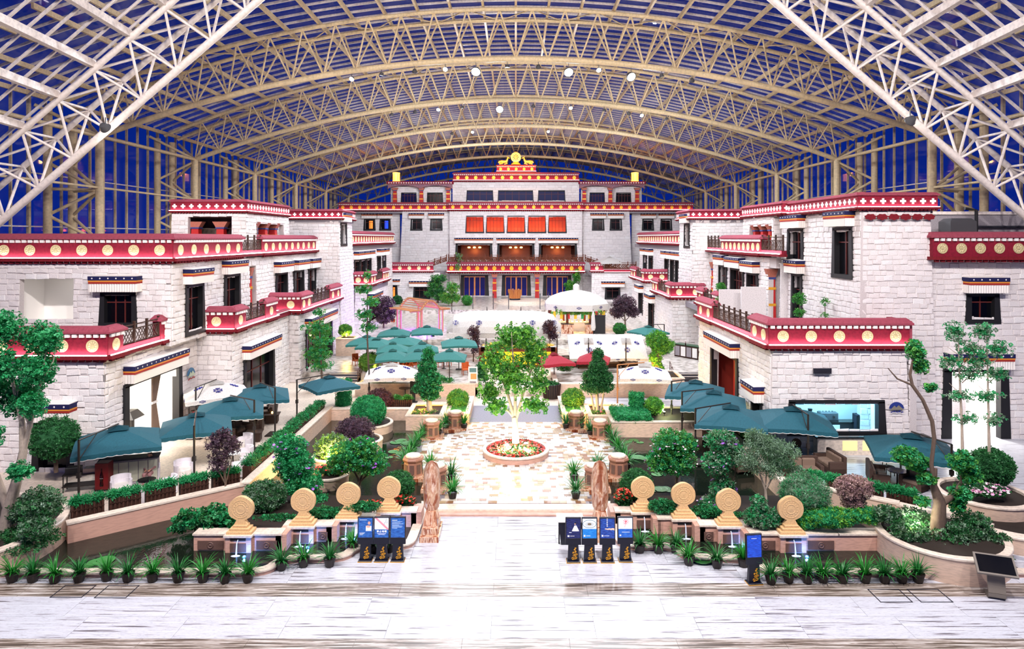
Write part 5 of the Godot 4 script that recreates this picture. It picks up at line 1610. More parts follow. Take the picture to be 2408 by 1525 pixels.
# ---------------------------------------------------------------- plants
func P(px: float, py: float, d: float) -> Vector3:
	return V(fx(px, d), fy(py, d), d)
func leaf_shapes() -> void:
	var r := RandomNumberGenerator.new()
	r.seed = 11
	for kind in ["sprig", "sprig_long", "sprig_fan"]:
		var m := MB.new()
		var n := 9
		for i in n:
			var a := TAU * i * 0.382 + r.randf() * 0.6
			var el := r.randf_range(-0.5, 1.2)
			var dir := Vector3(cos(a) * cos(el), sin(el), sin(a) * cos(el))
			var o := dir * r.randf_range(0.05, 0.35) + Vector3(0, r.randf_range(-0.2, 0.2), 0)
			var side := dir.cross(Vector3(r.randf() - 0.5, 1, r.randf() - 0.5)).normalized()
			var nn := side.cross(dir).normalized()
			var l := 0.62
			var w := 0.2
			if kind == "sprig_long":
				l = 0.85
				w = 0.11
			if kind == "sprig_fan":
				l = 0.5
				w = 0.27
			var tip := o + dir * l - nn * 0.1
			var mid := o + dir * l * 0.5
			m.tri(o, mid + side * w - nn * 0.05, tip)
			m.tri(o, tip, mid - side * w - nn * 0.05)
		S[kind] = m.mesh()
	var fl := MB.new()
	for i in 6:
		var a := TAU * i / 6
		var b := TAU * (i + 1) / 6
		var m2 := (a + b) * 0.5
		fl.tri(Vector3.ZERO, Vector3(cos(a) * 0.3, 0.12, sin(a) * 0.3), Vector3(cos(m2) * 0.55, 0.2, sin(m2) * 0.55))
		fl.tri(Vector3.ZERO, Vector3(cos(m2) * 0.55, 0.2, sin(m2) * 0.55), Vector3(cos(b) * 0.3, 0.12, sin(b) * 0.3))
	S.flower = fl.mesh()
	for k in 3:
		var m := MB.new()
		var n := 64
		for i in n:
			var a := r.randf() * TAU
			var l := r.randf_range(0.45, 0.78)
			var lift := r.randf_range(0.55, 1.45)
			var dir := Vector3(cos(a), 0, sin(a))
			var side := Vector3(-sin(a), 0, cos(a))
			var p := dir * 0.05 + UP * 0.27
			var v := dir * cos(lift) + UP * sin(lift)
			var w := r.randf_range(0.014, 0.022)
			for s in 4:
				var q := p + v * l / 4.0
				v = (v + Vector3(0, -0.34, 0)).normalized()
				var w2 := w * (1.0 if s < 2 else 0.6 if s == 2 else 0.05)
				m.quad(p - side * w, q - side * w2, q + side * w2, p + side * w)
				p = q
				w = w2
		S["blades_%d" % k] = m.mesh()
	S.pot = MB.new().lathe([Vector2(0.13, 0), Vector2(0.15, 0.03), Vector2(0.2, 0.26), Vector2(0.215, 0.27), Vector2(0.215, 0.31), Vector2(0.19, 0.31), Vector2(0.18, 0.26), Vector2(0, 0.26)], 16).mesh()
	M.leaf = mt(Color(1, 1, 1), 0.5, 0.0, 0.4)
	M.leaf.vertex_color_use_as_albedo = true
	M.leaf.backlight_enabled = true
	M.leaf.backlight = Color(0.6, 0.65, 0.4)
	M.petal = mt(Color(1, 1, 1), 0.6)
	M.petal.vertex_color_use_as_albedo = true
	M.blade = mt(Color(0.1, 0.42, 0.16), 0.45)
	M.blade_b = mt(Color(0.13, 0.5, 0.15), 0.45)
	M.pot = mt(Color(0.12, 0.08, 0.07), 0.45)
	M.bark = grained(Color(0.4, 0.33, 0.28), 0.9, M.soft, Vector3(2, 0.6, 2))
	M.bark_pale = grained(Color(0.72, 0.66, 0.6), 0.9, M.soft, Vector3(2, 0.6, 2))
	M.uplight = glow(Color(1, 0.85, 0.55), 14.0)
# linear leaf colours
const GREEN := [Color(0.035, 0.2, 0.035), Color(0.05, 0.27, 0.05), Color(0.09, 0.33, 0.05)]
const DEEP := [Color(0.015, 0.1, 0.03), Color(0.025, 0.15, 0.04), Color(0.04, 0.2, 0.06)]
const EMERALD := [Color(0.01, 0.22, 0.07), Color(0.02, 0.3, 0.1), Color(0.05, 0.38, 0.14)]
const LIME := [Color(0.14, 0.4, 0.04), Color(0.2, 0.5, 0.06), Color(0.1, 0.33, 0.04)]
const PURPLE := [Color(0.06, 0.035, 0.06), Color(0.1, 0.05, 0.08), Color(0.14, 0.09, 0.12)]
const PLUM := [Color(0.09, 0.03, 0.04), Color(0.14, 0.05, 0.05), Color(0.06, 0.03, 0.03)]
const SILVER := [Color(0.14, 0.25, 0.16), Color(0.22, 0.34, 0.24), Color(0.1, 0.2, 0.1)]
const BLUSH := [Color(0.4, 0.24, 0.24), Color(0.3, 0.18, 0.2), Color(0.5, 0.34, 0.32)]
const YELLOWISH := [Color(0.16, 0.36, 0.05), Color(0.22, 0.42, 0.07), Color(0.12, 0.3, 0.05)]

# n sprigs spread over ellipsoids [centre, radii] in the parent's axes, mostly near their skins
func foliage(o: Node3D, blobs: Array, n: int, size: float, cols: Array, opt := {}) -> void:
	var where := []
	var tint := []
	var total := 0.0
	for b in blobs:
		total += b[1].x * b[1].y + b[1].y * b[1].z + b[1].x * b[1].z
	for b in blobs:
		var r: Vector3 = b[1]
		var k := int(n * (r.x * r.y + r.y * r.z + r.x * r.z) / total)
		for i in k:
			var u := Vector3(rng.randfn(), rng.randfn(), rng.randfn()).normalized()
			var f := pow(rng.randf(), opt.get("fill", 0.25))
			var p: Vector3
			if opt.get("box", false):
				u = Vector3(rnd(-1, 1), rnd(-1, 1), rnd(-1, 1))
				var ax := rng.randi() % 3
				u[ax] = signf(u[ax])
				f = rnd(0.94, 1.03)
				if opt.get("drum", false) and ax != 1:
					var a := rng.randf() * TAU
					u = Vector3(cos(a), u.y, sin(a))
			p = b[0] + u * r * f * (1.0 + rnd(-1, 1) * opt.get("rough", 0.08))
			if p.y < opt.get("floor", -1e9):
				continue
			var s := size * rnd(0.7, 1.3)
			var bs := Basis(Vector3(rnd(-1, 1), rnd(-1, 1), rnd(-1, 1)).normalized(), rng.randf() * TAU).scaled(Vector3.ONE * s)
			where.append(Transform3D(bs, p))
			var c: Color = cols[rng.randi() % cols.size()]
			tint.append(c * rnd(0.75, 1.25))
	many("foliage", S[opt.get("leaf", "sprig")], M.leaf, o, where, tint)
	for e in opt.get("flowers", []):   # [colour, count, size]
		var fw := []
		var ft := []
		for i in e[1]:
			var b: Array = blobs[rng.randi() % blobs.size()]
			var u := Vector3(rng.randfn(), absf(rng.randfn()) * (1.0 if e.size() > 3 else rnd(-0.6, 1.0)), rng.randfn()).normalized()
			fw.append(Transform3D(Basis(Vector3(rnd(-1, 1), 0, rnd(-1, 1)).normalized(), rnd(-0.9, 0.9)).scaled(Vector3.ONE * e[2] * rnd(0.7, 1.3)), b[0] + u * b[1] * 1.03))
			ft.append((e[0] as Color) * rnd(0.8, 1.2))
		many("flowers", S.flower, M.petal, o, fw, ft)
	if opt.get("core", false):
		var mb := MB.new()
		for b in blobs:
			var r: Vector3 = b[1] * 0.86
			if opt.get("box", false) and not opt.get("drum", false):
				mb.box(b[0], r * 2.05)
			else:
				var prof := []
				for i in 9:
					var a := -PI / 2 + PI * i / 8
					prof.append(Vector2(cos(a), sin(a) * r.y) if not opt.get("drum", false) else Vector2(1.0 if i > 0 and i < 8 else 0.0, clampf(sin(a) * 1.3, -1, 1) * r.y))
				mb.lathe(prof, 14, b[0], r.x, r.z)
		part("inner_growth", mb, mt((cols[0] as Color).linear_to_srgb(), 0.95), o)
# stems: arrays of [px, py, radius]; blobs: [px, py, rx, ry, depth offset] in picture units at distance d
func plant(called: String, label: String, cat: String, d: float, stems: Array, blobs: Array, n: int, size: float, cols: Array, opt := {}) -> Node3D:
	if opt.has("rooted"):
		d = plaza_d(stems[0][0][1] if stems.size() else blobs[0][1] + blobs[0][3])
	var b0: Vector3 = P(stems[0][0][0], stems[0][0][1], d) if stems.size() else P(blobs[0][0], blobs[0][1] + blobs[0][3], d)
	var o := thing(called, label, cat, b0, 0.0, opt.get("group", ""))
	var k := 0
	for s in stems:
		var pts := []
		var rad := []
		for e in s:
			pts.append(P(e[0], e[1], d) - b0 + Vector3(0, 0, e[3] if e.size() > 3 else 0.0))
			rad.append(e[2])
		part("trunk" if k == 0 else "branch", MB.new().tube(pts, rad, 8), opt.get("bark", M.bark), o)
		k += 1
	var list := []
	for e in blobs:
		var r := Vector3(e[2] * d / F, e[3] * d / F, (e[2] * 0.5 + e[3] * 0.5) * d / F * opt.get("deep", 1.0))
		list.append([P(e[0], e[1], d) - b0 + Vector3(0, 0, -(e[4] if e.size() > 4 else 0.0)), r])
	foliage(o, list, n, size, cols, opt)
	return o
func plaza_d(py: float) -> float:   # distance of the plaza floor seen in picture row py
	for e in [[0.15, 49.0], [0.75, 68.5], [1.3, 92.0], [1.8, 120.0]]:
		var d: float = F * (EYE - e[0]) / (py - VY)
		if d < e[1]:
			return d
	return 110.0
func uplight(where: Vector3, energy: float, c := Color(1, 0.72, 0.35), label := "") -> void:
	var o := thing("garden_lamp", label, "garden lamp", where, 0.0, "garden spotlights")
	part("stake", MB.new().tube([Vector3(0, -0.05, 0), Vector3(0, 0.1, 0)], 0.02, 6), M.pot, o)
	part("lamp_housing", MB.new().lathe([Vector2(0.05, 0.08), Vector2(0.085, 0.1), Vector2(0.085, 0.19), Vector2(0.07, 0.19)], 10), M.pot, o)
	part("lamp_glass", MB.new().lathe([Vector2(0.07, 0.18), Vector2(0.06, 0.21), Vector2(0, 0.22)], 10), glow(c, 14.0), o)
	omni(where + Vector3(0, 0.3, 0), energy, c, 0.08)
func soft_ball(called: String, label: String, px: float, py: float, r: float, d: float, cols: Array, n := 1100, size := 0.11, squash := 0.9, opt := {}) -> void:
	var o := {"core": true, "rough": 0.05, "fill": 0.12, "group": opt.get("group", "")}
	o.merge(opt, true)
	plant(called, label, "bush", d, [], [[px, py, r, r * squash]], n, size, cols, o)

func pot_grass(where: Vector3, label: String, i: int, grp: String, sc := 1.0) -> void:
	var o := thing("potted_grass_plant", label, "potted plant", where, rng.randf() * TAU, grp)
	part("pot", S.pot, M.pot, o)
	part("leaves", S["blades_%d" % (i % 3)], M.blade if i % 2 else M.blade_b, o, Transform3D(Basis.from_scale(Vector3.ONE * sc), Vector3.ZERO)).set_meta("kind", "stuff")
func ordinal(i: int) -> String:
	return ["first", "second", "third", "fourth", "fifth", "sixth", "seventh", "eighth", "ninth", "tenth", "eleventh", "twelfth", "thirteenth", "fourteenth"][i]

func plants() -> void:
	leaf_shapes()
	# potted strap-leaved plants along the kerbs
	var rows := [["by the left pond, %s from left in the front row", [[29, 1362], [77, 1362], [129, 1364], [186, 1362], [251, 1359], [301, 1361], [359, 1361], [419, 1362], [477, 1362], [529, 1364], [583, 1362]]],
		["on the left kerb step near the sign stands, %s from left", [[662, 1334], [714, 1326], [775, 1326], [830, 1290], [878, 1294], [916, 1292]]],
		["on the right kerb step near the sign stands, %s from left", [[1504, 1293], [1548, 1294], [1589, 1294], [1620, 1322], [1686, 1329], [1748, 1326]]],
		["by the right pond, %s from left in the front row", [[1813, 1366], [1854, 1363], [1898, 1364], [1935, 1363], [1981, 1364], [2034, 1363], [2080, 1364], [2121, 1363], [2159, 1363]]]]
	var c := 0
	for r in rows:
		for i in r[1].size():
			pot_grass(at(r[1][i][0], r[1][i][1] + 5, 0.0), "strap-leaved pot plant " + (r[0] % ordinal(i)), c, "potted strap-leaved plants")
			c += 1
	var pat := [["left of the patio by the rear pedestals", [[1031, 1023], [1049, 1008], [1091, 1008]]], ["on the patio's left pond edge", [[995, 1030], [983, 1048], [972, 1067], [962, 1086], [953, 1103]]], ["left of the patio by the front pedestals", [[1012, 1112], [1062, 1130], [1064, 1172]]],
		["right of the patio by the rear pedestals", [[1331, 1008], [1366, 1008], [1389, 1024]]], ["on the patio's right pond edge", [[1429, 1030], [1441, 1048], [1453, 1067], [1465, 1086], [1474, 1103]]], ["right of the patio by the front pedestals", [[1405, 1112], [1350, 1130], [1354, 1172]]]]
	for r in pat:
		for i in r[1].size():
			pot_grass(at(r[1][i][0], r[1][i][1], 0.14), "grassy pot plant %s, %s toward the camera" % [r[0], ordinal(i)], c, "patio pot plants", 1.2)
			c += 1
	# floodlit tree in the middle
	plant("courtyard_tree", "bright uplit green tree in the round flower bed", "tree", 35.8, [[[1213, 1040, 0.2], [1212, 1005, 0.16], [1210, 980, 0.15]], [[1210, 985, 0.11], [1195, 930, 0.07], [1170, 860, 0.045], [1160, 820, 0.02]], [[1211, 985, 0.11], [1212, 910, 0.07], [1205, 820, 0.04], [1203, 780, 0.02]], [[1213, 985, 0.1], [1232, 920, 0.06], [1255, 850, 0.04], [1265, 810, 0.02]], [[1208, 980, 0.08], [1180, 950, 0.04], [1150, 925, 0.02]], [[1214, 975, 0.08], [1240, 945, 0.04], [1272, 915, 0.02]]],
		[[1165, 850, 36, 50], [1203, 795, 44, 36, 0.5], [1253, 830, 36, 48], [1150, 915, 26, 34, -0.4], [1268, 905, 24, 34, 0.5], [1208, 880, 42, 50, -0.5], [1235, 780, 30, 25, -0.5], [1168, 945, 34, 20, -0.7], [1258, 945, 36, 20, -0.6]], 2900, 0.17, LIME + GREEN, {"bark": M.bark_pale, "fill": 0.85, "leaf": "sprig_fan", "rough": 0.25})
	omni(at(1192, 1040, 0.75) + Vector3(0, 0, 0.75), 16.0, Color(1, 0.97, 0.75), 0.12)
	omni(at(1237, 1045, 0.75) + Vector3(0, 0, 0.5), 9.0, Color(1, 0.97, 0.75), 0.12)
	for e in [["brightest spotlight at the foot of the floodlit tree", 1192, 0.6], ["second spotlight at the foot of the floodlit tree", 1237, 0.35]]:
		var o := thing("tree_spotlight", e[0], "spotlight", at(e[1], 1046, 0.45) + Vector3(0, 0, e[2]), 0.0, "tree spotlights")
		part("lamp_housing", MB.new().lathe([Vector2(0.04, 0), Vector2(0.12, 0.05), Vector2(0.12, 0.2)], 12), M.pot, o)
		part("lamp_glass", MB.new().lathe([Vector2(0.115, 0.19), Vector2(0.1, 0.24), Vector2(0, 0.26)], 12), glow(Color(1, 0.98, 0.85), 40.0), o)
	var red := [[Color(0.7, 0.03, 0.02), 150, 0.16], [Color(0.75, 0.12, 0.12), 120, 0.15], [Color(0.8, 0.3, 0.3), 60, 0.13]]
	var bed := thing("flower_bed", "red and pink flowers filling the round bed under the floodlit tree", "flowers", V(0, 0.4, 35.8), 0.0, "", "stuff")
	foliage(bed, [[Vector3(0, 0.0, 0), Vector3(1.45, 0.26, 1.45)]], 1100, 0.12, DEEP, {"floor": -0.02, "flowers": [[Color(0.7, 0.03, 0.02), 280, 0.15, 1], [Color(0.7, 0.1, 0.1), 220, 0.14, 1], [Color(0.75, 0.3, 0.3), 120, 0.13, 1]]})
	# conical trees and lit balls beside the path
	plant("conical_tree", "clipped conical evergreen with lit trunk in the box planter left of the path", "tree", 42.0, [[[1010, 966, 0.2], [1008, 930, 0.14], [1008, 850, 0.07]]], [[1007, 835, 14, 18], [1005, 862, 22, 20], [1008, 888, 32, 20], [1004, 912, 36, 16], [1010, 930, 24, 10]], 1900, 0.15, DEEP + EMERALD, {"bark": M.bark_pale, "fill": 0.3})
	plant("conical_tree", "clipped conical evergreen with many lit stems in the box planter right of the path", "tree", 42.0, [[[1405, 966, 0.12], [1404, 920, 0.09], [1404, 850, 0.06]], [[1398, 966, 0.08], [1390, 925, 0.05]], [[1412, 966, 0.08], [1420, 925, 0.05]]], [[1406, 836, 13, 18], [1406, 862, 22, 20], [1406, 886, 36, 20], [1404, 908, 40, 16]], 2000, 0.15, DEEP, {"bark": M.bark_pale, "fill": 0.3})
	uplight(at(1003, 962, 0.92), 5.0, Color(1, 0.7, 0.3), "small warm spotlight at the foot of the left conical tree")
	uplight(at(1398, 962, 0.92), 5.0, Color(1, 0.7, 0.3), "small warm spotlight at the foot of the right conical tree")
	soft_ball("ball_bush", "ball bush lit from below in the box planter left of the path", 1077, 938, 25, 43.8, GREEN + YELLOWISH)
	soft_ball("ball_bush", "ball bush lit from below in the box planter right of the path", 1348, 937, 27, 43.8, GREEN + YELLOWISH)
	uplight(at(1077, 975, 0.8), 8.0, Color(1, 0.8, 0.45), "small warm spotlight under the ball bush left of the path")
	uplight(at(1348, 975, 0.8), 8.0, Color(1, 0.8, 0.45), "small warm spotlight under the ball bush right of the path")
	plant("flower_bed", "low mixed flowers round the conical tree left of the path", "flowers", 41.8, [], [[998, 972, 36, 6]], 500, 0.12, GREEN + YELLOWISH, {"deep": 1.6, "flowers": [[Color(0.7, 0.25, 0.3), 120, 0.11, 1], [Color(0.7, 0.4, 0.05), 60, 0.1, 1]]})
	plant("flower_bed", "low mixed flowers round the conical tree right of the path", "flowers", 41.8, [], [[1412, 972, 36, 6]], 500, 0.12, GREEN + YELLOWISH, {"deep": 1.6, "flowers": [[Color(0.7, 0.25, 0.3), 120, 0.11, 1], [Color(0.7, 0.1, 0.05), 60, 0.1, 1]]})
	plant("box_hedge", "low clipped hedge under the ball bush left of the path", "hedge", 43.0, [], [[1077, 966, 25, 9]], 700, 0.1, GREEN, {"box": true, "core": true, "deep": 2.6})
	plant("box_hedge", "low clipped hedge under the ball bush right of the path", "hedge", 43.0, [], [[1348, 966, 28, 9]], 700, 0.1, GREEN, {"box": true, "core": true, "deep": 2.6})
	plant("box_hedge", "long clipped hedge block beside the right white parasol", "hedge", 40.4, [], [[1482, 973, 40, 9]], 1100, 0.11, EMERALD, {"box": true, "core": true, "deep": 1.8})
	plant("column_hedge", "clipped cylindrical hedge beside the right white parasol", "hedge", 41.3, [], [[1497, 947, 16, 21]], 800, 0.11, EMERALD, {"box": true, "drum": true, "core": true})
	soft_ball("ball_bush", "loose yellow-green round bush behind the right hedge", 1537, 954, 22, 41.0, LIME + GREEN, 700, 0.12)
	uplight(at(1562, 975, 0.9), 3.0, Color(0.95, 1, 0.7), "small spotlight behind the right hedge")
	plant("column_hedge", "tall clipped hedge pillar behind the left green parasol", "hedge", 46.5, [], [[808, 928, 17, 32]], 900, 0.11, EMERALD, {"box": true, "drum": true, "core": true})
	# left garden
	soft_ball("ball_bush", "clipped green ball bush in the left pond planter", 866, 967, 41, 40.6, EMERALD, 1700, 0.12)
	soft_ball("ball_bush", "dark red-brown ball bush behind the left pond", 892, 944, 33, 43.9, PLUM, 1300, 0.11)
	soft_ball("loose_bush", "purple-brown bush in the left pond planter", 836, 1010, 42, 37.2, PURPLE, 1500, 0.11, 0.7, {"rough": 0.14})
	soft_ball("loose_bush", "yellow-lit leafy bush in the left pond", 782, 1052, 42, 34.3, YELLOWISH + SILVER, 1300, 0.12, 0.72, {"rough": 0.16, "fill": 0.4, "core": false})
	uplight(at(775, 1083, 0.6), 16.0, Color(1, 0.85, 0.45), "yellow spotlight in the round planter of the left pond")
	uplight(at(785, 1100, 0.6), 7.0, Color(1, 0.8, 0.45), "yellow spotlight among red flowers in the left pond")
	plant("flower_bed", "red flowers in the front round planter of the left pond", "flowers", 31.7, [], [[778, 1103, 38, 8]], 420, 0.11, DEEP, {"flowers": [[Color(0.75, 0.06, 0.04), 120, 0.12, 1]]})
	plant("flowering_shrub", "airy green shrub with purple blossoms behind the third left medallion", "shrub", 30.0, [[[845, 1150, 0.07], [843, 1125, 0.05], [820, 1085, 0.03], [800, 1060, 0.015]], [[845, 1140, 0.06], [855, 1100, 0.03], [870, 1060, 0.015]], [[843, 1135, 0.05], [880, 1100, 0.03], [900, 1075, 0.015]]], [[830, 1070, 58, 36], [875, 1085, 40, 34], [850, 1050, 40, 24], [800, 1090, 34, 24]], 2000, 0.13, EMERALD + GREEN, {"fill": 0.5, "flowers": [[Color(0.3, 0.08, 0.5), 70, 0.13]]})
	soft_ball("ball_bush", "dark green ball bush behind the innermost left medallion", 938, 1140, 36, 28.6, DEEP, 1500, 0.09)
	plant("flower_bed", "red geraniums by the innermost left medallion", "flowers", 28.0, [], [[945, 1180, 32, 14], [880, 1190, 40, 10]], 500, 0.11, DEEP, {"flowers": [[Color(0.8, 0.05, 0.03), 120, 0.13, 1], [Color(0.85, 0.2, 0.15), 60, 0.12, 1]]})
	plant("flowering_shrub", "tall leaning bougainvillea with purple blossoms on the left wall", "shrub", 28.4, [[[735, 1200, 0.06], [725, 1160, 0.05], [700, 1100, 0.03], [685, 1050, 0.015]], [[735, 1195, 0.04], [745, 1150, 0.02]]], [[683, 1048, 38, 26], [690, 1088, 48, 34], [712, 1135, 44, 34], [732, 1180, 40, 26]], 2600, 0.13, EMERALD, {"fill": 0.35, "flowers": [[Color(0.3, 0.1, 0.5), 60, 0.14], [Color(0.4, 0.2, 0.55), 20, 0.13]]})
	plant("loose_bush", "grey-green rounded shrub on thin stems behind the outermost left medallions", "bush", 27.4, [[[625, 1220, 0.04], [615, 1180, 0.02]], [[625, 1220, 0.04], [640, 1175, 0.02]], [[622, 1220, 0.03], [600, 1185, 0.015]]], [[622, 1165, 50, 34]], 2000, 0.1, SILVER + DEEP, {"fill": 0.2, "rough": 0.1})
	plant("loose_bush", "broad-leaved dark green shrub trailing over the left pond", "bush", 25.9, [[[500, 1250, 0.03], [470, 1225, 0.02]]], [[450, 1220, 40, 22], [505, 1215, 40, 28], [420, 1240, 22, 12], [545, 1232, 36, 18]], 900, 0.17, EMERALD + DEEP, {"leaf": "sprig_fan", "fill": 0.6})
	plant("ground_cover", "dark ivy ground cover filling the left bed behind the medallions", "ground cover", 26.6, [], [[660, 1222, 70, 12], [760, 1205, 50, 14], [850, 1190, 50, 10], [560, 1240, 40, 8]], 2200, 0.1, DEEP + EMERALD, {"deep": 0.6, "fill": 0.5})
	plant("ornamental_plum", "small purple-leaved tree on bare stems at the left terrace edge", "tree", 29.4, [[[530, 1172, 0.05], [530, 1130, 0.04], [520, 1070, 0.02], [510, 1040, 0.01]], [[530, 1140, 0.03], [545, 1080, 0.015], [550, 1050, 0.01]], [[529, 1135, 0.03], [505, 1090, 0.015], [498, 1060, 0.01]], [[530, 1120, 0.02], [535, 1060, 0.01]]], [[510, 1040, 28, 26], [545, 1050, 22, 26], [525, 1020, 22, 14], [515, 1085, 30, 26]], 700, 0.12, PURPLE, {"fill": 0.7})
	plant("tall_tree", "tall leaning tree with glossy green leaves at the left edge", "tree", 24.9, [[[12, 1262, 0.28], [20, 1200, 0.22], [42, 1120, 0.17], [55, 1060, 0.14], [52, 990, 0.1], [30, 900, 0.06], [20, 820, 0.03]], [[48, 1090, 0.12], [70, 1000, 0.08], [95, 900, 0.05], [110, 820, 0.02]], [[20, 1200, 0.16], [-15, 1100, 0.12], [-25, 980, 0.06], [-20, 860, 0.03]], [[70, 1000, 0.05], [40, 930, 0.03], [50, 850, 0.015]], [[95, 900, 0.03], [125, 850, 0.02], [135, 800, 0.01]]],
		[[10, 770, 46, 40], [70, 800, 46, 40, 0.6], [120, 800, 28, 30], [20, 850, 50, 50, -0.7], [85, 870, 44, 50], [30, 940, 50, 46, 0.4], [95, 945, 30, 34, -0.4], [-20, 900, 30, 70], [10, 1010, 36, 30, -0.8], [85, 1090, 30, 22, -0.8], [-20, 760, 30, 40]], 6500, 0.125, EMERALD, {"fill": 0.75, "leaf": "sprig_fan", "bark": M.bark_pale})
	plant("loose_bush", "dull green shrub growing in the large left planter", "bush", 24.5, [[[70, 1265, 0.03], [80, 1210, 0.02]]], [[95, 1185, 52, 40], [40, 1215, 44, 30, 0.5], [110, 1225, 40, 26, -0.6]], 1900, 0.11, SILVER + DEEP, {"fill": 0.4})
	plant("ground_cover", "dark ground cover in the large left planter", "ground cover", 24.2, [], [[40, 1270, 100, 16], [-10, 1290, 60, 12, -0.6]], 1500, 0.11, DEEP, {"deep": 1.3, "fill": 0.5})
	plant("ivy_tree", "dark ivy-clad rounded tree behind the left umbrella", "tree", 31.6, [[[132, 1110, 0.1], [130, 1050, 0.08]]], [[128, 1030, 52, 50]], 1600, 0.12, DEEP, {"core": true, "fill": 0.15})
	# right garden
	soft_ball("ball_bush", "dark green ball bush behind the innermost right medallion", 1496, 1137, 38, 28.6, DEEP, 1500, 0.09)
	plant("flower_bed", "red geraniums by the innermost right medallion", "flowers", 28.0, [], [[1465, 1170, 20, 20], [1530, 1195, 24, 8]], 420, 0.11, DEEP, {"flowers": [[Color(0.8, 0.05, 0.03), 120, 0.13, 1], [Color(0.85, 0.2, 0.15), 50, 0.12, 1]]})
	plant("flowering_shrub", "airy green tree with pale blossoms leaning over the right pond", "shrub", 30.0, [[[1590, 1150, 0.06], [1592, 1110, 0.04], [1575, 1050, 0.02], [1565, 1020, 0.01]], [[1590, 1130, 0.04], [1610, 1080, 0.02], [1615, 1040, 0.01]]], [[1575, 1045, 44, 38], [1590, 1085, 48, 32], [1548, 1085, 30, 26], [1610, 1045, 30, 30]], 2200, 0.13, EMERALD + GREEN, {"fill": 0.5, "flowers": [[Color(0.8, 0.65, 0.7), 90, 0.1], [Color(0.35, 0.1, 0.5), 14, 0.13]]})
	plant("flowering_shrub", "tall green bougainvillea with violet blossoms behind the third right medallion", "shrub", 28.0, [[[1710, 1195, 0.05], [1705, 1130, 0.03], [1695, 1060, 0.015]], [[1712, 1180, 0.04], [1730, 1110, 0.02], [1725, 1050, 0.01]]], [[1695, 1035, 38, 24], [1712, 1065, 38, 30], [1685, 1090, 34, 30], [1700, 1150, 30, 30], [1672, 1185, 32, 20]], 2400, 0.13, EMERALD + SILVER, {"fill": 0.45, "flowers": [[Color(0.3, 0.1, 0.55), 50, 0.14], [Color(0.7, 0.5, 0.65), 40, 0.1]]})
	plant("olive_tree", "silvery loose-branched tree above the right medallions", "tree", 27.0, [[[1802, 1195, 0.07], [1800, 1150, 0.05], [1780, 1095, 0.025], [1765, 1060, 0.01]], [[1801, 1150, 0.04], [1830, 1095, 0.02], [1850, 1060, 0.01]], [[1800, 1140, 0.03], [1805, 1080, 0.015], [1795, 1030, 0.01]]], [[1790, 1045, 44, 26], [1840, 1065, 40, 30], [1765, 1085, 36, 28], [1815, 1100, 42, 24], [1775, 1020, 22, 16], [1870, 1105, 24, 14]], 1500, 0.13, SILVER, {"fill": 0.7, "leaf": "sprig_long", "bark": M.bark_pale})
	soft_ball("ball_bush", "silver-green ball shrub behind the outermost right medallion", 1892, 1160, 56, 26.2, SILVER + EMERALD, 2200, 0.1, 0.78, {"rough": 0.1, "leaf": "sprig_long"})
	plant("loose_bush", "pinkish vase-shaped twiggy shrub in the right bed", "bush", 25.8, [[[2007, 1212, 0.03], [2000, 1180, 0.02], [1980, 1140, 0.01]], [[2007, 1212, 0.03], [2010, 1170, 0.015], [2012, 1130, 0.01]], [[2008, 1212, 0.03], [2022, 1180, 0.015], [2040, 1140, 0.01]], [[2007, 1212, 0.02], [1990, 1165, 0.01]], [[2009, 1212, 0.02], [2030, 1165, 0.01]]], [[2007, 1145, 44, 28], [2007, 1178, 28, 20]], 1500, 0.1, BLUSH, {"fill": 0.3, "bark": M.bark_pale})
	plant("ground_cover", "bright green low hedge in the right bed under the twiggy shrub", "ground cover", 25.4, [], [[1950, 1215, 70, 20], [2035, 1210, 46, 18], [1900, 1225, 40, 14]], 2600, 0.1, EMERALD + LIME, {"fill": 0.2, "core": true, "deep": 0.8})
	plant("loose_bush", "pale-edged green bush between the two outer right medallions", "bush", 25.6, [], [[1793, 1215, 46, 22], [1785, 1185, 18, 20]], 1300, 0.11, EMERALD + SILVER, {"fill": 0.3})
	plant("ground_cover", "dark ground cover behind the inner right medallions", "ground cover", 26.8, [], [[1560, 1190, 36, 16], [1660, 1205, 36, 18], [1610, 1205, 30, 10], [1735, 1215, 24, 10]], 1700, 0.1, DEEP + EMERALD, {"deep": 0.7, "fill": 0.5})
	plant("bonsai_tree", "gnarled bonsai-like tree with clumps of bright leaves in the right round planter", "tree", 24.4, [[[2208, 1262, 0.3], [2207, 1215, 0.24], [2210, 1180, 0.2], [2195, 1140, 0.12], [2200, 1100, 0.06]], [[2212, 1185, 0.14], [2240, 1165, 0.09], [2262, 1130, 0.05], [2255, 1095, 0.03]], [[2200, 1170, 0.1], [2190, 1090, 0.07], [2197, 1030, 0.07], [2192, 990, 0.07], [2170, 940, 0.06], [2145, 905, 0.06], [2140, 880, 0.05], [2150, 830, 0.03]], [[2145, 905, 0.04], [2110, 890, 0.03], [2088, 865, 0.015]]],
		[[2130, 1070, 34, 22], [2170, 1095, 32, 20, 0.4], [2180, 1125, 24, 14], [2262, 1085, 30, 26], [2280, 1115, 26, 26], [2258, 1160, 24, 24], [2250, 1190, 18, 16], [2152, 825, 20, 28], [2165, 862, 18, 18], [2190, 910, 14, 12], [2168, 1178, 18, 12]], 2600, 0.12, EMERALD + GREEN, {"fill": 0.5, "leaf": "sprig_fan"})
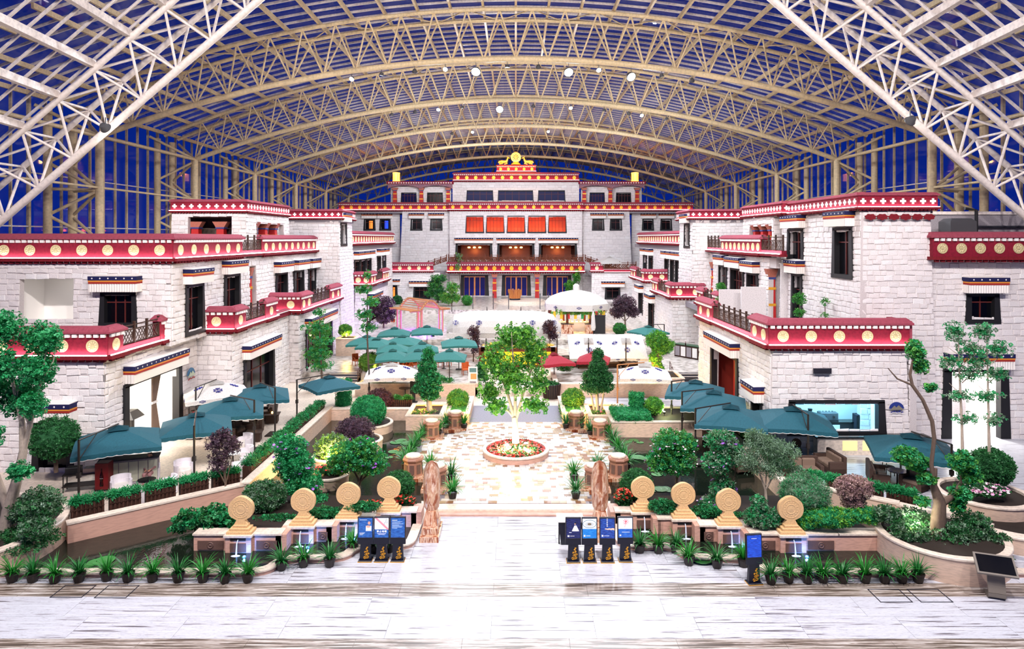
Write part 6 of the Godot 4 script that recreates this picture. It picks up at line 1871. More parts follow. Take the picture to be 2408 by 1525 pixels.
	plant("loose_bush", "low dark shrubs filling the right round planter", "bush", 24.3, [], [[2235, 1262, 60, 34], [2295, 1250, 50, 40, 0.3], [2140, 1250, 44, 28], [2200, 1290, 60, 18, -0.9], [2110, 1225, 34, 20, 0.6], [2290, 1292, 54, 20, -0.8], [2335, 1270, 30, 24, -0.2], [2175, 1240, 50, 20, 0.9]], 4200, 0.12, DEEP + SILVER, {"fill": 0.35, "deep": 0.9})
	uplight(at(2148, 1250, 0.95), 16.0, Color(1, 0.97, 0.85), "dazzling white spotlight in the right round planter")
	soft_ball("ball_bush", "dark ball bush behind the flowers at the right edge", 2330, 1098, 48, 28.2, DEEP, 1700, 0.11)
	plant("flower_bed", "pink and white flowers in the raised planter at the right edge", "flowers", 26.8, [], [[2320, 1152, 50, 12]], 500, 0.1, DEEP, {"flowers": [[Color(0.7, 0.3, 0.5), 90, 0.12, 1], [Color(0.85, 0.8, 0.8), 70, 0.12, 1]]})
	for e in [[2265, 1130, 2262, 1000, 2255, 850, "left"], [2328, 1135, 2325, 1000, 2322, 850, "right"]]:
		var x: float = e[2]
		plant("ginkgo_tree", "slender young tree with sparse airy crown before the right doorway, %s one" % e[6], "tree", 28.0, [[[e[0], e[1], 0.07], [e[2], e[3], 0.05], [e[4], e[5], 0.03], [e[4] - 2, 770, 0.01]], [[e[2], 930, 0.02], [e[2] - 30, 900, 0.008]], [[e[2], 900, 0.02], [e[2] + 34, 870, 0.008]], [[e[2], 860, 0.02], [e[2] + 36, 830, 0.008]], [[e[2], 840, 0.02], [e[2] - 34, 815, 0.008]]], [[x - 14, 780, 30, 26], [x + 20, 820, 40, 20], [x - 25, 850, 36, 18], [x + 15, 880, 34, 20], [x - 5, 930, 40, 14], [x + 10, 985, 30, 16]], 800, 0.12, SILVER + EMERALD, {"fill": 0.9, "leaf": "sprig_fan", "bark": M.bark_pale})
	# trees farther back
	for e in [[757, 890, 752, 730, "left building doorway", 50.5, 34], [868, 890, 864, 640, "left stairs and green parasols", 53.0, 22]]:
		var x: float = e[2]
		plant("ginkgo_tree", "slender young tree with tiered sparse leaves by the " + String(e[4]), "tree", e[5], [[[e[0], e[1], 0.08], [e[2], 800, 0.06], [e[2], e[3], 0.015]], [[e[2], 800, 0.02], [e[2] - 26, 780, 0.01]], [[e[2], 770, 0.02], [e[2] + 26, 750, 0.01]]], [[x, e[3] + 6, e[6] * 0.5, 12], [x - 10, e[3] + 40, e[6], 14], [x + 8, e[3] + 70, e[6], 14], [x - 6, e[3] + 100, e[6] * 1.1, 16], [x + 4, e[3] + 130, e[6], 12]], 650, 0.17, GREEN + EMERALD, {"fill": 0.9, "leaf": "sprig_fan"})
	plant("broad_shrub", "leafy green shrub growing before the left lattice door", "shrub", 55.0, [[[750, 880, 0.06], [750, 800, 0.04]]], [[752, 780, 30, 30], [748, 830, 26, 36]], 700, 0.2, GREEN, {"fill": 0.6})
	soft_ball("ball_bush", "glowing yellow ball bush at the foot of the plaza, left", 869, 851, 25, 51.0, YELLOWISH, 900, 0.14, 0.9, {"rooted": true})
	uplight(at(882, 876, 0.75), 18.0, Color(1, 0.8, 0.35), "yellow spotlight beside the glowing ball bush")
	soft_ball("ball_bush", "ball bush lit yellow in a planter by the left tower", 812, 776, 15, 63.0, GREEN + YELLOWISH, 500, 0.16)
	uplight(V(-15.5, 2.3, 62.5), 6.0, Color(1, 0.8, 0.35), "yellow spotlight under the ball bush by the left tower")
	soft_ball("ball_bush", "green ball bush under the purple tree on the right plaza", 1457, 773, 15, 72.0, DEEP + GREEN, 500, 0.16, 0.9, {"rooted": true})
	plant("ornamental_plum", "purple-leaved tree on the left side of the plaza", "tree", 66.0, [[[902, 770, 0.1], [902, 740, 0.07], [905, 715, 0.04]]], [[905, 712, 24, 18], [892, 735, 18, 18], [918, 735, 16, 16], [905, 750, 20, 10]], 900, 0.24, PURPLE, {"rooted": true, "fill": 0.5})
	plant("ornamental_plum", "round purple-leaved tree on the right side of the plaza", "tree", 72.0, [[[1471, 778, 0.1], [1470, 755, 0.08], [1468, 730, 0.05]], [[1470, 755, 0.05], [1450, 735, 0.02]], [[1470, 755, 0.05], [1488, 735, 0.02]]], [[1468, 715, 28, 22], [1450, 735, 18, 14], [1487, 733, 18, 14]], 1100, 0.24, PURPLE, {"rooted": true, "fill": 0.5})
	plant("ornamental_plum", "thin purple-leaved tree left of the floral counter", "tree", 56.5, [[[1113, 850, 0.06], [1114, 800, 0.04], [1116, 770, 0.02]]], [[1114, 780, 16, 16], [1118, 810, 14, 24]], 350, 0.2, PLUM + PURPLE, {"rooted": true, "fill": 0.7})
	plant("ornamental_plum", "thin purple-leaved tree right of the floral counter", "tree", 56.5, [[[1292, 845, 0.06], [1293, 800, 0.04], [1295, 770, 0.02]]], [[1292, 770, 18, 18], [1300, 790, 14, 12]], 400, 0.2, PLUM + PURPLE, {"rooted": true, "fill": 0.7})
	plant("courtyard_tree", "green leafy tree lit yellow before the hall, by the arched pergola", "tree", 84.0, [[[1030, 712, 0.14], [1028, 690, 0.1], [1030, 660, 0.05]]], [[1030, 655, 20, 10], [1022, 672, 18, 14], [1035, 690, 18, 16], [1012, 690, 14, 10]], 800, 0.3, GREEN + DEEP, {"rooted": true, "fill": 0.6})
	plant("courtyard_tree", "golden-lit tree at the edge of the pool terrace before the hall", "tree", 82.0, [[[1062, 720, 0.1], [1064, 690, 0.06]]], [[1064, 678, 16, 16], [1050, 700, 18, 14], [1072, 700, 12, 12]], 600, 0.28, YELLOWISH + GREEN, {"rooted": true, "fill": 0.6})
	uplight(at(1058, 722, 1.3), 18.0, Color(1, 0.75, 0.25), "golden spotlight under the tree before the hall")
	plant("courtyard_tree", "thin bare-topped tree before the left wing of the hall", "tree", 88.0, [[[1084, 700, 0.06], [1080, 640, 0.04], [1081, 600, 0.015]]], [[1080, 605, 10, 14], [1078, 630, 9, 14]], 220, 0.22, YELLOWISH + SILVER, {"rooted": true, "fill": 0.9})
	soft_ball("ball_bush", "green bush at the hall's front steps, left", 1098, 706, 12, 90.0, GREEN, 300, 0.22, 1.0, {"rooted": true})
	soft_ball("ball_bush", "green bush beside the lit left bay", 935, 705, 11, 86.0, DEEP, 300, 0.22, 0.9, {"rooted": true})
	plant("courtyard_tree", "green climber-clad tree behind the white domed kiosk", "tree", 92.0, [[[1345, 700, 0.12], [1350, 660, 0.08]]], [[1340, 672, 14, 14], [1356, 650, 9, 18]], 420, 0.28, GREEN + LIME, {"rooted": true, "fill": 0.6})
	plant("topiary_tree", "vine-wrapped tree with yellow-lit trunk beside the white parasols, right", "tree", 52.0, [[[1545, 880, 0.3], [1546, 850, 0.26], [1545, 820, 0.2]], [[1540, 870, 0.14], [1530, 830, 0.1]]], [[1545, 800, 28, 22], [1550, 825, 20, 12], [1570, 812, 14, 16], [1545, 850, 12, 18], [1536, 838, 9, 14], [1552, 868, 10, 12]], 1500, 0.17, GREEN + LIME, {"fill": 0.4})
	uplight(P(1532, 874, 51.0), 10.0, Color(1, 0.75, 0.25), "golden spotlight at the vine-wrapped trunk, right")
	soft_ball("ball_bush", "small dark bush at the foot of the vine-wrapped tree", 1528, 878, 12, 51.0, DEEP, 260, 0.14)
	plant("hedge_planter", "leafy plants in the retaining wall left of the path", "hedge", 49.3, [], [[1030, 893, 40, 6], [900, 888, 40, 6]], 500, 0.15, GREEN + EMERALD, {"fill": 0.5})
	plant("loose_bush", "dark round shrub on the wall beside the information board", "bush", 50.0, [], [[1130, 865, 14, 14], [1135, 885, 14, 12]], 380, 0.15, DEEP, {"fill": 0.4})
	plant("loose_bush", "leafy shrub between the two crimson parasols", "bush", 54.0, [], [[1328, 860, 20, 12]], 400, 0.17, GREEN + SILVER, {"fill": 0.5})
	# lily pads
	var pad := MB.new().lathe([Vector2(0.0, 0.012), Vector2(0.22, 0.01), Vector2(0.24, 0.018)], 14, Vector3.ZERO, 1, 1, true, 0.2, TAU - 0.2).mesh()
	M.pad = mt(Color(0.22, 0.5, 0.24), 0.4)
	var pads := [[945, 1035], [932, 1040], [958, 1042], [925, 1062], [940, 1066], [915, 1075], [1490, 1035], [1505, 1040], [1478, 1038], [1500, 1075], [1515, 1078], [1545, 1115], [1540, 1105], [1552, 1150], [1565, 1147], [1575, 1152], [1538, 1150], [225, 1322], [210, 1328], [245, 1318], [1650, 1316], [1666, 1318]]
	pads.sort_custom(func(a, b): return a[0] < b[0])
	for i in pads.size():
		var w := at(pads[i][0], pads[i][1], 0.05)
		var o := part("lily_pad" if i == 0 else "lily_pad_%03d" % i, pad, M.pad, self, Transform3D(Basis(UP, i * 1.7).scaled(Vector3.ONE * (0.9 + 0.3 * (i % 3))), w))
		tag(o, "round green lily pad on the %s pond, %s from left" % (["left", ordinal(i)] if w.x < 0 else ["right", ordinal(i - 9)]), "lily pad", "lily pads on the %s pond" % ("left" if w.x < 0 else "right"))

# ---------------------------------------------------------------- parasols, furniture, terraces
func furniture_materials() -> void:
	M.teal = grained(Color(0.1, 0.36, 0.42), 0.85, M.soft, Vector3.ONE * 1.0)
	M.teal_light = grained(Color(0.18, 0.46, 0.44), 0.85, M.soft, Vector3.ONE * 1.0)
	M.canvas = grained(Color(0.86, 0.85, 0.83), 0.9, M.soft, Vector3.ONE * 1.0)
	M.crimson = grained(Color(0.62, 0.12, 0.2), 0.85, M.soft, Vector3.ONE * 1.0)
	for e in ["teal", "teal_light", "canvas", "crimson"]:
		M[e].backlight_enabled = true
		M[e].backlight = Color(0.25, 0.25, 0.25)
	M.pole = mt(Color(0.22, 0.2, 0.19), 0.4, 0.4)
	M.pole_wood = mt(Color(0.72, 0.5, 0.3), 0.6)
	M.trim_white = mt(Color(0.9, 0.9, 0.88), 0.8)
	M.emblem = mt(Color(0.1, 0.12, 0.5), 0.8)
	M.tub = mt(Color(0.9, 0.88, 0.9), 0.55)
	M.rattan = grained(Color(0.78, 0.36, 0.12), 0.7, M.soft, Vector3.ONE * 4.0)
	M.sofa = grained(Color(0.3, 0.22, 0.18), 0.9, M.soft, Vector3.ONE * 2.0)
	M.cushion = mt(Color(0.5, 0.42, 0.36), 0.9)
	M.table_glass = mt(Color(0.05, 0.06, 0.06), 0.08)
	M.bamboo = grained(Color(0.34, 0.2, 0.14), 0.8, noisetex(0.08, [[0.0, Color(0.3, 0.3, 0.3)], [0.4, Color(0.8, 0.8, 0.8)], [1.0, Color(1, 1, 1)]], 256, 256, FastNoiseLite.TYPE_SIMPLEX_SMOOTH, 3, 8), Vector3(2.0, 0.15, 2.0))
	M.skin = mt(Color(0.75, 0.55, 0.45), 0.6)
	M.hair = mt(Color(0.05, 0.04, 0.04), 0.7)
	M.shirt = mt(Color(0.62, 0.45, 0.45), 0.9)
	M.dark_cloth = mt(Color(0.08, 0.08, 0.1), 0.9)
	M.prayer = [mt(Color(0.85, 0.7, 0.2), 0.9), mt(Color(0.2, 0.4, 0.75), 0.9), mt(Color(0.85, 0.85, 0.85), 0.9), mt(Color(0.75, 0.2, 0.2), 0.9), mt(Color(0.2, 0.55, 0.3), 0.9)]

# apex = top of the canopy; foot = foot of the post; corners half-size r
func parasol(label: String, apex: Vector3, floor_y: float, r: float, turn: float, mat: Material, foot: Variant = null, opt := {}) -> Node3D:
	var base := Vector3(apex.x, floor_y, apex.z)
	if foot != null:
		base = foot
	var o := thing("parasol", label, "parasol", base, 0.0, opt.get("group", "parasols"))
	var drop: float = opt.get("drop", r * 0.36)
	var val: float = opt.get("val", 0.2)
	var t := Transform3D(Basis(UP, turn) * Basis(Vector3.RIGHT, opt.get("tilt", 0.0)), apex - base)
	var mb := MB.new()
	var n := 4
	var rim := []
	for i in 8:
		var a := TAU * i / 8 + PI / 4
		var k := r * (1.0 if i % 2 else 1.4142)
		rim.append(Vector3(cos(a) * k, -drop - (0.06 if i % 2 == 0 else 0.0), sin(a) * k))
	var cut := 0.16
	for i in 8:
		var p: Vector3 = rim[i]
		var q: Vector3 = rim[(i + 1) % 8]
		var pi := p * 0.5 + Vector3(0, 0.05 * drop, 0)
		var qi := q * 0.5 + Vector3(0, 0.05 * drop, 0)
		mb.qo(p * cut, q * cut, qi, pi, Vector3(0, -9, 0))
		mb.qo(pi, qi, q, p, Vector3(0, -9, 0))
	part("canopy", mb, mat, o, t)
	var cap := MB.new()
	for i in 8:
		cap.qo(Vector3(0, 0.1, 0), Vector3(0, 0.1, 0), rim[(i + 1) % 8] * 0.24 + Vector3(0, 0.08, 0), rim[i] * 0.24 + Vector3(0, 0.08, 0), Vector3(0, -9, 0))
		cap.tri(Vector3(0, 0.1, 0), rim[(i + 1) % 8] * 0.24 + Vector3(0, 0.08, 0), rim[i] * 0.24 + Vector3(0, 0.08, 0))
	part("vent_cap", cap, mat, o, t)
	var v := MB.new()
	var edge := MB.new()
	for i in 8:
		var p: Vector3 = rim[i]
		var q: Vector3 = rim[(i + 1) % 8]
		var m := maxi(4, int(p.distance_to(q) / 0.09))
		var last := p + Vector3(0, -val, 0)
		for j in m:
			var a := p.lerp(q, float(j) / m)
			var b := p.lerp(q, float(j + 1) / m)
			var ha := val * (0.82 + 0.18 * absf(sin(j * 0.8)))
			var hb := val * (0.82 + 0.18 * absf(sin((j + 1) * 0.8)))
			v.quad(a, b, b - UP * hb, a - UP * ha)
			edge.quad(a - UP * ha, b - UP * hb, b - UP * (hb + 0.025), a - UP * (ha + 0.025))
	part("valance", v, mat, o, t)
	part("valance_trim", edge, opt.get("trim", M.trim_white), o, t)
	var hub := apex - base + Vector3(0, -0.05, 0)
	for i in 8:
		part("rib", S.rod, M.pole, o, span(S.rod, hub + Vector3(0, -0.06, 0), t * (rim[i] - Vector3(0, 0.03, 0)), 0.015))
	var pole: Material = opt.get("pole", M.pole)
	if foot != null:
		var top := Vector3(0, hub.y + 0.15, 0)
		part("post", S.rod, pole, o, span(S.rod, Vector3.ZERO, top, 0.05))
		part("arm", S.rod, pole, o, span(S.rod, top, hub + Vector3(0, 0.2, 0), 0.035))
		part("strut", S.rod, pole, o, span(S.rod, Vector3(0, hub.y - 0.7, 0), top.lerp(hub + Vector3(0, 0.2, 0), 0.45), 0.02))
		part("crank", MB.new().box(Vector3(0, 1.2, 0), Vector3(0.14, 0.22, 0.14)), pole, o)
		part("base", MB.new().cbox(Vector3.ZERO, Vector3(0.9, 0.08, 0.9), 0.02), pole, o)
	else:
		part("post", S.rod, pole, o, span(S.rod, Vector3.ZERO, hub, 0.035))
		part("base", MB.new().cbox(Vector3.ZERO, Vector3(0.5, 0.07, 0.5), 0.02), pole, o)
	if opt.get("emblem", false):
		for i: int in opt.get("faces", [0, 1, 2, 3]):
			var a := PI / 2 * i
			var dir := Vector3(cos(a), 0, sin(a))
			var up := (Vector3(0, drop, 0) - dir * r).normalized()
			var side := UP.cross(dir).normalized()
			var nn := side.cross(up).normalized()
			if nn.y < 0: nn = -nn
			var c := dir * r * 0.56 + Vector3(0, -drop * 0.56 + 0.05 * drop, 0) + nn * 0.015
			part("emblem", knot(0.3 * r / 1.6), M.emblem, o, t * Transform3D(Basis(side, up, nn), c))
			var e2 := dir * (r + 0.012) + Vector3(0, -drop - val * 0.45, 0)
			for s: float in [-0.5, 0.5]:
				part("emblem", knot(0.13 * r / 1.6, true), M.emblem, o, t * Transform3D(Basis(side, UP, side.cross(UP)), e2 + side * r * s))
	return o
# curled four-way knot emblem, raised ribbon work in the x-y plane
func knot(s: float, wide := false) -> MB:
	var m := MB.new()
	for i in 4:
		var b := Basis(Vector3(0, 0, 1), PI / 2 * i + PI / 4).scaled_local(Vector3(1, 1, 1))
		for f: float in [-1.0, 1.0]:
			var pts := []
			for j in 7:
				var u := j / 6.0
				var a := u * 4.2
				var rr := 0.5 * (1.0 - 0.55 * u)
				pts.append(b * Vector3(0.25 + rr * sin(a) * 0.9 + 0.35 * u, f * (0.1 + rr * (1.0 - cos(a)) * 0.42), 0) * s * (Vector3(1.6, 0.7, 1) if wide else Vector3.ONE))
			m.tube(pts, 0.055 * s, 4, false)
	m.tube([Vector3(0, -0.75 * s, 0), Vector3(0, 0.75 * s, 0)], 0.07 * s, 4, false)
	return m

func u_shape(ro: float, ri: float, a0: float, a1: float, n := 14) -> PackedVector2Array:
	var p := PackedVector2Array()
	for i in n + 1:
		var a := lerpf(a0, a1, float(i) / n)
		p.append(Vector2(cos(a) * ro, sin(a) * ro))
	for i in n + 1:
		var a := lerpf(a1, a0, float(i) / n)
		p.append(Vector2(cos(a) * ri, sin(a) * ri))
	return p
func tub_chair(label: String, where: Vector3, turn: float, mat: Material = null) -> void:   # opening faces +z
	var o := thing("tub_chair", label, "chair", where, turn, "white tub armchairs")
	mat = mat if mat else M.tub
	part("shell", MB.new().ext(u_shape(0.44, 0.34, PI - 0.55, TAU + 0.55), 0.06, 0.6), mat, o)
	part("backrest", MB.new().ext(u_shape(0.44, 0.36, PI + 0.4, TAU - 0.4), 0.6, 0.78), mat, o)
	part("seat", MB.new().lathe([Vector2(0.35, 0.06), Vector2(0.36, 0.36), Vector2(0.33, 0.42), Vector2(0, 0.43)], 18), M.cloth, o)
	for s: float in [-0.25, 0.25]:
		for q: float in [-0.2, 0.25]:
			part("foot", MB.new().box(Vector3(s, 0.03, q), Vector3(0.05, 0.06, 0.05)), M.pole, o)
func rattan_chair(label: String, where: Vector3, turn: float) -> void:
	var o := thing("rattan_chair", label, "chair", where, turn, "orange rattan armchairs")
	part("seat", MB.new().cbox(Vector3(0, 0.36, 0), Vector3(0.54, 0.1, 0.52), 0.03), M.rattan, o)
	part("backrest", MB.new().ext(u_shape(0.3, 0.25, PI + 0.15, TAU - 0.15), 0.42, 0.95).turned(Transform3D(Basis(Vector3.RIGHT, -0.12), Vector3(0, 0.02, -0.02))), M.rattan, o)
	for s: float in [-1.0, 1.0]:
		part("arm", MB.new().tube([Vector3(s * 0.29, 0.66, -0.12), Vector3(s * 0.31, 0.66, 0.18), Vector3(s * 0.29, 0.42, 0.25)], 0.035, 6), M.rattan, o)
		part("leg", S.rod, M.rattan, o, span(S.rod, Vector3(s * 0.25, 0, 0.24), Vector3(s * 0.24, 0.38, 0.22), 0.028))
		part("leg", S.rod, M.rattan, o, span(S.rod, Vector3(s * 0.25, 0, -0.26), Vector3(s * 0.24, 0.38, -0.2), 0.028))
func round_table(label: String, where: Vector3, r := 0.4, h := 0.68, mat: Material = null) -> void:
	var o := thing("round_table", label, "table", where, 0.0, "round cafe tables")
	part("tabletop", MB.new().lathe([Vector2(0, h - 0.03), Vector2(r, h - 0.03), Vector2(r, h), Vector2(0, h)], 24), mat if mat else M.table_glass, o)
	part("pedestal", MB.new().lathe([Vector2(0.2, 0), Vector2(0.2, 0.03), Vector2(0.04, 0.08), Vector2(0.035, h - 0.03)], 12), M.pole, o)
func sofa(label: String, where: Vector3, turn: float, w := 1.5, mat: Material = null) -> void:
	var o := thing("wicker_sofa", label, "sofa", where, turn, "brown terrace sofas")
	mat = mat if mat else M.sofa
	part("base", MB.new().cbox(Vector3(0, 0.08, 0), Vector3(w, 0.26, 0.78), 0.02), mat, o)
	part("backrest", MB.new().cbox(Vector3(0, 0.08, -0.36), Vector3(w, 0.82, 0.16), 0.04), mat, o)
	for s: float in [-1.0, 1.0]:
		part("arm", MB.new().cbox(Vector3(s * (w * 0.5 - 0.08), 0.08, 0.02), Vector3(0.16, 0.56, 0.76), 0.03), mat, o)
		for q: float in [-0.3, 0.3]:
			part("leg", MB.new().box(Vector3(s * (w * 0.5 - 0.08), 0.04, q), Vector3(0.07, 0.08, 0.07)), M.pole, o)
	var k := maxi(1, roundi(w / 0.75))
	for i in k:
		part("seat_cushion", MB.new().cbox(Vector3(-w * 0.5 + 0.16 + (w - 0.32) * (i + 0.5) / k, 0.34, 0.05), Vector3((w - 0.34) / k, 0.14, 0.62), 0.04), M.cushion, o)
		part("back_cushion", MB.new().cbox(Vector3(-w * 0.5 + 0.16 + (w - 0.32) * (i + 0.5) / k, 0.46, -0.24), Vector3((w - 0.4) / k, 0.36, 0.14), 0.05), M.cushion, o)
func grass_planter(label: String, a: Vector3, b: Vector3, h: float, cols: Array, n := 260) -> void:
	var o := thing("bamboo_planter", label, "planter", (a + b) * 0.5, 0.0, "bamboo-clad hedge planters")
	var r := (b - a).normalized()
	var L := a.distance_to(b)
	var bs := Basis(r, UP, r.cross(UP))
	part("box", MB.new().box(Vector3(0, h * 0.5, 0), Vector3(L - 0.06, h, 0.36), bs), M.bamboo, o)
	var k := maxi(5, int(L / 0.13))
	for i in k:
		part("bamboo_cane", S.rod, M.bamboo, o, span(S.rod, bs * Vector3(-L * 0.5 + L * (i + 0.5) / k, h - 0.62, 0.2), bs * Vector3(-L * 0.5 + L * (i + 0.5) / k, h + 0.03, 0.2), 0.05))
	for y: float in [h - 0.16, h - 0.42]:
		part("binding", MB.new().box(bs * Vector3(0, y, 0.255), Vector3(L - 0.04, 0.03, 0.015), bs), M.wood_dark, o)
	var blobs := []
	for i in 3:
		blobs.append([bs * Vector3(-L * 0.33 + L * 0.33 * i, h + 0.1, 0), Vector3(L * 0.2, 0.16, 0.24)])
	foliage(o, blobs, n, 0.16, cols, {"leaf": "sprig_long", "fill": 0.7})

# seated figure: one continuous skin over tapered bones
func person(label: String, where: Vector3, turn: float, cloth: Material, cell := 0.028) -> void:
	var o := thing("person", label, "person", where, turn, "seated people")
	var J := [[Vector3(0, 0.5, -0.05), Vector3(0, 0.75, -0.08), 0.16, 0.15], [Vector3(0, 0.75, -0.08), Vector3(0, 0.98, -0.06), 0.15, 0.14], [Vector3(-0.15, 1.0, -0.05), Vector3(0.15, 1.0, -0.05), 0.08, 0.08], [Vector3(0, 1.02, -0.05), Vector3(0, 1.14, -0.03), 0.06, 0.055]]
	for s: float in [-1.0, 1.0]:
		J.append([Vector3(0.09 * s, 0.5, -0.02), Vector3(0.12 * s, 0.52, 0.4), 0.1, 0.075])
		J.append([Vector3(0.12 * s, 0.52, 0.4), Vector3(0.13 * s, 0.1, 0.44), 0.07, 0.045])
		J.append([Vector3(0.13 * s, 0.06, 0.42), Vector3(0.14 * s, 0.04, 0.58), 0.045, 0.035])
		J.append([Vector3(0.19 * s, 0.98, -0.05), Vector3(0.25 * s, 0.74, 0.02), 0.065, 0.05])
		J.append([Vector3(0.25 * s, 0.74, 0.02), Vector3(0.1 * s, 0.68, 0.26), 0.048, 0.035])
	part("body", sdf(J, Vector3(-0.42, -0.04, -0.3), Vector3(0.42, 1.2, 0.68), cell, 0.05), cloth, o)
	part("head", sdf([[Vector3(0, 1.24, -0.02), Vector3(0, 1.3, -0.01), 0.085, 0.1], [Vector3(0, 1.21, 0.04), Vector3(0, 1.19, 0.05), 0.05, 0.04], [Vector3(0, 1.27, 0.085), Vector3(0, 1.24, 0.105), 0.015, 0.02], [Vector3(-0.1, 1.26, -0.01), Vector3(-0.1, 1.23, -0.01), 0.02, 0.015], [Vector3(0.1, 1.26, -0.01), Vector3(0.1, 1.23, -0.01), 0.02, 0.015]], Vector3(-0.16, 1.08, -0.16), Vector3(0.16, 1.44, 0.16), 0.016, 0.02), M.skin, o)
	part("hair", sdf([[Vector3(0, 1.34, -0.035), Vector3(0, 1.27, -0.06), 0.1, 0.08]], Vector3(-0.14, 1.15, -0.18), Vector3(0.14, 1.48, 0.1), 0.018, 0.02), M.hair, o)
	for s: float in [-1.0, 1.0]:
		var h := MB.new()
		var c := Vector3(0.08 * s, 0.68, 0.3)
		h.tube([c + Vector3(0.02 * s, 0, -0.05), c, c + Vector3(-0.01 * s, -0.005, 0.04)], [0.03, 0.04, 0.03], 7)
		for f in 4:
			var b := c + Vector3((-0.028 + 0.019 * f) * s, 0, 0.04)
			h.tube([b, b + Vector3(0, -0.005, 0.04), b + Vector3(0, -0.03, 0.06 + 0.006 * (f % 3))], [0.011, 0.01, 0.007], 5)
		h.tube([c + Vector3(-0.035 * s, 0, -0.01), c + Vector3(-0.06 * s, 0.01, 0.02), c + Vector3(-0.06 * s, 0, 0.045)], [0.013, 0.011, 0.008], 5)
		part("hand", h, M.skin, o)
func sdf(J: Array, lo: Vector3, hi: Vector3, cell: float, blend: float) -> MB:
	var nx := int((hi.x - lo.x) / cell) + 2
	var ny := int((hi.y - lo.y) / cell) + 2
	var nz := int((hi.z - lo.z) / cell) + 2
	var f := func(p: Vector3) -> float:
		var acc := 1e9
		for b in J:
			var ab: Vector3 = b[1] - b[0]
			var t := clampf((p - b[0]).dot(ab) / ab.length_squared(), 0, 1)
			var e: float = p.distance_to(b[0] + ab * t) - lerpf(b[2], b[3], t)
			var k := maxf(blend - absf(acc - e), 0.0) / blend
			acc = minf(acc, e) - k * k * blend * 0.25
		return acc
	var g := PackedFloat32Array()
	g.resize(nx * ny * nz)
	for i in nx:
		for j in ny:
			for k in nz:
				g[(i * ny + j) * nz + k] = f.call(lo + Vector3(i, j, k) * cell)
	var vert := {}
	var pos := PackedVector3Array()
	var nor := PackedVector3Array()
	for i in nx - 1:
		for j in ny - 1:
			for k in nz - 1:
				var c := Vector3.ZERO
				var m := 0
				for e in [[0, 0, 0, 1, 0, 0], [0, 1, 0, 1, 1, 0], [0, 0, 1, 1, 0, 1], [0, 1, 1, 1, 1, 1], [0, 0, 0, 0, 1, 0], [1, 0, 0, 1, 1, 0], [0, 0, 1, 0, 1, 1], [1, 0, 1, 1, 1, 1], [0, 0, 0, 0, 0, 1], [1, 0, 0, 1, 0, 1], [0, 1, 0, 0, 1, 1], [1, 1, 0, 1, 1, 1]]:
					var a := g[((i + e[0]) * ny + j + e[1]) * nz + k + e[2]]
					var b := g[((i + e[3]) * ny + j + e[4]) * nz + k + e[5]]
					if (a < 0) != (b < 0):
						c += Vector3(e[0], e[1], e[2]).lerp(Vector3(e[3], e[4], e[5]), a / (a - b))
						m += 1
				if m:
					var p := lo + (Vector3(i, j, k) + c / m) * cell
					var h := cell * 0.5
					vert[(i * ny + j) * nz + k] = pos.size()
					pos.append(p)
					nor.append(Vector3(f.call(p + Vector3(h, 0, 0)) - f.call(p - Vector3(h, 0, 0)), f.call(p + Vector3(0, h, 0)) - f.call(p - Vector3(0, h, 0)), f.call(p + Vector3(0, 0, h)) - f.call(p - Vector3(0, 0, h))).normalized())
	var mb := MB.new()
	for i in range(1, nx - 1):
		for j in range(1, ny - 1):
			for k in range(1, nz - 1):
				var a := g[(i * ny + j) * nz + k]
				for ax in 3:
					var o := [Vector3i(1, 0, 0), Vector3i(0, 1, 0), Vector3i(0, 0, 1)][ax] as Vector3i
					var b := g[((i + o.x) * ny + j + o.y) * nz + k + o.z]
					if (a < 0) == (b < 0):
						continue
					var u := [Vector3i(0, 1, 0), Vector3i(0, 0, 1), Vector3i(1, 0, 0)][ax] as Vector3i
					var w := [Vector3i(0, 0, 1), Vector3i(1, 0, 0), Vector3i(0, 1, 0)][ax] as Vector3i
					var q := []
					for e in [Vector3i.ZERO, u, u + w, w]:
						q.append(vert.get(((i - e.x) * ny + j - e.y) * nz + k - e.z, -1))
					if q.has(-1):
						continue
					mb.tris(pos[q[0]], pos[q[1]], pos[q[2]], nor[q[0]], nor[q[1]], nor[q[2]])
					mb.tris(pos[q[0]], pos[q[2]], pos[q[3]], nor[q[0]], nor[q[2]], nor[q[3]])
	return mb

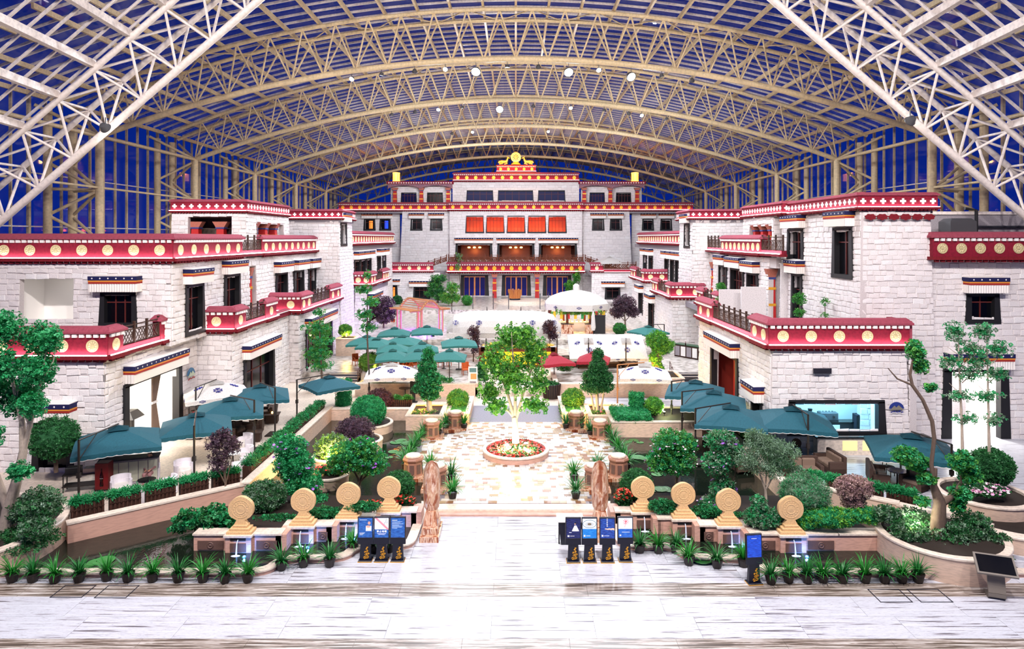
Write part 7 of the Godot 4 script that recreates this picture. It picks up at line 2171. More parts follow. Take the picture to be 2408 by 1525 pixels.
func terraces() -> void:
	furniture_materials()
	# ---- left terrace
	var em := {"emblem": true, "group": "white parasols"}
	var tg := {"group": "teal cantilever parasols"}
	parasol("dark teal parasol over the drinks fridge, front left terrace", V(-18.4, 2.75, 31.6), 0.15, 1.75, 0.5, M.teal, V(-18.7, 0.15, 29.2), tg)
	parasol("dark teal parasol over the white tub chairs, second on the left terrace", V(-15.9, 2.75, 34.0), 0.15, 1.6, 0.42, M.teal, V(-14.8, 0.15, 31.4), tg)
	parasol("dark teal parasol, third on the left terrace, before the dark doorway panel", V(-15.6, 2.75, 37.3), 0.15, 1.7, 0.35, M.teal, V(-13.95, 0.15, 36.4), tg)
	parasol("dark teal parasol, fourth on the left terrace, by the flower pots", V(-15.2, 2.75, 40.6), 0.15, 1.6, 0.35, M.teal, V(-13.9, 0.15, 39.4), tg)
	parasol("teal octagonal-looking parasol by the clipped hedge pillar, left terrace", V(-12.0, 2.6, 43.9), 0.15, 1.45, 0.7, M.teal, V(-13.6, 0.15, 42.4), tg)
	parasol("white emblem parasol against the left building wall", V(-17.9, 2.9, 40.8), 0.15, 1.75, 0.5, M.canvas, V(-18.2, 0.15, 38.8), em)
	# bamboo planters on the terrace edge
	var a := V(-17.4, 0.15, 26.5)
	var b := V(-12.25, 0.15, 30.4)
	for i in 5:
		grass_planter("bamboo-clad grass planter on the left terrace edge, %s from left" % ordinal(i), a.lerp(b, i / 5.0 + 0.01), a.lerp(b, (i + 1) / 5.0 - 0.01), 0.95, EMERALD)
	for i in 6:
		grass_planter("bamboo-clad fern planter along the left pond wall, %s from the front" % ordinal(i), V(-12.25, 0.15, 31.0 + 2.0 * i), V(-12.25, 0.15, 32.9 + 2.0 * i), 0.95, EMERALD + DEEP)
	# white tub chairs, table, people
	var tubs := [[285, 1160, 0.6, "left of the low table"], [345, 1178, 3.3, "with its back to the planters"], [392, 1160, -1.2, "right of the low table with coats"], [352, 1130, 0.2, "behind the low table"], [432, 1120, 0.8, "under the second parasol"], [556, 1120, -1.2, "nearest the fern planters"], [575, 1085, -1.0, "by the fern planters beside a table"], [575, 1055, -0.6, "farthest along the fern planters"]]
	for e in tubs:
		tub_chair("white tub armchair " + String(e[3]), at(e[0], e[1], 0.15), e[2])
	round_table("small dark round table between white tub chairs", at(345, 1158, 0.15), 0.38, 0.6)
	round_table("small white round table by the fern planters", at(548, 1095, 0.15), 0.36, 0.66, M.trim_white)
	person("person in a dusty pink top seated at the low table", at(352, 1132, 0.18) + Vector3(0, -0.05, 0), 0.2, M.shirt)
	for e in [[600, 1015, -1.3, "by the fern planters, front one"], [625, 985, -1.3, "by the fern planters, rear one"], [560, 1025, 1.3, "facing it under the third parasol"]]:
		sofa("brown wicker sofa " + String(e[3]), at(e[0], e[1], 0.15), e[2], 1.5)
	for e in [[598, 1035, "nearer one"], [640, 992, "farther one"]]:
		var q := thing("wicker_table", "square wicker coffee table with candle on the left terrace, " + String(e[2]), "table", at(e[0], e[1], 0.15), 0.2, "wicker coffee tables")
		part("tabletop", MB.new().cbox(Vector3(0, 0.48, 0), Vector3(0.9, 0.05, 0.9), 0.01), M.sofa, q)
		part("body", MB.new().cbox(Vector3(0, 0, 0), Vector3(0.7, 0.48, 0.7), 0.01), M.sofa, q)
		part("candle_lamp", MB.new().lathe([Vector2(0.05, 0.53), Vector2(0.06, 0.6), Vector2(0.04, 0.66), Vector2(0, 0.66)], 8), M.lamp_warm, q)
	# drinks fridge and counter under the first parasol
	var fr := thing("drinks_fridge", "red drinks fridge with a bottle picture under the front left parasol", "fridge", at(245, 1150, 0.15), 0.12)
	part("cabinet", MB.new().cbox(Vector3.ZERO, Vector3(0.56, 1.25, 0.5), 0.02), mt(Color(0.45, 0.07, 0.09), 0.4), fr)
	part("plinth", MB.new().box(Vector3(0, 0.04, 0.005), Vector3(0.54, 0.08, 0.5)), M.black, fr)
	part("bottle_picture", MB.new().lathe([Vector2(0.075, 0), Vector2(0.085, 0.08), Vector2(0.065, 0.22), Vector2(0.085, 0.38), Vector2(0.08, 0.48), Vector2(0.03, 0.66), Vector2(0.028, 0.78), Vector2(0.035, 0.8), Vector2(0, 0.8)], 12, Vector3(0, 0.22, 0.25), 1, 0.12), mt(Color(0.2, 0.06, 0.05), 0.2), fr)
	var tx := TextMesh.new()
	tx.text = "Coca-Cola"
	tx.font_size = 14
	tx.pixel_size = 0.0022
	tx.depth = 0.004
	part("lettering", tx, M.trim_white, fr, Transform3D(Basis(), Vector3(0, 0.58, 0.27)))
	var ct := thing("service_counter", "panelled service counter with lit front under the front left parasol", "counter", at(305, 1135, 0.15), 0.35)
	part("body", MB.new().cbox(Vector3.ZERO, Vector3(2.4, 1.15, 0.6), 0.02), M.concrete, ct)
	part("worktop", MB.new().box(Vector3(0, 1.18, 0), Vector3(2.5, 0.06, 0.7)), M.slate, ct)
	for i in 6:
		part("panel", MB.new().box(Vector3(-1.0 + 0.4 * i, 0.62, 0.31), Vector3(0.36, 0.9, 0.03)), mt(Color(0.75, 0.76, 0.68), 0.6), ct)
	var bb := thing("service_trolley", "dark steel serving trolley with boxes beside the red fridge", "trolley", at(195, 1150, 0.15), 0.3)
	for y: float in [0.25, 0.75]:
		part("shelf", MB.new().box(Vector3(0, y, 0), Vector3(1.5, 0.04, 0.6)), M.pole, bb)
	for s: float in [-0.7, 0.7]:
		for z: float in [-0.26, 0.26]:
			part("leg", MB.new().box(Vector3(s, 0.4, z), Vector3(0.04, 0.8, 0.04)), M.pole, bb)
	part("box", MB.new().cbox(Vector3(0.3, 0.77, 0), Vector3(0.5, 0.22, 0.4)), M.cream, bb)
	part("box", MB.new().cbox(Vector3(-0.35, 0.77, 0), Vector3(0.6, 0.3, 0.4)), M.black, bb)
	# curtain, carved chest and prayer flags at the left doorway
	var cu := thing("door_curtain", "grey tied curtain hanging in the bright left doorway", "curtain", V(-20.3, 0.2, 38.0))
	var cp := MB.new()
	for i in 14:
		var z0 := -i * 0.075
		var z1 := -(i + 1) * 0.075
		var k0 := 0.05 * (i % 2)
		var k1 := 0.05 * ((i + 1) % 2)
		for seg in [[0.0, 2.1, 1.0, 0.45], [2.1, 3.6, 0.45, 1.0]]:
			cp.quad(Vector3(k0, seg[0], z0 * seg[2]), Vector3(k0, seg[1], z0 * seg[3]), Vector3(k1, seg[1], z1 * seg[3]), Vector3(k1, seg[0], z1 * seg[2]))
	part("cloth", cp, M.cushion, cu)
	part("tie_band", MB.new().box(Vector3(0.03, 2.1, -0.25), Vector3(0.12, 0.12, 0.56)), M.cloth, cu)
	var ch := thing("roof_model", "small black roofed stand inside the bright left doorway", "stand", V(-21.8, 0.15, 38.6))
	part("post", MB.new().box(Vector3(0, 0.6, 0), Vector3(0.3, 1.2, 0.3)), M.black, ch)
	part("roof", MB.new().hexa([Vector3(-0.5, 1.2, -0.6), Vector3(0.5, 1.2, -0.6), Vector3(0.5, 1.2, 0.6), Vector3(-0.5, 1.2, 0.6), Vector3(-0.2, 1.6, -0.4), Vector3(0.2, 1.6, -0.4), Vector3(0.2, 1.6, 0.4), Vector3(-0.2, 1.6, 0.4)]), M.black, ch)
	var bar := thing("market_stall", "red-clad stall with prayer flags under the white emblem parasol", "stall", V(-18.0, 0.15, 40.6), -0.35)
	part("counter", MB.new().cbox(Vector3.ZERO, Vector3(2.6, 1.0, 0.6), 0.02), mt(Color(0.62, 0.1, 0.14), 0.6), bar)
	part("counter_top", MB.new().box(Vector3(0, 1.03, 0), Vector3(2.7, 0.06, 0.7)), M.wood_dark, bar)
	part("carved_front", MB.new().box(Vector3(0, 0.52, 0.31), Vector3(2.3, 0.7, 0.04)), M.gold_old, bar)
	for i in 10:
		part("prayer_flag", MB.new().box(Vector3(-1.2 + 0.26 * i, 1.75, 0.5), Vector3(0.2, 0.26, 0.01)), M.prayer[i % 5], bar)
	part("flag_cord", S.rod, M.pole, bar, span(S.rod, Vector3(-1.4, 1.9, 0.5), Vector3(1.4, 1.9, 0.5), 0.008))
	for s: float in [-1.35, 1.35]:
		part("cord_post", S.rod, M.pole, bar, span(S.rod, Vector3(s, 0, 0.5), Vector3(s, 1.95, 0.5), 0.02))
	wall_emblem("round mountain emblem on the wall beside the left doorway", V(-19.78, 3.1, 41.6), PI / 2, 0.5)
	var fp := thing("flower_pot", "pot of pink flowers by the left building window", "potted plant", V(-15.9, 0.15, 44.6))
	part("pot", MB.new().lathe([Vector2(0.3, 0), Vector2(0.4, 0.7), Vector2(0.44, 0.72), Vector2(0.4, 0.75), Vector2(0, 0.7)], 16), M.pot, fp)
	foliage(fp, [[Vector3(0, 0.95, 0), Vector3(0.55, 0.28, 0.5)]], 240, 0.16, DEEP, {"flowers": [[Color(0.75, 0.3, 0.3), 110, 0.16, 1]]})
	# ---- right terrace
	parasol("teal parasol, rearmost of four over the right terrace sofas", V(11.0, 2.75, 41.8), 0.12, 1.7, -0.3, M.teal, V(9.4, 0.12, 41.2), tg)
	parasol("teal parasol, second from the rear over the right terrace sofas", V(11.3, 2.75, 39.0), 0.12, 1.75, -0.3, M.teal, V(9.35, 0.12, 38.4), tg)
	parasol("blue-teal parasol before the narrow door, third over the right sofas", V(11.2, 2.75, 35.6), 0.12, 1.75, -0.3, M.teal, V(9.1, 0.12, 34.6), tg)
	parasol("blue-teal parasol nearest the cafe window on the right terrace", V(14.3, 2.75, 35.2), 0.12, 1.8, -0.25, M.teal, V(14.3, 0.12, 33.4), tg)
	parasol("dark slate-blue parasol below the cafe wall emblem at the right", V(18.2, 2.45, 31.4), 0.0, 1.75, -0.35, M.teal, V(18.9, 0.12, 29.6), tg)
	wall_emblem("blue mountain emblem on the wall right of the cafe window", V(fx(2110, 36.2), fy(963, 36.2), 36.25), 0.0, 0.4, true)
	for i in 4:
		grass_planter("bamboo-clad fern planter along the right pond wall, %s from the front" % ordinal(i), V(12.25, 0.12, 30.6 + 3.0 * i), V(12.25, 0.12, 33.4 + 3.0 * i), 0.95, EMERALD + DEEP, 340)
	var ra := V(12.4, 0.12, 30.2)
	var rb := V(16.2, 0.12, 27.5)
	for i in 4:
		grass_planter("bamboo-clad grass planter behind the right shrubs, %s from left" % ordinal(i), ra.lerp(rb, i / 4.0 + 0.01), ra.lerp(rb, (i + 1) / 4.0 - 0.01), 0.95, EMERALD)
	for e in [[1670, 1030, 1.3, "beside the narrow door"], [1690, 1072, 1.3, "by the right pond wall"], [1760, 1105, 0.2, "under the third right parasol"], [1890, 1120, 0.0, "with high back before the cafe window"], [1950, 1105, -1.5, "side-on before the lit cafe counter"]]:
		sofa("brown wicker sofa " + String(e[3]), at(e[0], e[1], 0.12), e[2], 1.6)
	sofa("high-backed wicker bench at the right round planters", at(2065, 1135, 0.1), 1.2, 1.7)
	sofa("dark wicker seat beside the right round planters", at(2150, 1150, 0.1), -1.0, 1.0)
	for e in [[1790, 1085, "under the third right parasol"], [1850, 1095, "before the cafe window"], [2110, 1140, "beside the high-backed bench"]]:
		round_table("dark round table " + String(e[2]), at(e[0], e[1], 0.12), 0.42, 0.68)
	for e in [[1770, 1060, 0.4], [1815, 1062, -0.5], [1875, 1075, 2.6], [2090, 1118, 0.6], [2128, 1112, -0.4]]:
		var q := thing("dining_chair", "dark round-backed terrace chair %s" % ["left of the table under the third right parasol", "right of the table under the third right parasol", "at the table before the cafe window", "at the high-backed bench, left one", "at the high-backed bench, right one"][[1770, 1815, 1875, 2090, 2128].find(e[0])], "chair", at(e[0], e[1], 0.12), e[2], "dark terrace chairs")
		part("seat", MB.new().lathe([Vector2(0, 0.42), Vector2(0.24, 0.42), Vector2(0.25, 0.46), Vector2(0, 0.48)], 14), M.sofa, q)
		part("backrest", MB.new().lathe([Vector2(0.24, -0.02), Vector2(0.24, 0.02), Vector2(0, 0.03)], 14).turned(Transform3D(Basis(Vector3.RIGHT, PI / 2), Vector3(0, 0.82, -0.24))), M.sofa, q)
		for s in [[-0.18, 0.18], [0.18, 0.18], [-0.18, -0.2], [0.18, -0.2]]:
			part("leg", S.rod, M.wood_dark, q, span(S.rod, Vector3(s[0], 0, s[1]), Vector3(s[0], 0.44 if s[1] > 0 else 0.7, s[1]), 0.02))
	cafe()

func wall_emblem(label: String, where: Vector3, turn: float, s: float, blue := false) -> void:
	var o := thing("wall_emblem", label, "emblem", where, turn)
	var arc := MB.new().ext(u_shape(s, 0, 0.15, PI - 0.15, 16), 0.0, 0.03).turned(Transform3D(Basis(Vector3.RIGHT, -PI / 2), Vector3.ZERO))
	part("sky_disc", arc, mt(Color(0.12, 0.2, 0.5) if blue else Color(0.25, 0.45, 0.6), 0.6), o)
	part("mountain", MB.new().ext(PackedVector2Array([Vector2(-s * 0.9, 0), Vector2(-s * 0.35, -s * 0.55), Vector2(-s * 0.1, -s * 0.3), Vector2(s * 0.2, -s * 0.6), Vector2(s * 0.9, 0)]), 0.03, 0.05).turned(Transform3D(Basis(Vector3.RIGHT, PI / 2), Vector3.ZERO)), mt(Color(0.75, 0.8, 0.7) if not blue else Color(0.5, 0.48, 0.42), 0.6), o)
	for i in 5:
		part("script_stroke", MB.new().box(Vector3(-s * 0.7 + s * 0.35 * i, -s * 0.32 + 0.04 * (i % 2), 0.02), Vector3(s * 0.26, s * 0.1, 0.03), Basis(Vector3(0, 0, 1), 0.5 - 0.3 * (i % 3))), M.emblem if blue else M.band_red, o)

func cafe() -> void:
	# coffee bar behind the wide window
	area(V(17.6, 3.2, 38.2), Vector3(0, -1, 0.15), Vector3.RIGHT, Vector2(4.0, 0.6), 26.0, Color(0.55, 0.85, 1.0), "cafe_ceiling_light")
	var lp := thing("ceiling_lamp_panel", "pale blue ceiling light panel inside the cafe window", "lamp", V(17.6, 3.28, 38.2))
	part("lamp_panel", MB.new().box(Vector3.ZERO, Vector3(4.0, 0.06, 0.6)), glow(Color(0.6, 0.88, 1.0), 4.0), lp)
	part("frame", MB.new().box(Vector3(0, 0.05, 0), Vector3(4.1, 0.06, 0.7)), M.pole, lp)
	var c := thing("cafe_counter", "stone cafe counter with yellow lit panels below the window", "counter", V(18.7, 0.0, 36.0))
	part("body", MB.new().cbox(Vector3(0, 0, 0), Vector3(5.8, 1.02, 0.5), 0.02), M.cream_top, c)
	part("worktop", MB.new().box(Vector3(0, 1.06, 0.0), Vector3(6.0, 0.08, 0.7)), M.table_glass, c)
	for i in 4:
		part("lit_panel_lamp", MB.new().box(Vector3(-1.2 + 1.05 * i, 0.62, 0.26), Vector3(0.75, 0.5, 0.02)), glow(Color(1, 0.95, 0.55), 0.9), c)
	var bx := V(0, 1.1, 0)
	var back := thing("back_bar", "black back bar along the rear wall of the cafe", "counter", V(17.4, 0.0, 39.2))
	part("cabinet", MB.new().cbox(Vector3.ZERO, Vector3(4.2, 0.95, 0.6), 0.02), M.black, back)
	part("worktop", MB.new().box(Vector3(0, 0.98, 0), Vector3(4.3, 0.06, 0.66)), M.table_glass, back)
	part("oven_front", MB.new().box(Vector3(0.5, 0.55, 0.32), Vector3(1.1, 0.6, 0.04)), M.trim_white, back)
	part("fridge_front", MB.new().box(Vector3(-1.2, 0.5, 0.32), Vector3(0.8, 0.8, 0.04)), M.dark_glass, back)
	var cm := thing("coffee_machine", "steel espresso machine with cups on top behind the cafe window", "coffee machine", V(17.9, 1.01, 39.2))
	part("body", MB.new().cbox(Vector3(0, 0.1, 0), Vector3(1.0, 0.42, 0.5), 0.04), M.lamp_housing, cm)
	part("drip_tray", MB.new().box(Vector3(0, 0.05, 0.1), Vector3(0.95, 0.1, 0.5)), M.black, cm)
	for i in 2:
		part("group_head", MB.new().lathe([Vector2(0.05, 0), Vector2(0.07, 0.1), Vector2(0, 0.12)], 10, Vector3(-0.25 + 0.5 * i, 0.24, 0.3)), M.pole, cm)
	for i in 5:
		part("cup", MB.new().lathe([Vector2(0.03, 0), Vector2(0.045, 0.09), Vector2(0.03, 0.09), Vector2(0, 0.02)], 8, Vector3(-0.36 + 0.18 * i, 0.52, 0)), M.trim_white, cm)
	var gr := thing("coffee_grinder", "tall coffee grinder left of the espresso machine", "grinder", V(16.9, 1.01, 39.2))
	part("body", MB.new().cbox(Vector3.ZERO, Vector3(0.22, 0.4, 0.3), 0.02), M.black, gr)
	part("hopper", MB.new().lathe([Vector2(0.05, 0.4), Vector2(0.13, 0.65), Vector2(0.12, 0.7), Vector2(0, 0.7)], 12), M.dark_glass, gr)
	var fr := thing("cafe_fridge", "small dark fridge at the right end of the cafe", "fridge", V(19.5, 0.0, 38.8))
	part("cabinet", MB.new().cbox(Vector3.ZERO, Vector3(0.5, 1.5, 0.5), 0.02), M.slate, fr)
	part("door", MB.new().box(Vector3(0, 0.8, 0.26), Vector3(0.46, 1.3, 0.03)), M.dark_glass, fr)
	var mn := thing("menu_board", "small framed price board on the cafe counter", "sign", V(16.4, 1.1, 36.6), 0.1)
	part("board", MB.new().box(Vector3(0, 0.16, 0), Vector3(0.4, 0.3, 0.03)), M.black, mn)
	part("card", MB.new().box(Vector3(0, 0.16, 0.02), Vector3(0.34, 0.24, 0.01)), M.trim_white, mn)
	# doorway furnishings, right building
	var rc := thing("red_door_panel", "tall red door panel inside the right building doorway", "door", V(14.6, 0.1, 44.6), 0.0)
	part("panel", MB.new().box(Vector3(0, 1.9, 0), Vector3(0.08, 3.8, 2.2)), mt(Color(0.75, 0.12, 0.06), 0.4), rc)
	part("stile", MB.new().box(Vector3(-0.02, 1.9, 1.15), Vector3(0.14, 3.8, 0.12)), M.wood_dark, rc)
	var ln := thing("paper_lantern", "glowing white lantern in the red doorway of the right building", "lantern", V(14.9, 2.5, 42.2))
	part("lamp_shade", MB.new().lathe([Vector2(0.08, 0), Vector2(0.2, 0.12), Vector2(0.22, 0.3), Vector2(0.2, 0.48), Vector2(0.08, 0.6)], 14), glow(Color(1, 0.9, 0.65), 5.0), ln)
	part("cord", S.rod, M.pole, ln, span(S.rod, Vector3(0, 0.6, 0), Vector3(0, 1.9, 0), 0.01))
	omni(V(14.9, 2.8, 42.2), 7.0, Color(1, 0.85, 0.6), 0.15)
	omni(V(-23.0, 3.4, 37.0), 26.0, Color(1, 0.97, 0.93), 0.3)
	omni(V(26.5, 4.0, 41.5), 30.0, Color(1, 0.98, 0.96), 0.3)

# ---------------------------------------------------------------- plaza behind the garden
func plaza() -> void:
	M.purple_glow = glow(Color(0.55, 0.2, 1.0), 6.0)
	var tg := {"group": "green plaza parasols", "val": 0.14, "drop": 0.5, "trim": M.teal_light}
	var order := [[924, 822, "front row, left one"], [983, 822, "front row, middle one"], [1057, 822, "front row, right one"], [924, 805, "second row, left one"], [994, 805, "second row, right one"], [886, 795, "left flank, nearer one"], [862, 789, "left flank, farther one"], [946, 789, "third row, middle one"], [928, 770, "rear row, left one"], [1004, 766, "rear row, beside the purple light"], [1079, 792, "beside the long white tent"]]
	for e in order:
		var d: float = F * (EYE - 3.4) / (e[1] - VY)
		var fy0 := 0.75 if d < 68.5 else 1.3
		parasol("green plaza parasol, " + String(e[2]), V(fx(e[0], d), 3.4, d), fy0, 1.42 if d > 55 else 1.2, 0.06 * (e[0] % 5) - 0.1, M.teal_light, null, tg)
	parasol("green parasol on the right plaza beyond the purple tree", V(fx(1524, 63.5), 3.3, 63.5), 0.75, 1.4, 0.5, M.teal_light, V(fx(1562, 64.0), 0.75, 64.0), tg)
	var em := {"emblem": true, "group": "white parasols"}
	parasol("white emblem parasol left of the path before the pale wall", V(fx(922, 47.0), 2.85, 47.0), 0.15, 1.75, 0.12, M.canvas, V(fx(868, 46.0), 0.15, 46.0), em)
	parasol("white emblem parasol right of the path on a wooden post", V(fx(1515, 46.6), 2.85, 46.6), 0.15, 1.7, -0.12, M.canvas, V(fx(1452, 46.0), 0.15, 46.0), em.merged({"pole": M.pole_wood}))
	parasol("large white emblem parasol over the right dining tables, left of the pair", V(fx(1384, 55.5), 3.2, 55.5), 0.75, 1.6, 0.0, M.canvas, V(fx(1384, 53.4), 0.75, 53.4), em.merged({"drop": 0.6, "val": 0.25, "tilt": 0.5, "faces": [1, 0, 2]}))
	parasol("large white emblem parasol over the right dining tables, right of the pair", V(fx(1472, 55.5), 3.2, 55.5), 0.75, 1.6, 0.0, M.canvas, V(fx(1472, 53.4), 0.75, 53.4), em.merged({"drop": 0.6, "val": 0.25, "tilt": 0.5, "faces": [1, 0, 2]}))
	parasol("crimson parasol right of the floodlit tree", V(fx(1303, 52.0), 2.7, 52.0), 0.75, 1.25, 0.35, M.crimson, null, {"group": "crimson parasols", "trim": M.crimson, "drop": 0.55})
	parasol("crimson parasol half behind the right conical tree", V(fx(1396, 52.5), 2.75, 52.5), 0.75, 1.2, -0.2, M.crimson, null, {"group": "crimson parasols", "trim": M.crimson, "drop": 0.55})
	parasol("small white parasol on the hall's right terrace", V(fx(1434, 105.5), 8.55, 105.5), 6.1, 1.9, 0.2, M.canvas, null, {"group": "white parasols", "drop": 0.7, "val": 0.25})
	# orange rattan chairs and tables under the green parasols
	var ch := [[905, 862, 0.4], [925, 868, -0.3], [948, 866, 0.2], [960, 870, -0.5], [975, 868, 0.6], [1035, 862, 0.4], [1052, 860, -0.5], [1095, 880, 0.3], [838, 858, 0.8], [905, 835, 2.9], [955, 838, 2.4], [990, 842, 3.3], [905, 770, 0.3], [922, 768, -0.4], [1085, 815, 0.2], [1095, 818, -0.3]]
	for i in ch.size():
		rattan_chair("orange rattan chair under the green parasols, %s counted along the seating" % ["first", "second", "third", "fourth", "fifth", "sixth", "seventh", "eighth", "ninth", "tenth", "eleventh", "twelfth", "thirteenth", "fourteenth", "fifteenth", "sixteenth"][i], at(ch[i][0], ch[i][1], 0.75), ch[i][2])
	for e in [[915, 868, "front left"], [962, 862, "front middle"], [1044, 866, "front right"], [930, 838, "middle row"], [1090, 822, "beside the white tent"]]:
		round_table("cafe table under the green parasols, %s" % e[2], at(e[0], e[1], 0.75), 0.45, 0.7)
	for e in [[1340, 862, "left"], [1372, 864, "second"], [1440, 862, "third"], [1480, 864, "right"]]:
		sofa("dark dining bench under the large white parasols, %s" % e[2], at(e[0], e[1], 0.75), 0.2, 1.2)
	# long white barrel tent
	var d := 63.0
	var x0 := fx(1052, d)
	var x1 := fx(1318, d)
	var t := thing("long_tent", "long white rounded tent with blue knot emblems in the middle of the plaza", "tent", V((x0 + x1) * 0.5, 0.75, d))
	var hl := (x1 - x0) * 0.5
	var roof := MB.new()
	var k := 10
	for i in k:
		for j in 16:
			var P2 := func(a: float, b: float) -> Vector3:   # a along 0..16, b over the arch 0..k
				var u := -1.0 + 2.0 * a / 16.0
				var f := pow(maxf(0.0, 1.0 - pow(absf(u), 5.0)), 0.5)
				var th := PI * b / k
				return Vector3(u * hl, 2.2 + sin(th) * 1.85 * (0.3 + 0.7 * f), cos(th) * 2.0 * (0.35 + 0.65 * f))
			roof.qo(P2.call(j, i), P2.call(j + 1, i), P2.call(j + 1, i + 1), P2.call(j, i + 1), Vector3(0, 0.5, 0))
	part("roof", roof, M.canvas, t)
	var sk := MB.new()
	sk.bb(Vector3(-hl * 0.97, 1.75, 1.86), Vector3(hl * 0.97, 2.22, 1.9))
	sk.bb(Vector3(-hl, 1.75, -0.7), Vector3(-hl + 0.04, 2.22, 0.7))
	sk.bb(Vector3(hl - 0.04, 1.75, -0.7), Vector3(hl, 2.22, 0.7))
	part("valance", sk, M.canvas, t)
	for x: float in [-4.3, -2.2, 2.6, 4.5]:
		part("emblem", knot(0.34), M.emblem, t, Transform3D(Basis(Vector3.RIGHT, -0.75), Vector3(x, 3.15, 1.8)))
	for x: float in [-0.92, -0.3, 0.3, 0.92]:
		part("post", S.rod, M.pole, t, span(S.rod, Vector3(hl * x, 0, 1.75), Vector3(hl * x, 2.0, 1.75), 0.05))
		part("finial", MB.new().lathe([Vector2(0.05, 0), Vector2(0.03, 0.4), Vector2(0, 0.5)], 6, Vector3(hl * x, 3.95, 0)), M.pole, t)
	# yellow flower counter with wooden frame in front of it
	var fc := thing("flower_counter", "wooden counter with bright yellow floral panel before the white tent", "counter", V(fx(1218, 57.0), 0.75, 57.0))
	part("panel_lamp", MB.new().box(Vector3(0, 0.75, 0), Vector3(5.6, 1.1, 0.4)), glow(Color(0.85, 0.75, 0.05), 0.5), fc)
	part("frame_top", MB.new().box(Vector3(0, 1.45, 0), Vector3(6.2, 0.3, 0.5)), M.wood, fc)
	part("frame_base", MB.new().box(Vector3(0, 0.1, 0), Vector3(6.2, 0.2, 0.5)), M.wood, fc)
	for s: float in [-3.0, 3.0]:
		part("frame_post", MB.new().box(Vector3(s, 0.8, 0), Vector3(0.5, 1.6, 0.5)), M.wood, fc)
	foliage(fc, [[Vector3(0, 1.75, 0), Vector3(2.9, 0.3, 0.4)]], 500, 0.22, GREEN + YELLOWISH, {"fill": 0.7, "flowers": [[Color(0.8, 0.5, 0.05), 90, 0.25]]})
	# white domed kiosk
	var kd := 76.0
	var kk := thing("domed_kiosk", "white domed kiosk tent on timber posts with hanging garlands", "kiosk", V(fx(1355, kd), 1.3, kd))
	var R := 78.0 * kd / F
	part("dome", MB.new().lathe([Vector2(R, 3.0), Vector2(R * 0.92, 3.35), Vector2(R * 0.75, 3.75), Vector2(R * 0.5, 4.1), Vector2(R * 0.22, 4.32), Vector2(R * 0.1, 4.4), Vector2(R * 0.1, 4.9), Vector2(R * 0.04, 5.1), Vector2(0, 5.12)], 8, Vector3.ZERO, 1, 1, true, PI / 8, TAU + PI / 8), M.canvas, kk)
	part("valance", MB.new().lathe([Vector2(R, 2.35), Vector2(R + 0.02, 3.02)], 8, Vector3.ZERO, 1, 1, false, PI / 8, TAU + PI / 8), M.canvas, kk)
	for i in 8:
		var a := TAU * i / 8 + PI / 8
		part("post", S.rod, M.wood, kk, span(S.rod, Vector3(cos(a) * R * 0.86, 0, sin(a) * R * 0.86), Vector3(cos(a) * R * 0.86, 3.0, sin(a) * R * 0.86), 0.14))
		var b := TAU * i / 8
		part("emblem", knot(0.22, true), M.emblem, kk, Transform3D(Basis(UP, PI / 2 - b), Vector3(cos(b) * (R * 0.93 + 0.03), 2.72, sin(b) * (R * 0.93 + 0.03))))
	for i in 8:
		part("hanging_cloth", MB.new().box(Vector3(-2.6 + 0.75 * i, 1.95, R * 0.82), Vector3(0.3, 0.8, 0.04)), M.prayer[[0, 0, 3, 0, 4, 0, 3, 0][i]], kk)
	foliage(kk, [[Vector3(0, 2.25, R * 0.8), Vector3(R * 0.8, 0.22, 0.3)]], 300, 0.28, GREEN + YELLOWISH, {"fill": 0.8})
	part("buffet_table", MB.new().cbox(Vector3(-0.3, 0, 0.6), Vector3(3.4, 0.95, 0.9), 0.02), M.cloth, kk)
	omni(V(fx(1355, kd), 3.6, kd), 20.0, Color(1, 0.8, 0.45), 0.3)
	for i in 7:
		var w := part("wine_carafe" if i == 0 else "wine_carafe_%03d" % i, MB.new().lathe([Vector2(0.09, 0), Vector2(0.1, 0.14), Vector2(0.03, 0.3), Vector2(0.05, 0.36), Vector2(0, 0.36)], 8), M.trim_white, self, Transform3D(Basis(), V(fx(1355, kd) - 1.6 + i * 0.45, 2.25, kd - 0.75)))
		tag(w, "white carafe on the kiosk buffet, %s from left" % ordinal(i), "carafe", "carafes on the buffet")
	# bar blocks beside the kiosk
	for e in [[1334, 783, "stone block bar with dark grain left of the buffet", 1.3, 1.0, "onyx"], [1386, 783, "stone block bar right of the buffet", 0.9, 1.0, "onyx"], [1408, 783, "tall black bar cabinet beside the kiosk", 1.3, 1.9, "black"]]:
		var q := thing("bar_block", e[2], "counter", at(e[0], e[1], 1.3), 0.0, "bar blocks")
		part("body", MB.new().cbox(Vector3.ZERO, Vector3(e[3], e[4], 0.9), 0.02), M[e[5]], q)
		part("worktop", MB.new().box(Vector3(0, e[4] + 0.03, 0), Vector3(e[3] + 0.08, 0.06, 0.98)), M.slate, q)
	for e in [[1395, 790, "left of the black bar"]]:
		if true:
			var q := thing("closed_parasol", "folded white parasol " + String(e[2]), "parasol", at(e[0], e[1], 1.3))
			part("canopy", MB.new().lathe([Vector2(0.18, 0.6), Vector2(0.26, 0.9), Vector2(0.16, 2.2), Vector2(0.02, 2.7)], 10), M.canvas, q)
			part("post", S.rod, M.pole, q, span(S.rod, Vector3.ZERO, Vector3(0, 2.8, 0), 0.03))
	# arched timber pergola with purple light
	var pd := 75.0
	var pg := thing("arched_pergola", "arched slatted timber pergola over a purple-lit passage, left plaza", "pergola", V(fx(987, pd), 1.3, pd), 0.7)
	var pw := 2.5
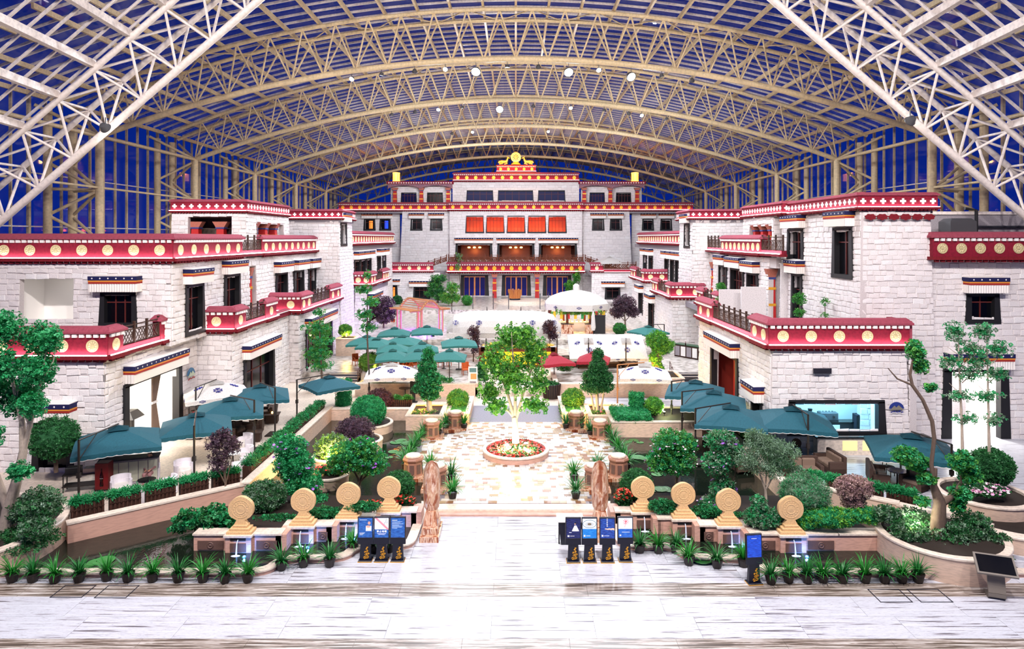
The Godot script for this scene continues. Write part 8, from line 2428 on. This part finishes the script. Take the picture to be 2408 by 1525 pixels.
	for i in 24:
		var u := -1.0 + 2.0 * (i + 0.5) / 24
		var y := 2.5
		if absf(u) < 0.5:
			y = 2.5 + 1.0 * cos(u * PI)
		part("slat", MB.new().box(Vector3(u * pw, y, 0), Vector3(0.12, 0.07, 4.8)), M.pole_wood, pg)
	for z: float in [-2.1, 2.1]:
		var arch := []
		for i in 17:
			var u := -1.0 + 2.0 * i / 16
			arch.append(Vector3(u * pw, 2.42 + (1.0 * cos(u * PI) if absf(u) < 0.5 else 0.0), z))
		part("arch_beam", MB.new().tube(arch, 0.1, 6), M.pole_wood, pg)
		for x: float in [-1.15, 1.15]:
			for q: float in [0.0, 0.45]:
				part("post", MB.new().box(Vector3(x + q * signf(x), 1.2, z), Vector3(0.13, 2.4, 0.13)), M.pole_wood, pg)
	var pl := thing("purple_lamp", "purple stage lamp beside the arched pergola", "lamp", at(1000, 797, 0.75))
	part("lamp_housing", MB.new().box(Vector3(0, 0.15, 0), Vector3(0.25, 0.25, 0.25)), M.black, pl)
	part("lamp_lens", MB.new().lathe([Vector2(0.1, 0.27), Vector2(0.08, 0.31), Vector2(0, 0.32)], 10), M.purple_glow, pl)
	omni(at(1000, 790, 1.3), 30.0, Color(0.45, 0.12, 1.0), 0.2)
	omni(V(fx(985, pd), 2.2, pd), 24.0, Color(0.55, 0.15, 1.0), 0.2)
	person("person in dark clothes seated left of the purple light", at(986, 801, 0.75), 2.6, M.dark_cloth, 0.05)
	person("person in dark clothes seated right of the purple light", at(1018, 803, 0.75), 3.4, M.dark_cloth, 0.05)
	# round white dais with bronze drum before the hall
	var ds := thing("round_dais", "white round marble dais with steps before the hall doors", "dais", at(1228, 712, 1.8))
	for i in 3:
		part("tier", MB.new().lathe([Vector2(4.2 - 0.5 * i, 0.16 * i), Vector2(4.2 - 0.5 * i, 0.16 * i + 0.16), Vector2(0, 0.16 * i + 0.16)], 32), M.cream_top, ds)
	var dr := thing("bronze_drum", "bronze fluted drum sculpture on the round dais", "sculpture", at(1228, 712, 1.8) + Vector3(-1.1, 0.48, 0))
	part("plinth", MB.new().lathe([Vector2(0.8, 0), Vector2(0.8, 0.25), Vector2(0, 0.25)], 20), M.slate, dr)
	for i in 20:
		var a := TAU * i / 20
		part("flute", S.rod, M.copper, dr, span(S.rod, Vector3(cos(a) * 0.72, 0.25, sin(a) * 0.72), Vector3(cos(a) * 0.95, 1.35 + 0.12 * (i % 3), sin(a) * 0.95), 0.12))
	for e in [[1196, 735, "left front"], [1270, 735, "right front"], [1112, 735, "left edge"], [1290, 730, "right edge"], [1160, 735, "left middle"]]:
		var q := thing("banner_pole", "slim grey banner pole before the round dais, " + String(e[2]), "pole", at(e[0], e[1], 1.3), 0.0, "banner poles")
		part("pole", S.rod, M.lamp_housing, q, span(S.rod, Vector3.ZERO, Vector3(0, 2.4, 0), 0.06))
		part("finial", MB.new().lathe([Vector2(0.08, 2.4), Vector2(0.05, 2.6), Vector2(0, 2.75)], 8), M.black, q)
	# free-standing bits
	var ib := thing("information_board", "tall white information board with pictures on the pale wall", "sign", at(1112, 930, 0.15))
	part("panel", MB.new().box(Vector3(0, 1.1, 0), Vector3(0.66, 2.0, 0.05)), M.trim_white, ib)
	part("picture", MB.new().box(Vector3(0, 1.85, 0.03), Vector3(0.5, 0.3, 0.01)), mt(Color(0.35, 0.5, 0.5), 0.5), ib)
	part("picture", MB.new().box(Vector3(0.05, 1.4, 0.03), Vector3(0.42, 0.4, 0.01)), mt(Color(0.85, 0.6, 0.35), 0.5), ib)
	part("text_block", MB.new().box(Vector3(0, 0.8, 0.03), Vector3(0.45, 0.5, 0.01)), M.concrete, ib)
	for s: float in [-0.28, 0.28]:
		part("foot", MB.new().box(Vector3(s, 0.05, 0), Vector3(0.06, 0.1, 0.4)), M.pole, ib)
	var sp := thing("black_board", "narrow black notice board on a post left of the conical tree", "sign", at(973, 945, 0.15))
	part("board", MB.new().box(Vector3(0, 1.05, 0), Vector3(0.52, 0.95, 0.06)), M.black, sp)
	part("post", MB.new().box(Vector3(0, 0.3, 0), Vector3(0.22, 0.6, 0.05)), M.black, sp)
	part("base", MB.new().cbox(Vector3.ZERO, Vector3(0.5, 0.04, 0.4), 0.01), M.black, sp)
	round_table("glass cafe table under the left white parasol", at(953, 935, 0.15), 0.45, 0.72)
	grass_planter("timber hedge box behind the left pond wall", V(-8.6, 0.15, 44.2), V(-6.7, 0.15, 44.2), 0.9, GREEN, 240)
	var bar := thing("bar_counter", "dark bar counter with green top beside the right building steps", "counter", at(1620, 840, 0.75), -0.9)
	part("body", MB.new().cbox(Vector3.ZERO, Vector3(2.6, 1.1, 0.8), 0.02), M.wood_dark, bar)
	part("worktop", MB.new().box(Vector3(0, 1.13, 0), Vector3(2.7, 0.06, 0.9)), mt(Color(0.1, 0.3, 0.18), 0.3), bar)
	for i in 4:
		part("front_panel", MB.new().box(Vector3(-0.95 + 0.63 * i, 0.55, 0.42), Vector3(0.5, 0.85, 0.03)), M.trim_white if i % 2 else M.concrete, bar)
	var bt := thing("bottle", "red-capped bottle standing on the dark bar counter", "bottle", at(1612, 815, 1.95))
	part("glass", MB.new().lathe([Vector2(0.06, 0), Vector2(0.06, 0.25), Vector2(0.02, 0.36), Vector2(0.02, 0.44), Vector2(0, 0.44)], 8), mt(Color(0.15, 0.02, 0.02), 0.1), bt)
	part("cap", MB.new().lathe([Vector2(0.024, 0.42), Vector2(0.024, 0.47), Vector2(0, 0.47)], 8), M.crimson, bt)
	planter_box("pale box planter of the slender tree by the left building", -15.0, -13.0, 50.4, 52.0, 0.8, 0.1)
	planter_box("pale box planter of the vine-wrapped tree, right plaza", 10.0, 12.4, 50.2, 53.2, 0.45, 0.75)
	planter_box("pale box planter of the ball bush by the left tower", -16.4, -14.6, 62.2, 64.0, 1.62, 0.72)
	var sl := thing("slatted_planter", "black round slatted planter below the crimson parasol", "planter", at(1297, 935, 0.15))
	part("drum", MB.new().lathe([Vector2(0.52, 0.0), Vector2(0.62, 1.0), Vector2(0.55, 1.0), Vector2(0.5, 0.9), Vector2(0, 0.88)], 24), M.black, sl)
	for i in 24:
		var a := TAU * i / 24
		part("slat", S.cube, M.wood_dark, sl, span(S.cube, Vector3(cos(a) * 0.55, 0.02, sin(a) * 0.55), Vector3(cos(a) * 0.65, 1.0, sin(a) * 0.65), 0.06, 0.03))
	foliage(sl, [[Vector3(0, 1.0, 0), Vector3(0.55, 0.18, 0.55)]], 160, 0.16, DEEP, {"fill": 0.7})
	# terrace pot plants on the right building
	for e in [[1880, 755, 5.4, "small potted shrub on the right corner terrace by the door", 0.45], [1695, 718, 5.4, "potted topiary on the right corner terrace rail", 0.4], [1940, 755, 5.4, "thin bare twiggy plant on the right corner terrace", 0.3]]:
		var dd := 44.0 if e[0] > 1800 else 54.0
		if e[0] > 1900: dd = 42.0
		var q := thing("terrace_plant", e[3], "potted plant", V(fx(e[0], dd), 5.4, dd))
		part("pot", S.pot, M.pot, q, Transform3D(Basis.from_scale(Vector3.ONE * 1.3), Vector3.ZERO))
		part("stem", S.rod, M.bark, q, span(S.rod, Vector3(0, 0.3, 0), Vector3(0, 2.0, 0), 0.025))
		foliage(q, [[Vector3(0, 2.2, 0), Vector3(e[4], e[4] * 0.9, e[4])], [Vector3(0, 1.3, 0), Vector3(e[4] * 0.8, e[4] * 0.6, e[4] * 0.8)]], 200 if e[0] < 1900 else 40, 0.15, GREEN, {"fill": 0.5})

# ---------------------------------------------------------------- sign stands
func lines(im: Image, pts: Array, w: int, c: Color, at0 := Vector2.ZERO, s := 1.0) -> void:
	for i in pts.size() - 1:
		var a: Vector2 = at0 + Vector2(pts[i][0], pts[i][1]) * s
		var b: Vector2 = at0 + Vector2(pts[i + 1][0], pts[i + 1][1]) * s
		var n := int(a.distance_to(b)) + 1
		for j in n + 1:
			var p := a.lerp(b, float(j) / n)
			im.fill_rect(Rect2i(int(p.x) - w / 2, int(p.y) - w / 2, w, w), c)
func disc(im: Image, cx: float, cy: float, rx: float, ry: float, c: Color) -> void:
	for y in range(maxi(0, int(cy - ry)), mini(im.get_height(), int(cy + ry) + 1)):
		var k := 1.0 - pow((y - cy) / ry, 2)
		if k > 0:
			var w := rx * sqrt(k)
			im.fill_rect(Rect2i(int(cx - w), y, int(2 * w) + 1, 1), c)
# soft water-like bands of blue print
func sea(im: Image, y0: int, y1: int, a: Color, b: Color, sd: int) -> void:
	var fn := FastNoiseLite.new()
	fn.seed = sd
	fn.frequency = 0.03
	for y in range(y0, y1):
		for x in range(0, im.get_width(), 4):
			im.fill_rect(Rect2i(x, y, 4, 1), a.lerp(b, clampf(0.5 + fn.get_noise_2d(x * 0.5, y * 4.0) * 1.2, 0, 1)))
func poster(kind: int) -> Material:
	var im := Image.create(160, 224, false, Image.FORMAT_RGB8)
	var w := Color(0.95, 0.95, 0.97)
	sea(im, 0, 224, Color(0.08, 0.25, 0.55), Color(0.2, 0.45, 0.75), kind)
	if kind == 0:   # blue notice with a picture of hands and paper at right, two lines of text
		im.fill_rect(Rect2i(14, 22, 84, 4), w)
		disc(im, 122, 60, 16, 18, Color(0.8, 0.62, 0.55))
		im.fill_rect(Rect2i(84, 92, 64, 58), Color(0.88, 0.88, 0.92))
		disc(im, 112, 100, 24, 14, Color(0.82, 0.66, 0.58))
		for i in 3:
			im.fill_rect(Rect2i(14, 170 + i * 10, 60 - i * 12, 4), w)
	elif kind == 1:   # no smoking notice: struck-out cigarette, four characters, line of small text
		im.fill_rect(Rect2i(0, 0, 160, 132), Color(0.93, 0.94, 0.97))
		lines(im, [[10, 0], [150, 128]], 16, Color(0.85, 0.55, 0.6))
		lines(im, [[108, 76], [112, 56], [124, 50], [132, 38], [128, 26], [138, 14]], 3, Color(0.25, 0.3, 0.4))
		lines(im, [[126, 62], [140, 58], [150, 44]], 3, Color(0.25, 0.3, 0.4))
		var jin := [[[2, 4], [10, 4]], [[6, 0], [6, 10]], [[6, 5], [1, 10]], [[6, 5], [10, 9]], [[12, 4], [22, 4]], [[17, 0], [17, 10]], [[17, 5], [12, 10]], [[17, 5], [22, 9]], [[4, 13], [20, 13]], [[0, 17], [24, 17]], [[12, 17], [12, 25]], [[6, 20], [3, 24]], [[18, 20], [21, 24]]]
		var zhi := [[[12, 0], [12, 24]], [[12, 10], [21, 10]], [[4, 9], [4, 24]], [[0, 24], [24, 24]]]
		var xi := [[[1, 5], [1, 18], [8, 18], [8, 5], [1, 5]], [[11, 4], [22, 4], [19, 11], [23, 11], [13, 25]], [[14, 4], [14, 14], [10, 24]], [[15, 12], [23, 24]]]
		var yan := [[[4, 2], [4, 14], [0, 24]], [[4, 14], [8, 20]], [[0, 8], [1, 12]], [[8, 6], [6, 11]], [[11, 2], [23, 2], [23, 24], [11, 24], [11, 2]], [[13, 10], [21, 10]], [[17, 6], [17, 12], [13, 19]], [[17, 12], [21, 19]]]
		var k := 0
		for g in [jin, zhi, xi, yan]:
			for st in g:
				lines(im, st, 3, w, Vector2(26 + k * 29, 142), 0.95)
			k += 1
		im.fill_rect(Rect2i(30, 178, 100, 4), w)
		im.fill_rect(Rect2i(44, 188, 72, 3), w)
	elif kind == 2:   # blue text notice
		for i in 9:
			im.fill_rect(Rect2i(14, 44 + i * 12, [118, 96, 128, 80, 120, 110, 60, 0, 0][i], 4), Color(0.75, 0.84, 0.95))
		im.fill_rect(Rect2i(14, 26, 60, 6), w)
	elif kind == 3:   # dark blue sea with a white-robed figure
		sea(im, 0, 224, Color(0.05, 0.07, 0.25), Color(0.14, 0.18, 0.42), 9)
		disc(im, 100, 60, 9, 11, Color(0.75, 0.62, 0.55))
		disc(im, 104, 52, 11, 7, Color(0.08, 0.07, 0.08))
		for i in 60:
			disc(im, 104, 82 + i, 12 + i * 0.5, 4, Color(0.85, 0.85, 0.88))
		disc(im, 46, 158, 16, 5, Color(0.7, 0.72, 0.8))
		im.fill_rect(Rect2i(14, 190, 20, 18), w)
		im.fill_rect(Rect2i(42, 196, 50, 4), w)
	elif kind == 4:   # white dish over bright blue water
		sea(im, 118, 224, Color(0.05, 0.4, 0.75), Color(0.15, 0.55, 0.85), 4)
		im.fill_rect(Rect2i(0, 0, 160, 118), Color(0.88, 0.9, 0.9))
		disc(im, 80, 62, 78, 46, Color(0.35, 0.5, 0.55))
		disc(im, 80, 62, 72, 40, Color(0.93, 0.94, 0.94))
		disc(im, 80, 66, 50, 26, Color(0.75, 0.78, 0.78))
		disc(im, 80, 64, 22, 12, Color(0.45, 0.4, 0.32))
		im.fill_rect(Rect2i(14, 186, 18, 20), w)
		im.fill_rect(Rect2i(40, 194, 50, 4), w)
	elif kind == 5:   # blue sea, outstretched hand and pearls
		sea(im, 0, 224, Color(0.08, 0.15, 0.45), Color(0.15, 0.35, 0.7), 5)
		for i in 5:
			disc(im, 78, 6 + i * 20, 6, 7, w)
		for i in 9:
			disc(im, 160 - i * 12, 122 - (i % 3) * 2, 14, 12 - i * 0.8, Color(0.86, 0.74, 0.66))
		im.fill_rect(Rect2i(14, 186, 18, 20), w)
		im.fill_rect(Rect2i(40, 194, 60, 4), w)
	elif kind == 6:   # white sheet with a red twig drawing over a blue foot
		sea(im, 126, 224, Color(0.1, 0.3, 0.65), Color(0.2, 0.45, 0.8), 6)
		im.fill_rect(Rect2i(0, 0, 160, 126), Color(0.9, 0.92, 0.94))
		for i in 9:
			var a := TAU * i / 9
			lines(im, [[88, 42], [88 + cos(a) * 34, 42 + sin(a) * 30]], 4, Color(0.85, 0.35, 0.4))
		lines(im, [[88, 42], [80, 74], [76, 108]], 4, Color(0.8, 0.4, 0.45))
		lines(im, [[56, 66], [100, 70]], 4, Color(0.85, 0.4, 0.45))
		im.fill_rect(Rect2i(14, 190, 18, 16), w)
		im.fill_rect(Rect2i(40, 160, 90, 4), w)
	else:   # plain blue with one line of small text
		sea(im, 0, 224, Color(0.04, 0.2, 0.65), Color(0.1, 0.35, 0.85), 7)
		im.fill_rect(Rect2i(50, 34, 60, 4), w)
	var m := StandardMaterial3D.new()
	m.albedo_texture = ImageTexture.create_from_image(im)
	m.roughness = 0.25
	m.emission_enabled = true
	m.emission = Color.BLACK
	m.emission_texture = m.albedo_texture
	m.emission_energy_multiplier = 0.25
	return m
func scroll_ornament() -> MB:
	var m := MB.new()
	for e in [[0.06, 0.08, 0.055], [-0.05, 0.06, 0.05], [0.0, 0.17, 0.05], [0.09, 0.2, 0.045], [-0.03, 0.27, 0.035], [0.05, 0.3, 0.04], [0.02, 0.38, 0.03], [0.06, 0.44, 0.025]]:
		var pts := []
		for i in 14:
			var a := i * 0.62
			var r: float = e[2] * (1.0 - i / 18.0)
			pts.append(Vector3(e[0] + cos(a) * r, e[1] + sin(a) * r, 0))
		m.tube(pts, 0.009, 5)
	m.tube([Vector3(-0.06, 0.01, 0), Vector3(0.1, 0.05, 0), Vector3(0.03, 0.2, 0), Vector3(0.06, 0.34, 0), Vector3(0.03, 0.46, 0)], 0.01, 5)
	return m
func sign_stand(where: Vector3, kind: int, label: String, turn := 0.0, tall := 1.0) -> void:
	var o := thing("sign_stand", label, "sign", where, turn, "navy sign stands")
	part("base", MB.new().cbox(Vector3(0, 0, 0.02), Vector3(0.48, 0.05, 0.34), 0.01), M.sign_navy, o)
	part("base_edge", MB.new().box(Vector3(0, 0.012, 0.02), Vector3(0.5, 0.02, 0.36)), M.gold_deep, o)
	part("column", MB.new().hexa([Vector3(-0.2, 0.04, -0.07), Vector3(0.2, 0.04, -0.07), Vector3(0.2, 0.04, 0.08), Vector3(-0.2, 0.04, 0.08), Vector3(-0.17, 0.75 * tall, -0.06), Vector3(0.17, 0.75 * tall, -0.06), Vector3(0.17, 0.75 * tall, 0.05), Vector3(-0.17, 0.75 * tall, 0.05)]), M.sign_navy, o)
	part("scroll_ornament", scroll_ornament(), M.gold_deep, o, Transform3D(Basis.from_scale(Vector3.ONE * 0.95), Vector3(0.02, 0.07, 0.085)))
	var pw := 0.56
	var ph := 0.96 * tall
	var t := Transform3D(Basis(Vector3.RIGHT, -0.06), Vector3(0, 0.6 * tall, 0.04))
	part("panel", MB.new().cbox(Vector3(0, 0, 0), Vector3(pw, ph, 0.07), 0.012), M.sign_navy, o, t)
	var q := QuadMesh.new()
	q.size = Vector2(pw - 0.06, ph * 0.72)
	part("poster_screen", q, poster(kind), o, t * Transform3D(Basis(), Vector3(0, ph * 0.6, 0.041)))
	var fr := MB.new()
	for s: float in [-1.0, 1.0]:
		fr.box(Vector3(s * (pw * 0.5 - 0.022), ph * 0.6, 0.04), Vector3(0.018, ph * 0.75, 0.02))
		fr.box(Vector3(0, ph * (0.6 + s * 0.368), 0.04), Vector3(pw - 0.03, 0.018, 0.02))
	part("picture_frame", fr, M.slate, o, t)
func signs() -> void:
	M.kiosk_grey = mt(Color(0.45, 0.42, 0.38), 0.5)
	M.sign_navy = mt(Color(0.05, 0.06, 0.13), 0.35)
	sign_stand(at(860, 1316, 0), 0, "navy sign stand, left of the three on the left, photo notice")
	sign_stand(at(898, 1316, 0), 1, "navy sign stand with a struck-out no-smoking notice, middle of the left three")
	sign_stand(at(936, 1316, 0), 2, "navy sign stand, right of the left three, blue text notice")
	sign_stand(at(1348, 1318, 0), 3, "navy sign stand showing a white-robed figure, first of the right four")
	sign_stand(at(1386, 1318, 0), 4, "navy sign stand showing a white dish on blue, second of the right four")
	sign_stand(at(1428, 1318, 0), 5, "navy sign stand showing a hand and pearls, third of the right four")
	sign_stand(at(1470, 1316, 0), 6, "navy sign stand with a red twig drawing, last of the right four")
	sign_stand(at(1772, 1369, 0), 7, "tall navy sign stand with a plain blue screen by the right kerb", 0.12, 1.05)
	var pd := thing("lectern", "black lectern with pale sloping top behind the right sign stands", "lectern", at(1340, 1275, 0))
	part("body", MB.new().hexa([Vector3(-0.34, 0, -0.2), Vector3(0.34, 0, -0.2), Vector3(0.34, 0, 0.2), Vector3(-0.34, 0, 0.2), Vector3(-0.45, 0.9, -0.25), Vector3(0.45, 0.9, -0.25), Vector3(0.45, 0.9, 0.25), Vector3(-0.45, 0.9, 0.25)]), M.sign_navy, pd)
	part("top", MB.new().hexa([Vector3(-0.5, 0.95, -0.3), Vector3(0.5, 0.95, -0.3), Vector3(0.5, 0.88, 0.3), Vector3(-0.5, 0.88, 0.3), Vector3(-0.5, 0.99, -0.3), Vector3(0.5, 0.99, -0.3), Vector3(0.5, 0.92, 0.3), Vector3(-0.5, 0.92, 0.3)]), M.trim_white, pd)
	part("carved_edge", MB.new().box(Vector3(-0.42, 0.45, 0.22), Vector3(0.05, 0.8, 0.04)), M.black, pd)
	# touch-screen kiosk at the lower right
	var k := thing("touch_kiosk", "tilted grey touch-screen kiosk on a curved foot, lower right corner", "kiosk", at(2340, 1402, 0), -0.35)
	part("stand", kiosk_stand(), M.kiosk_grey, k)
	var t := Transform3D(Basis(Vector3.RIGHT, -0.95), Vector3(0, 1.02, 0.02))
	part("bezel", MB.new().box(Vector3.ZERO, Vector3(1.12, 0.72, 0.07)), M.kiosk_grey, k, t)
	part("screen", MB.new().box(Vector3(0, 0, 0.04), Vector3(1.0, 0.6, 0.01)), M.dark_glass, k, t)
func kiosk_stand() -> MB:
	var m := MB.new()
	var c := [Vector3(0, 0.03, -0.32), Vector3(0, 0.03, 0.1), Vector3(0, 0.08, 0.2), Vector3(0, 0.2, 0.2), Vector3(0, 0.6, 0.08), Vector3(0, 1.0, -0.02)]
	for i in c.size() - 1:
		var a: Vector3 = c[i]
		var b: Vector3 = c[i + 1]
		var tn := (b - a).normalized()
		var n := tn.cross(Vector3.RIGHT) * 0.035
		var x := Vector3(0.24, 0, 0)
		m.hexa([a - x - n, a + x - n, b + x - n, b - x - n, a - x + n, a + x + n, b + x + n, b - x + n])
	return m
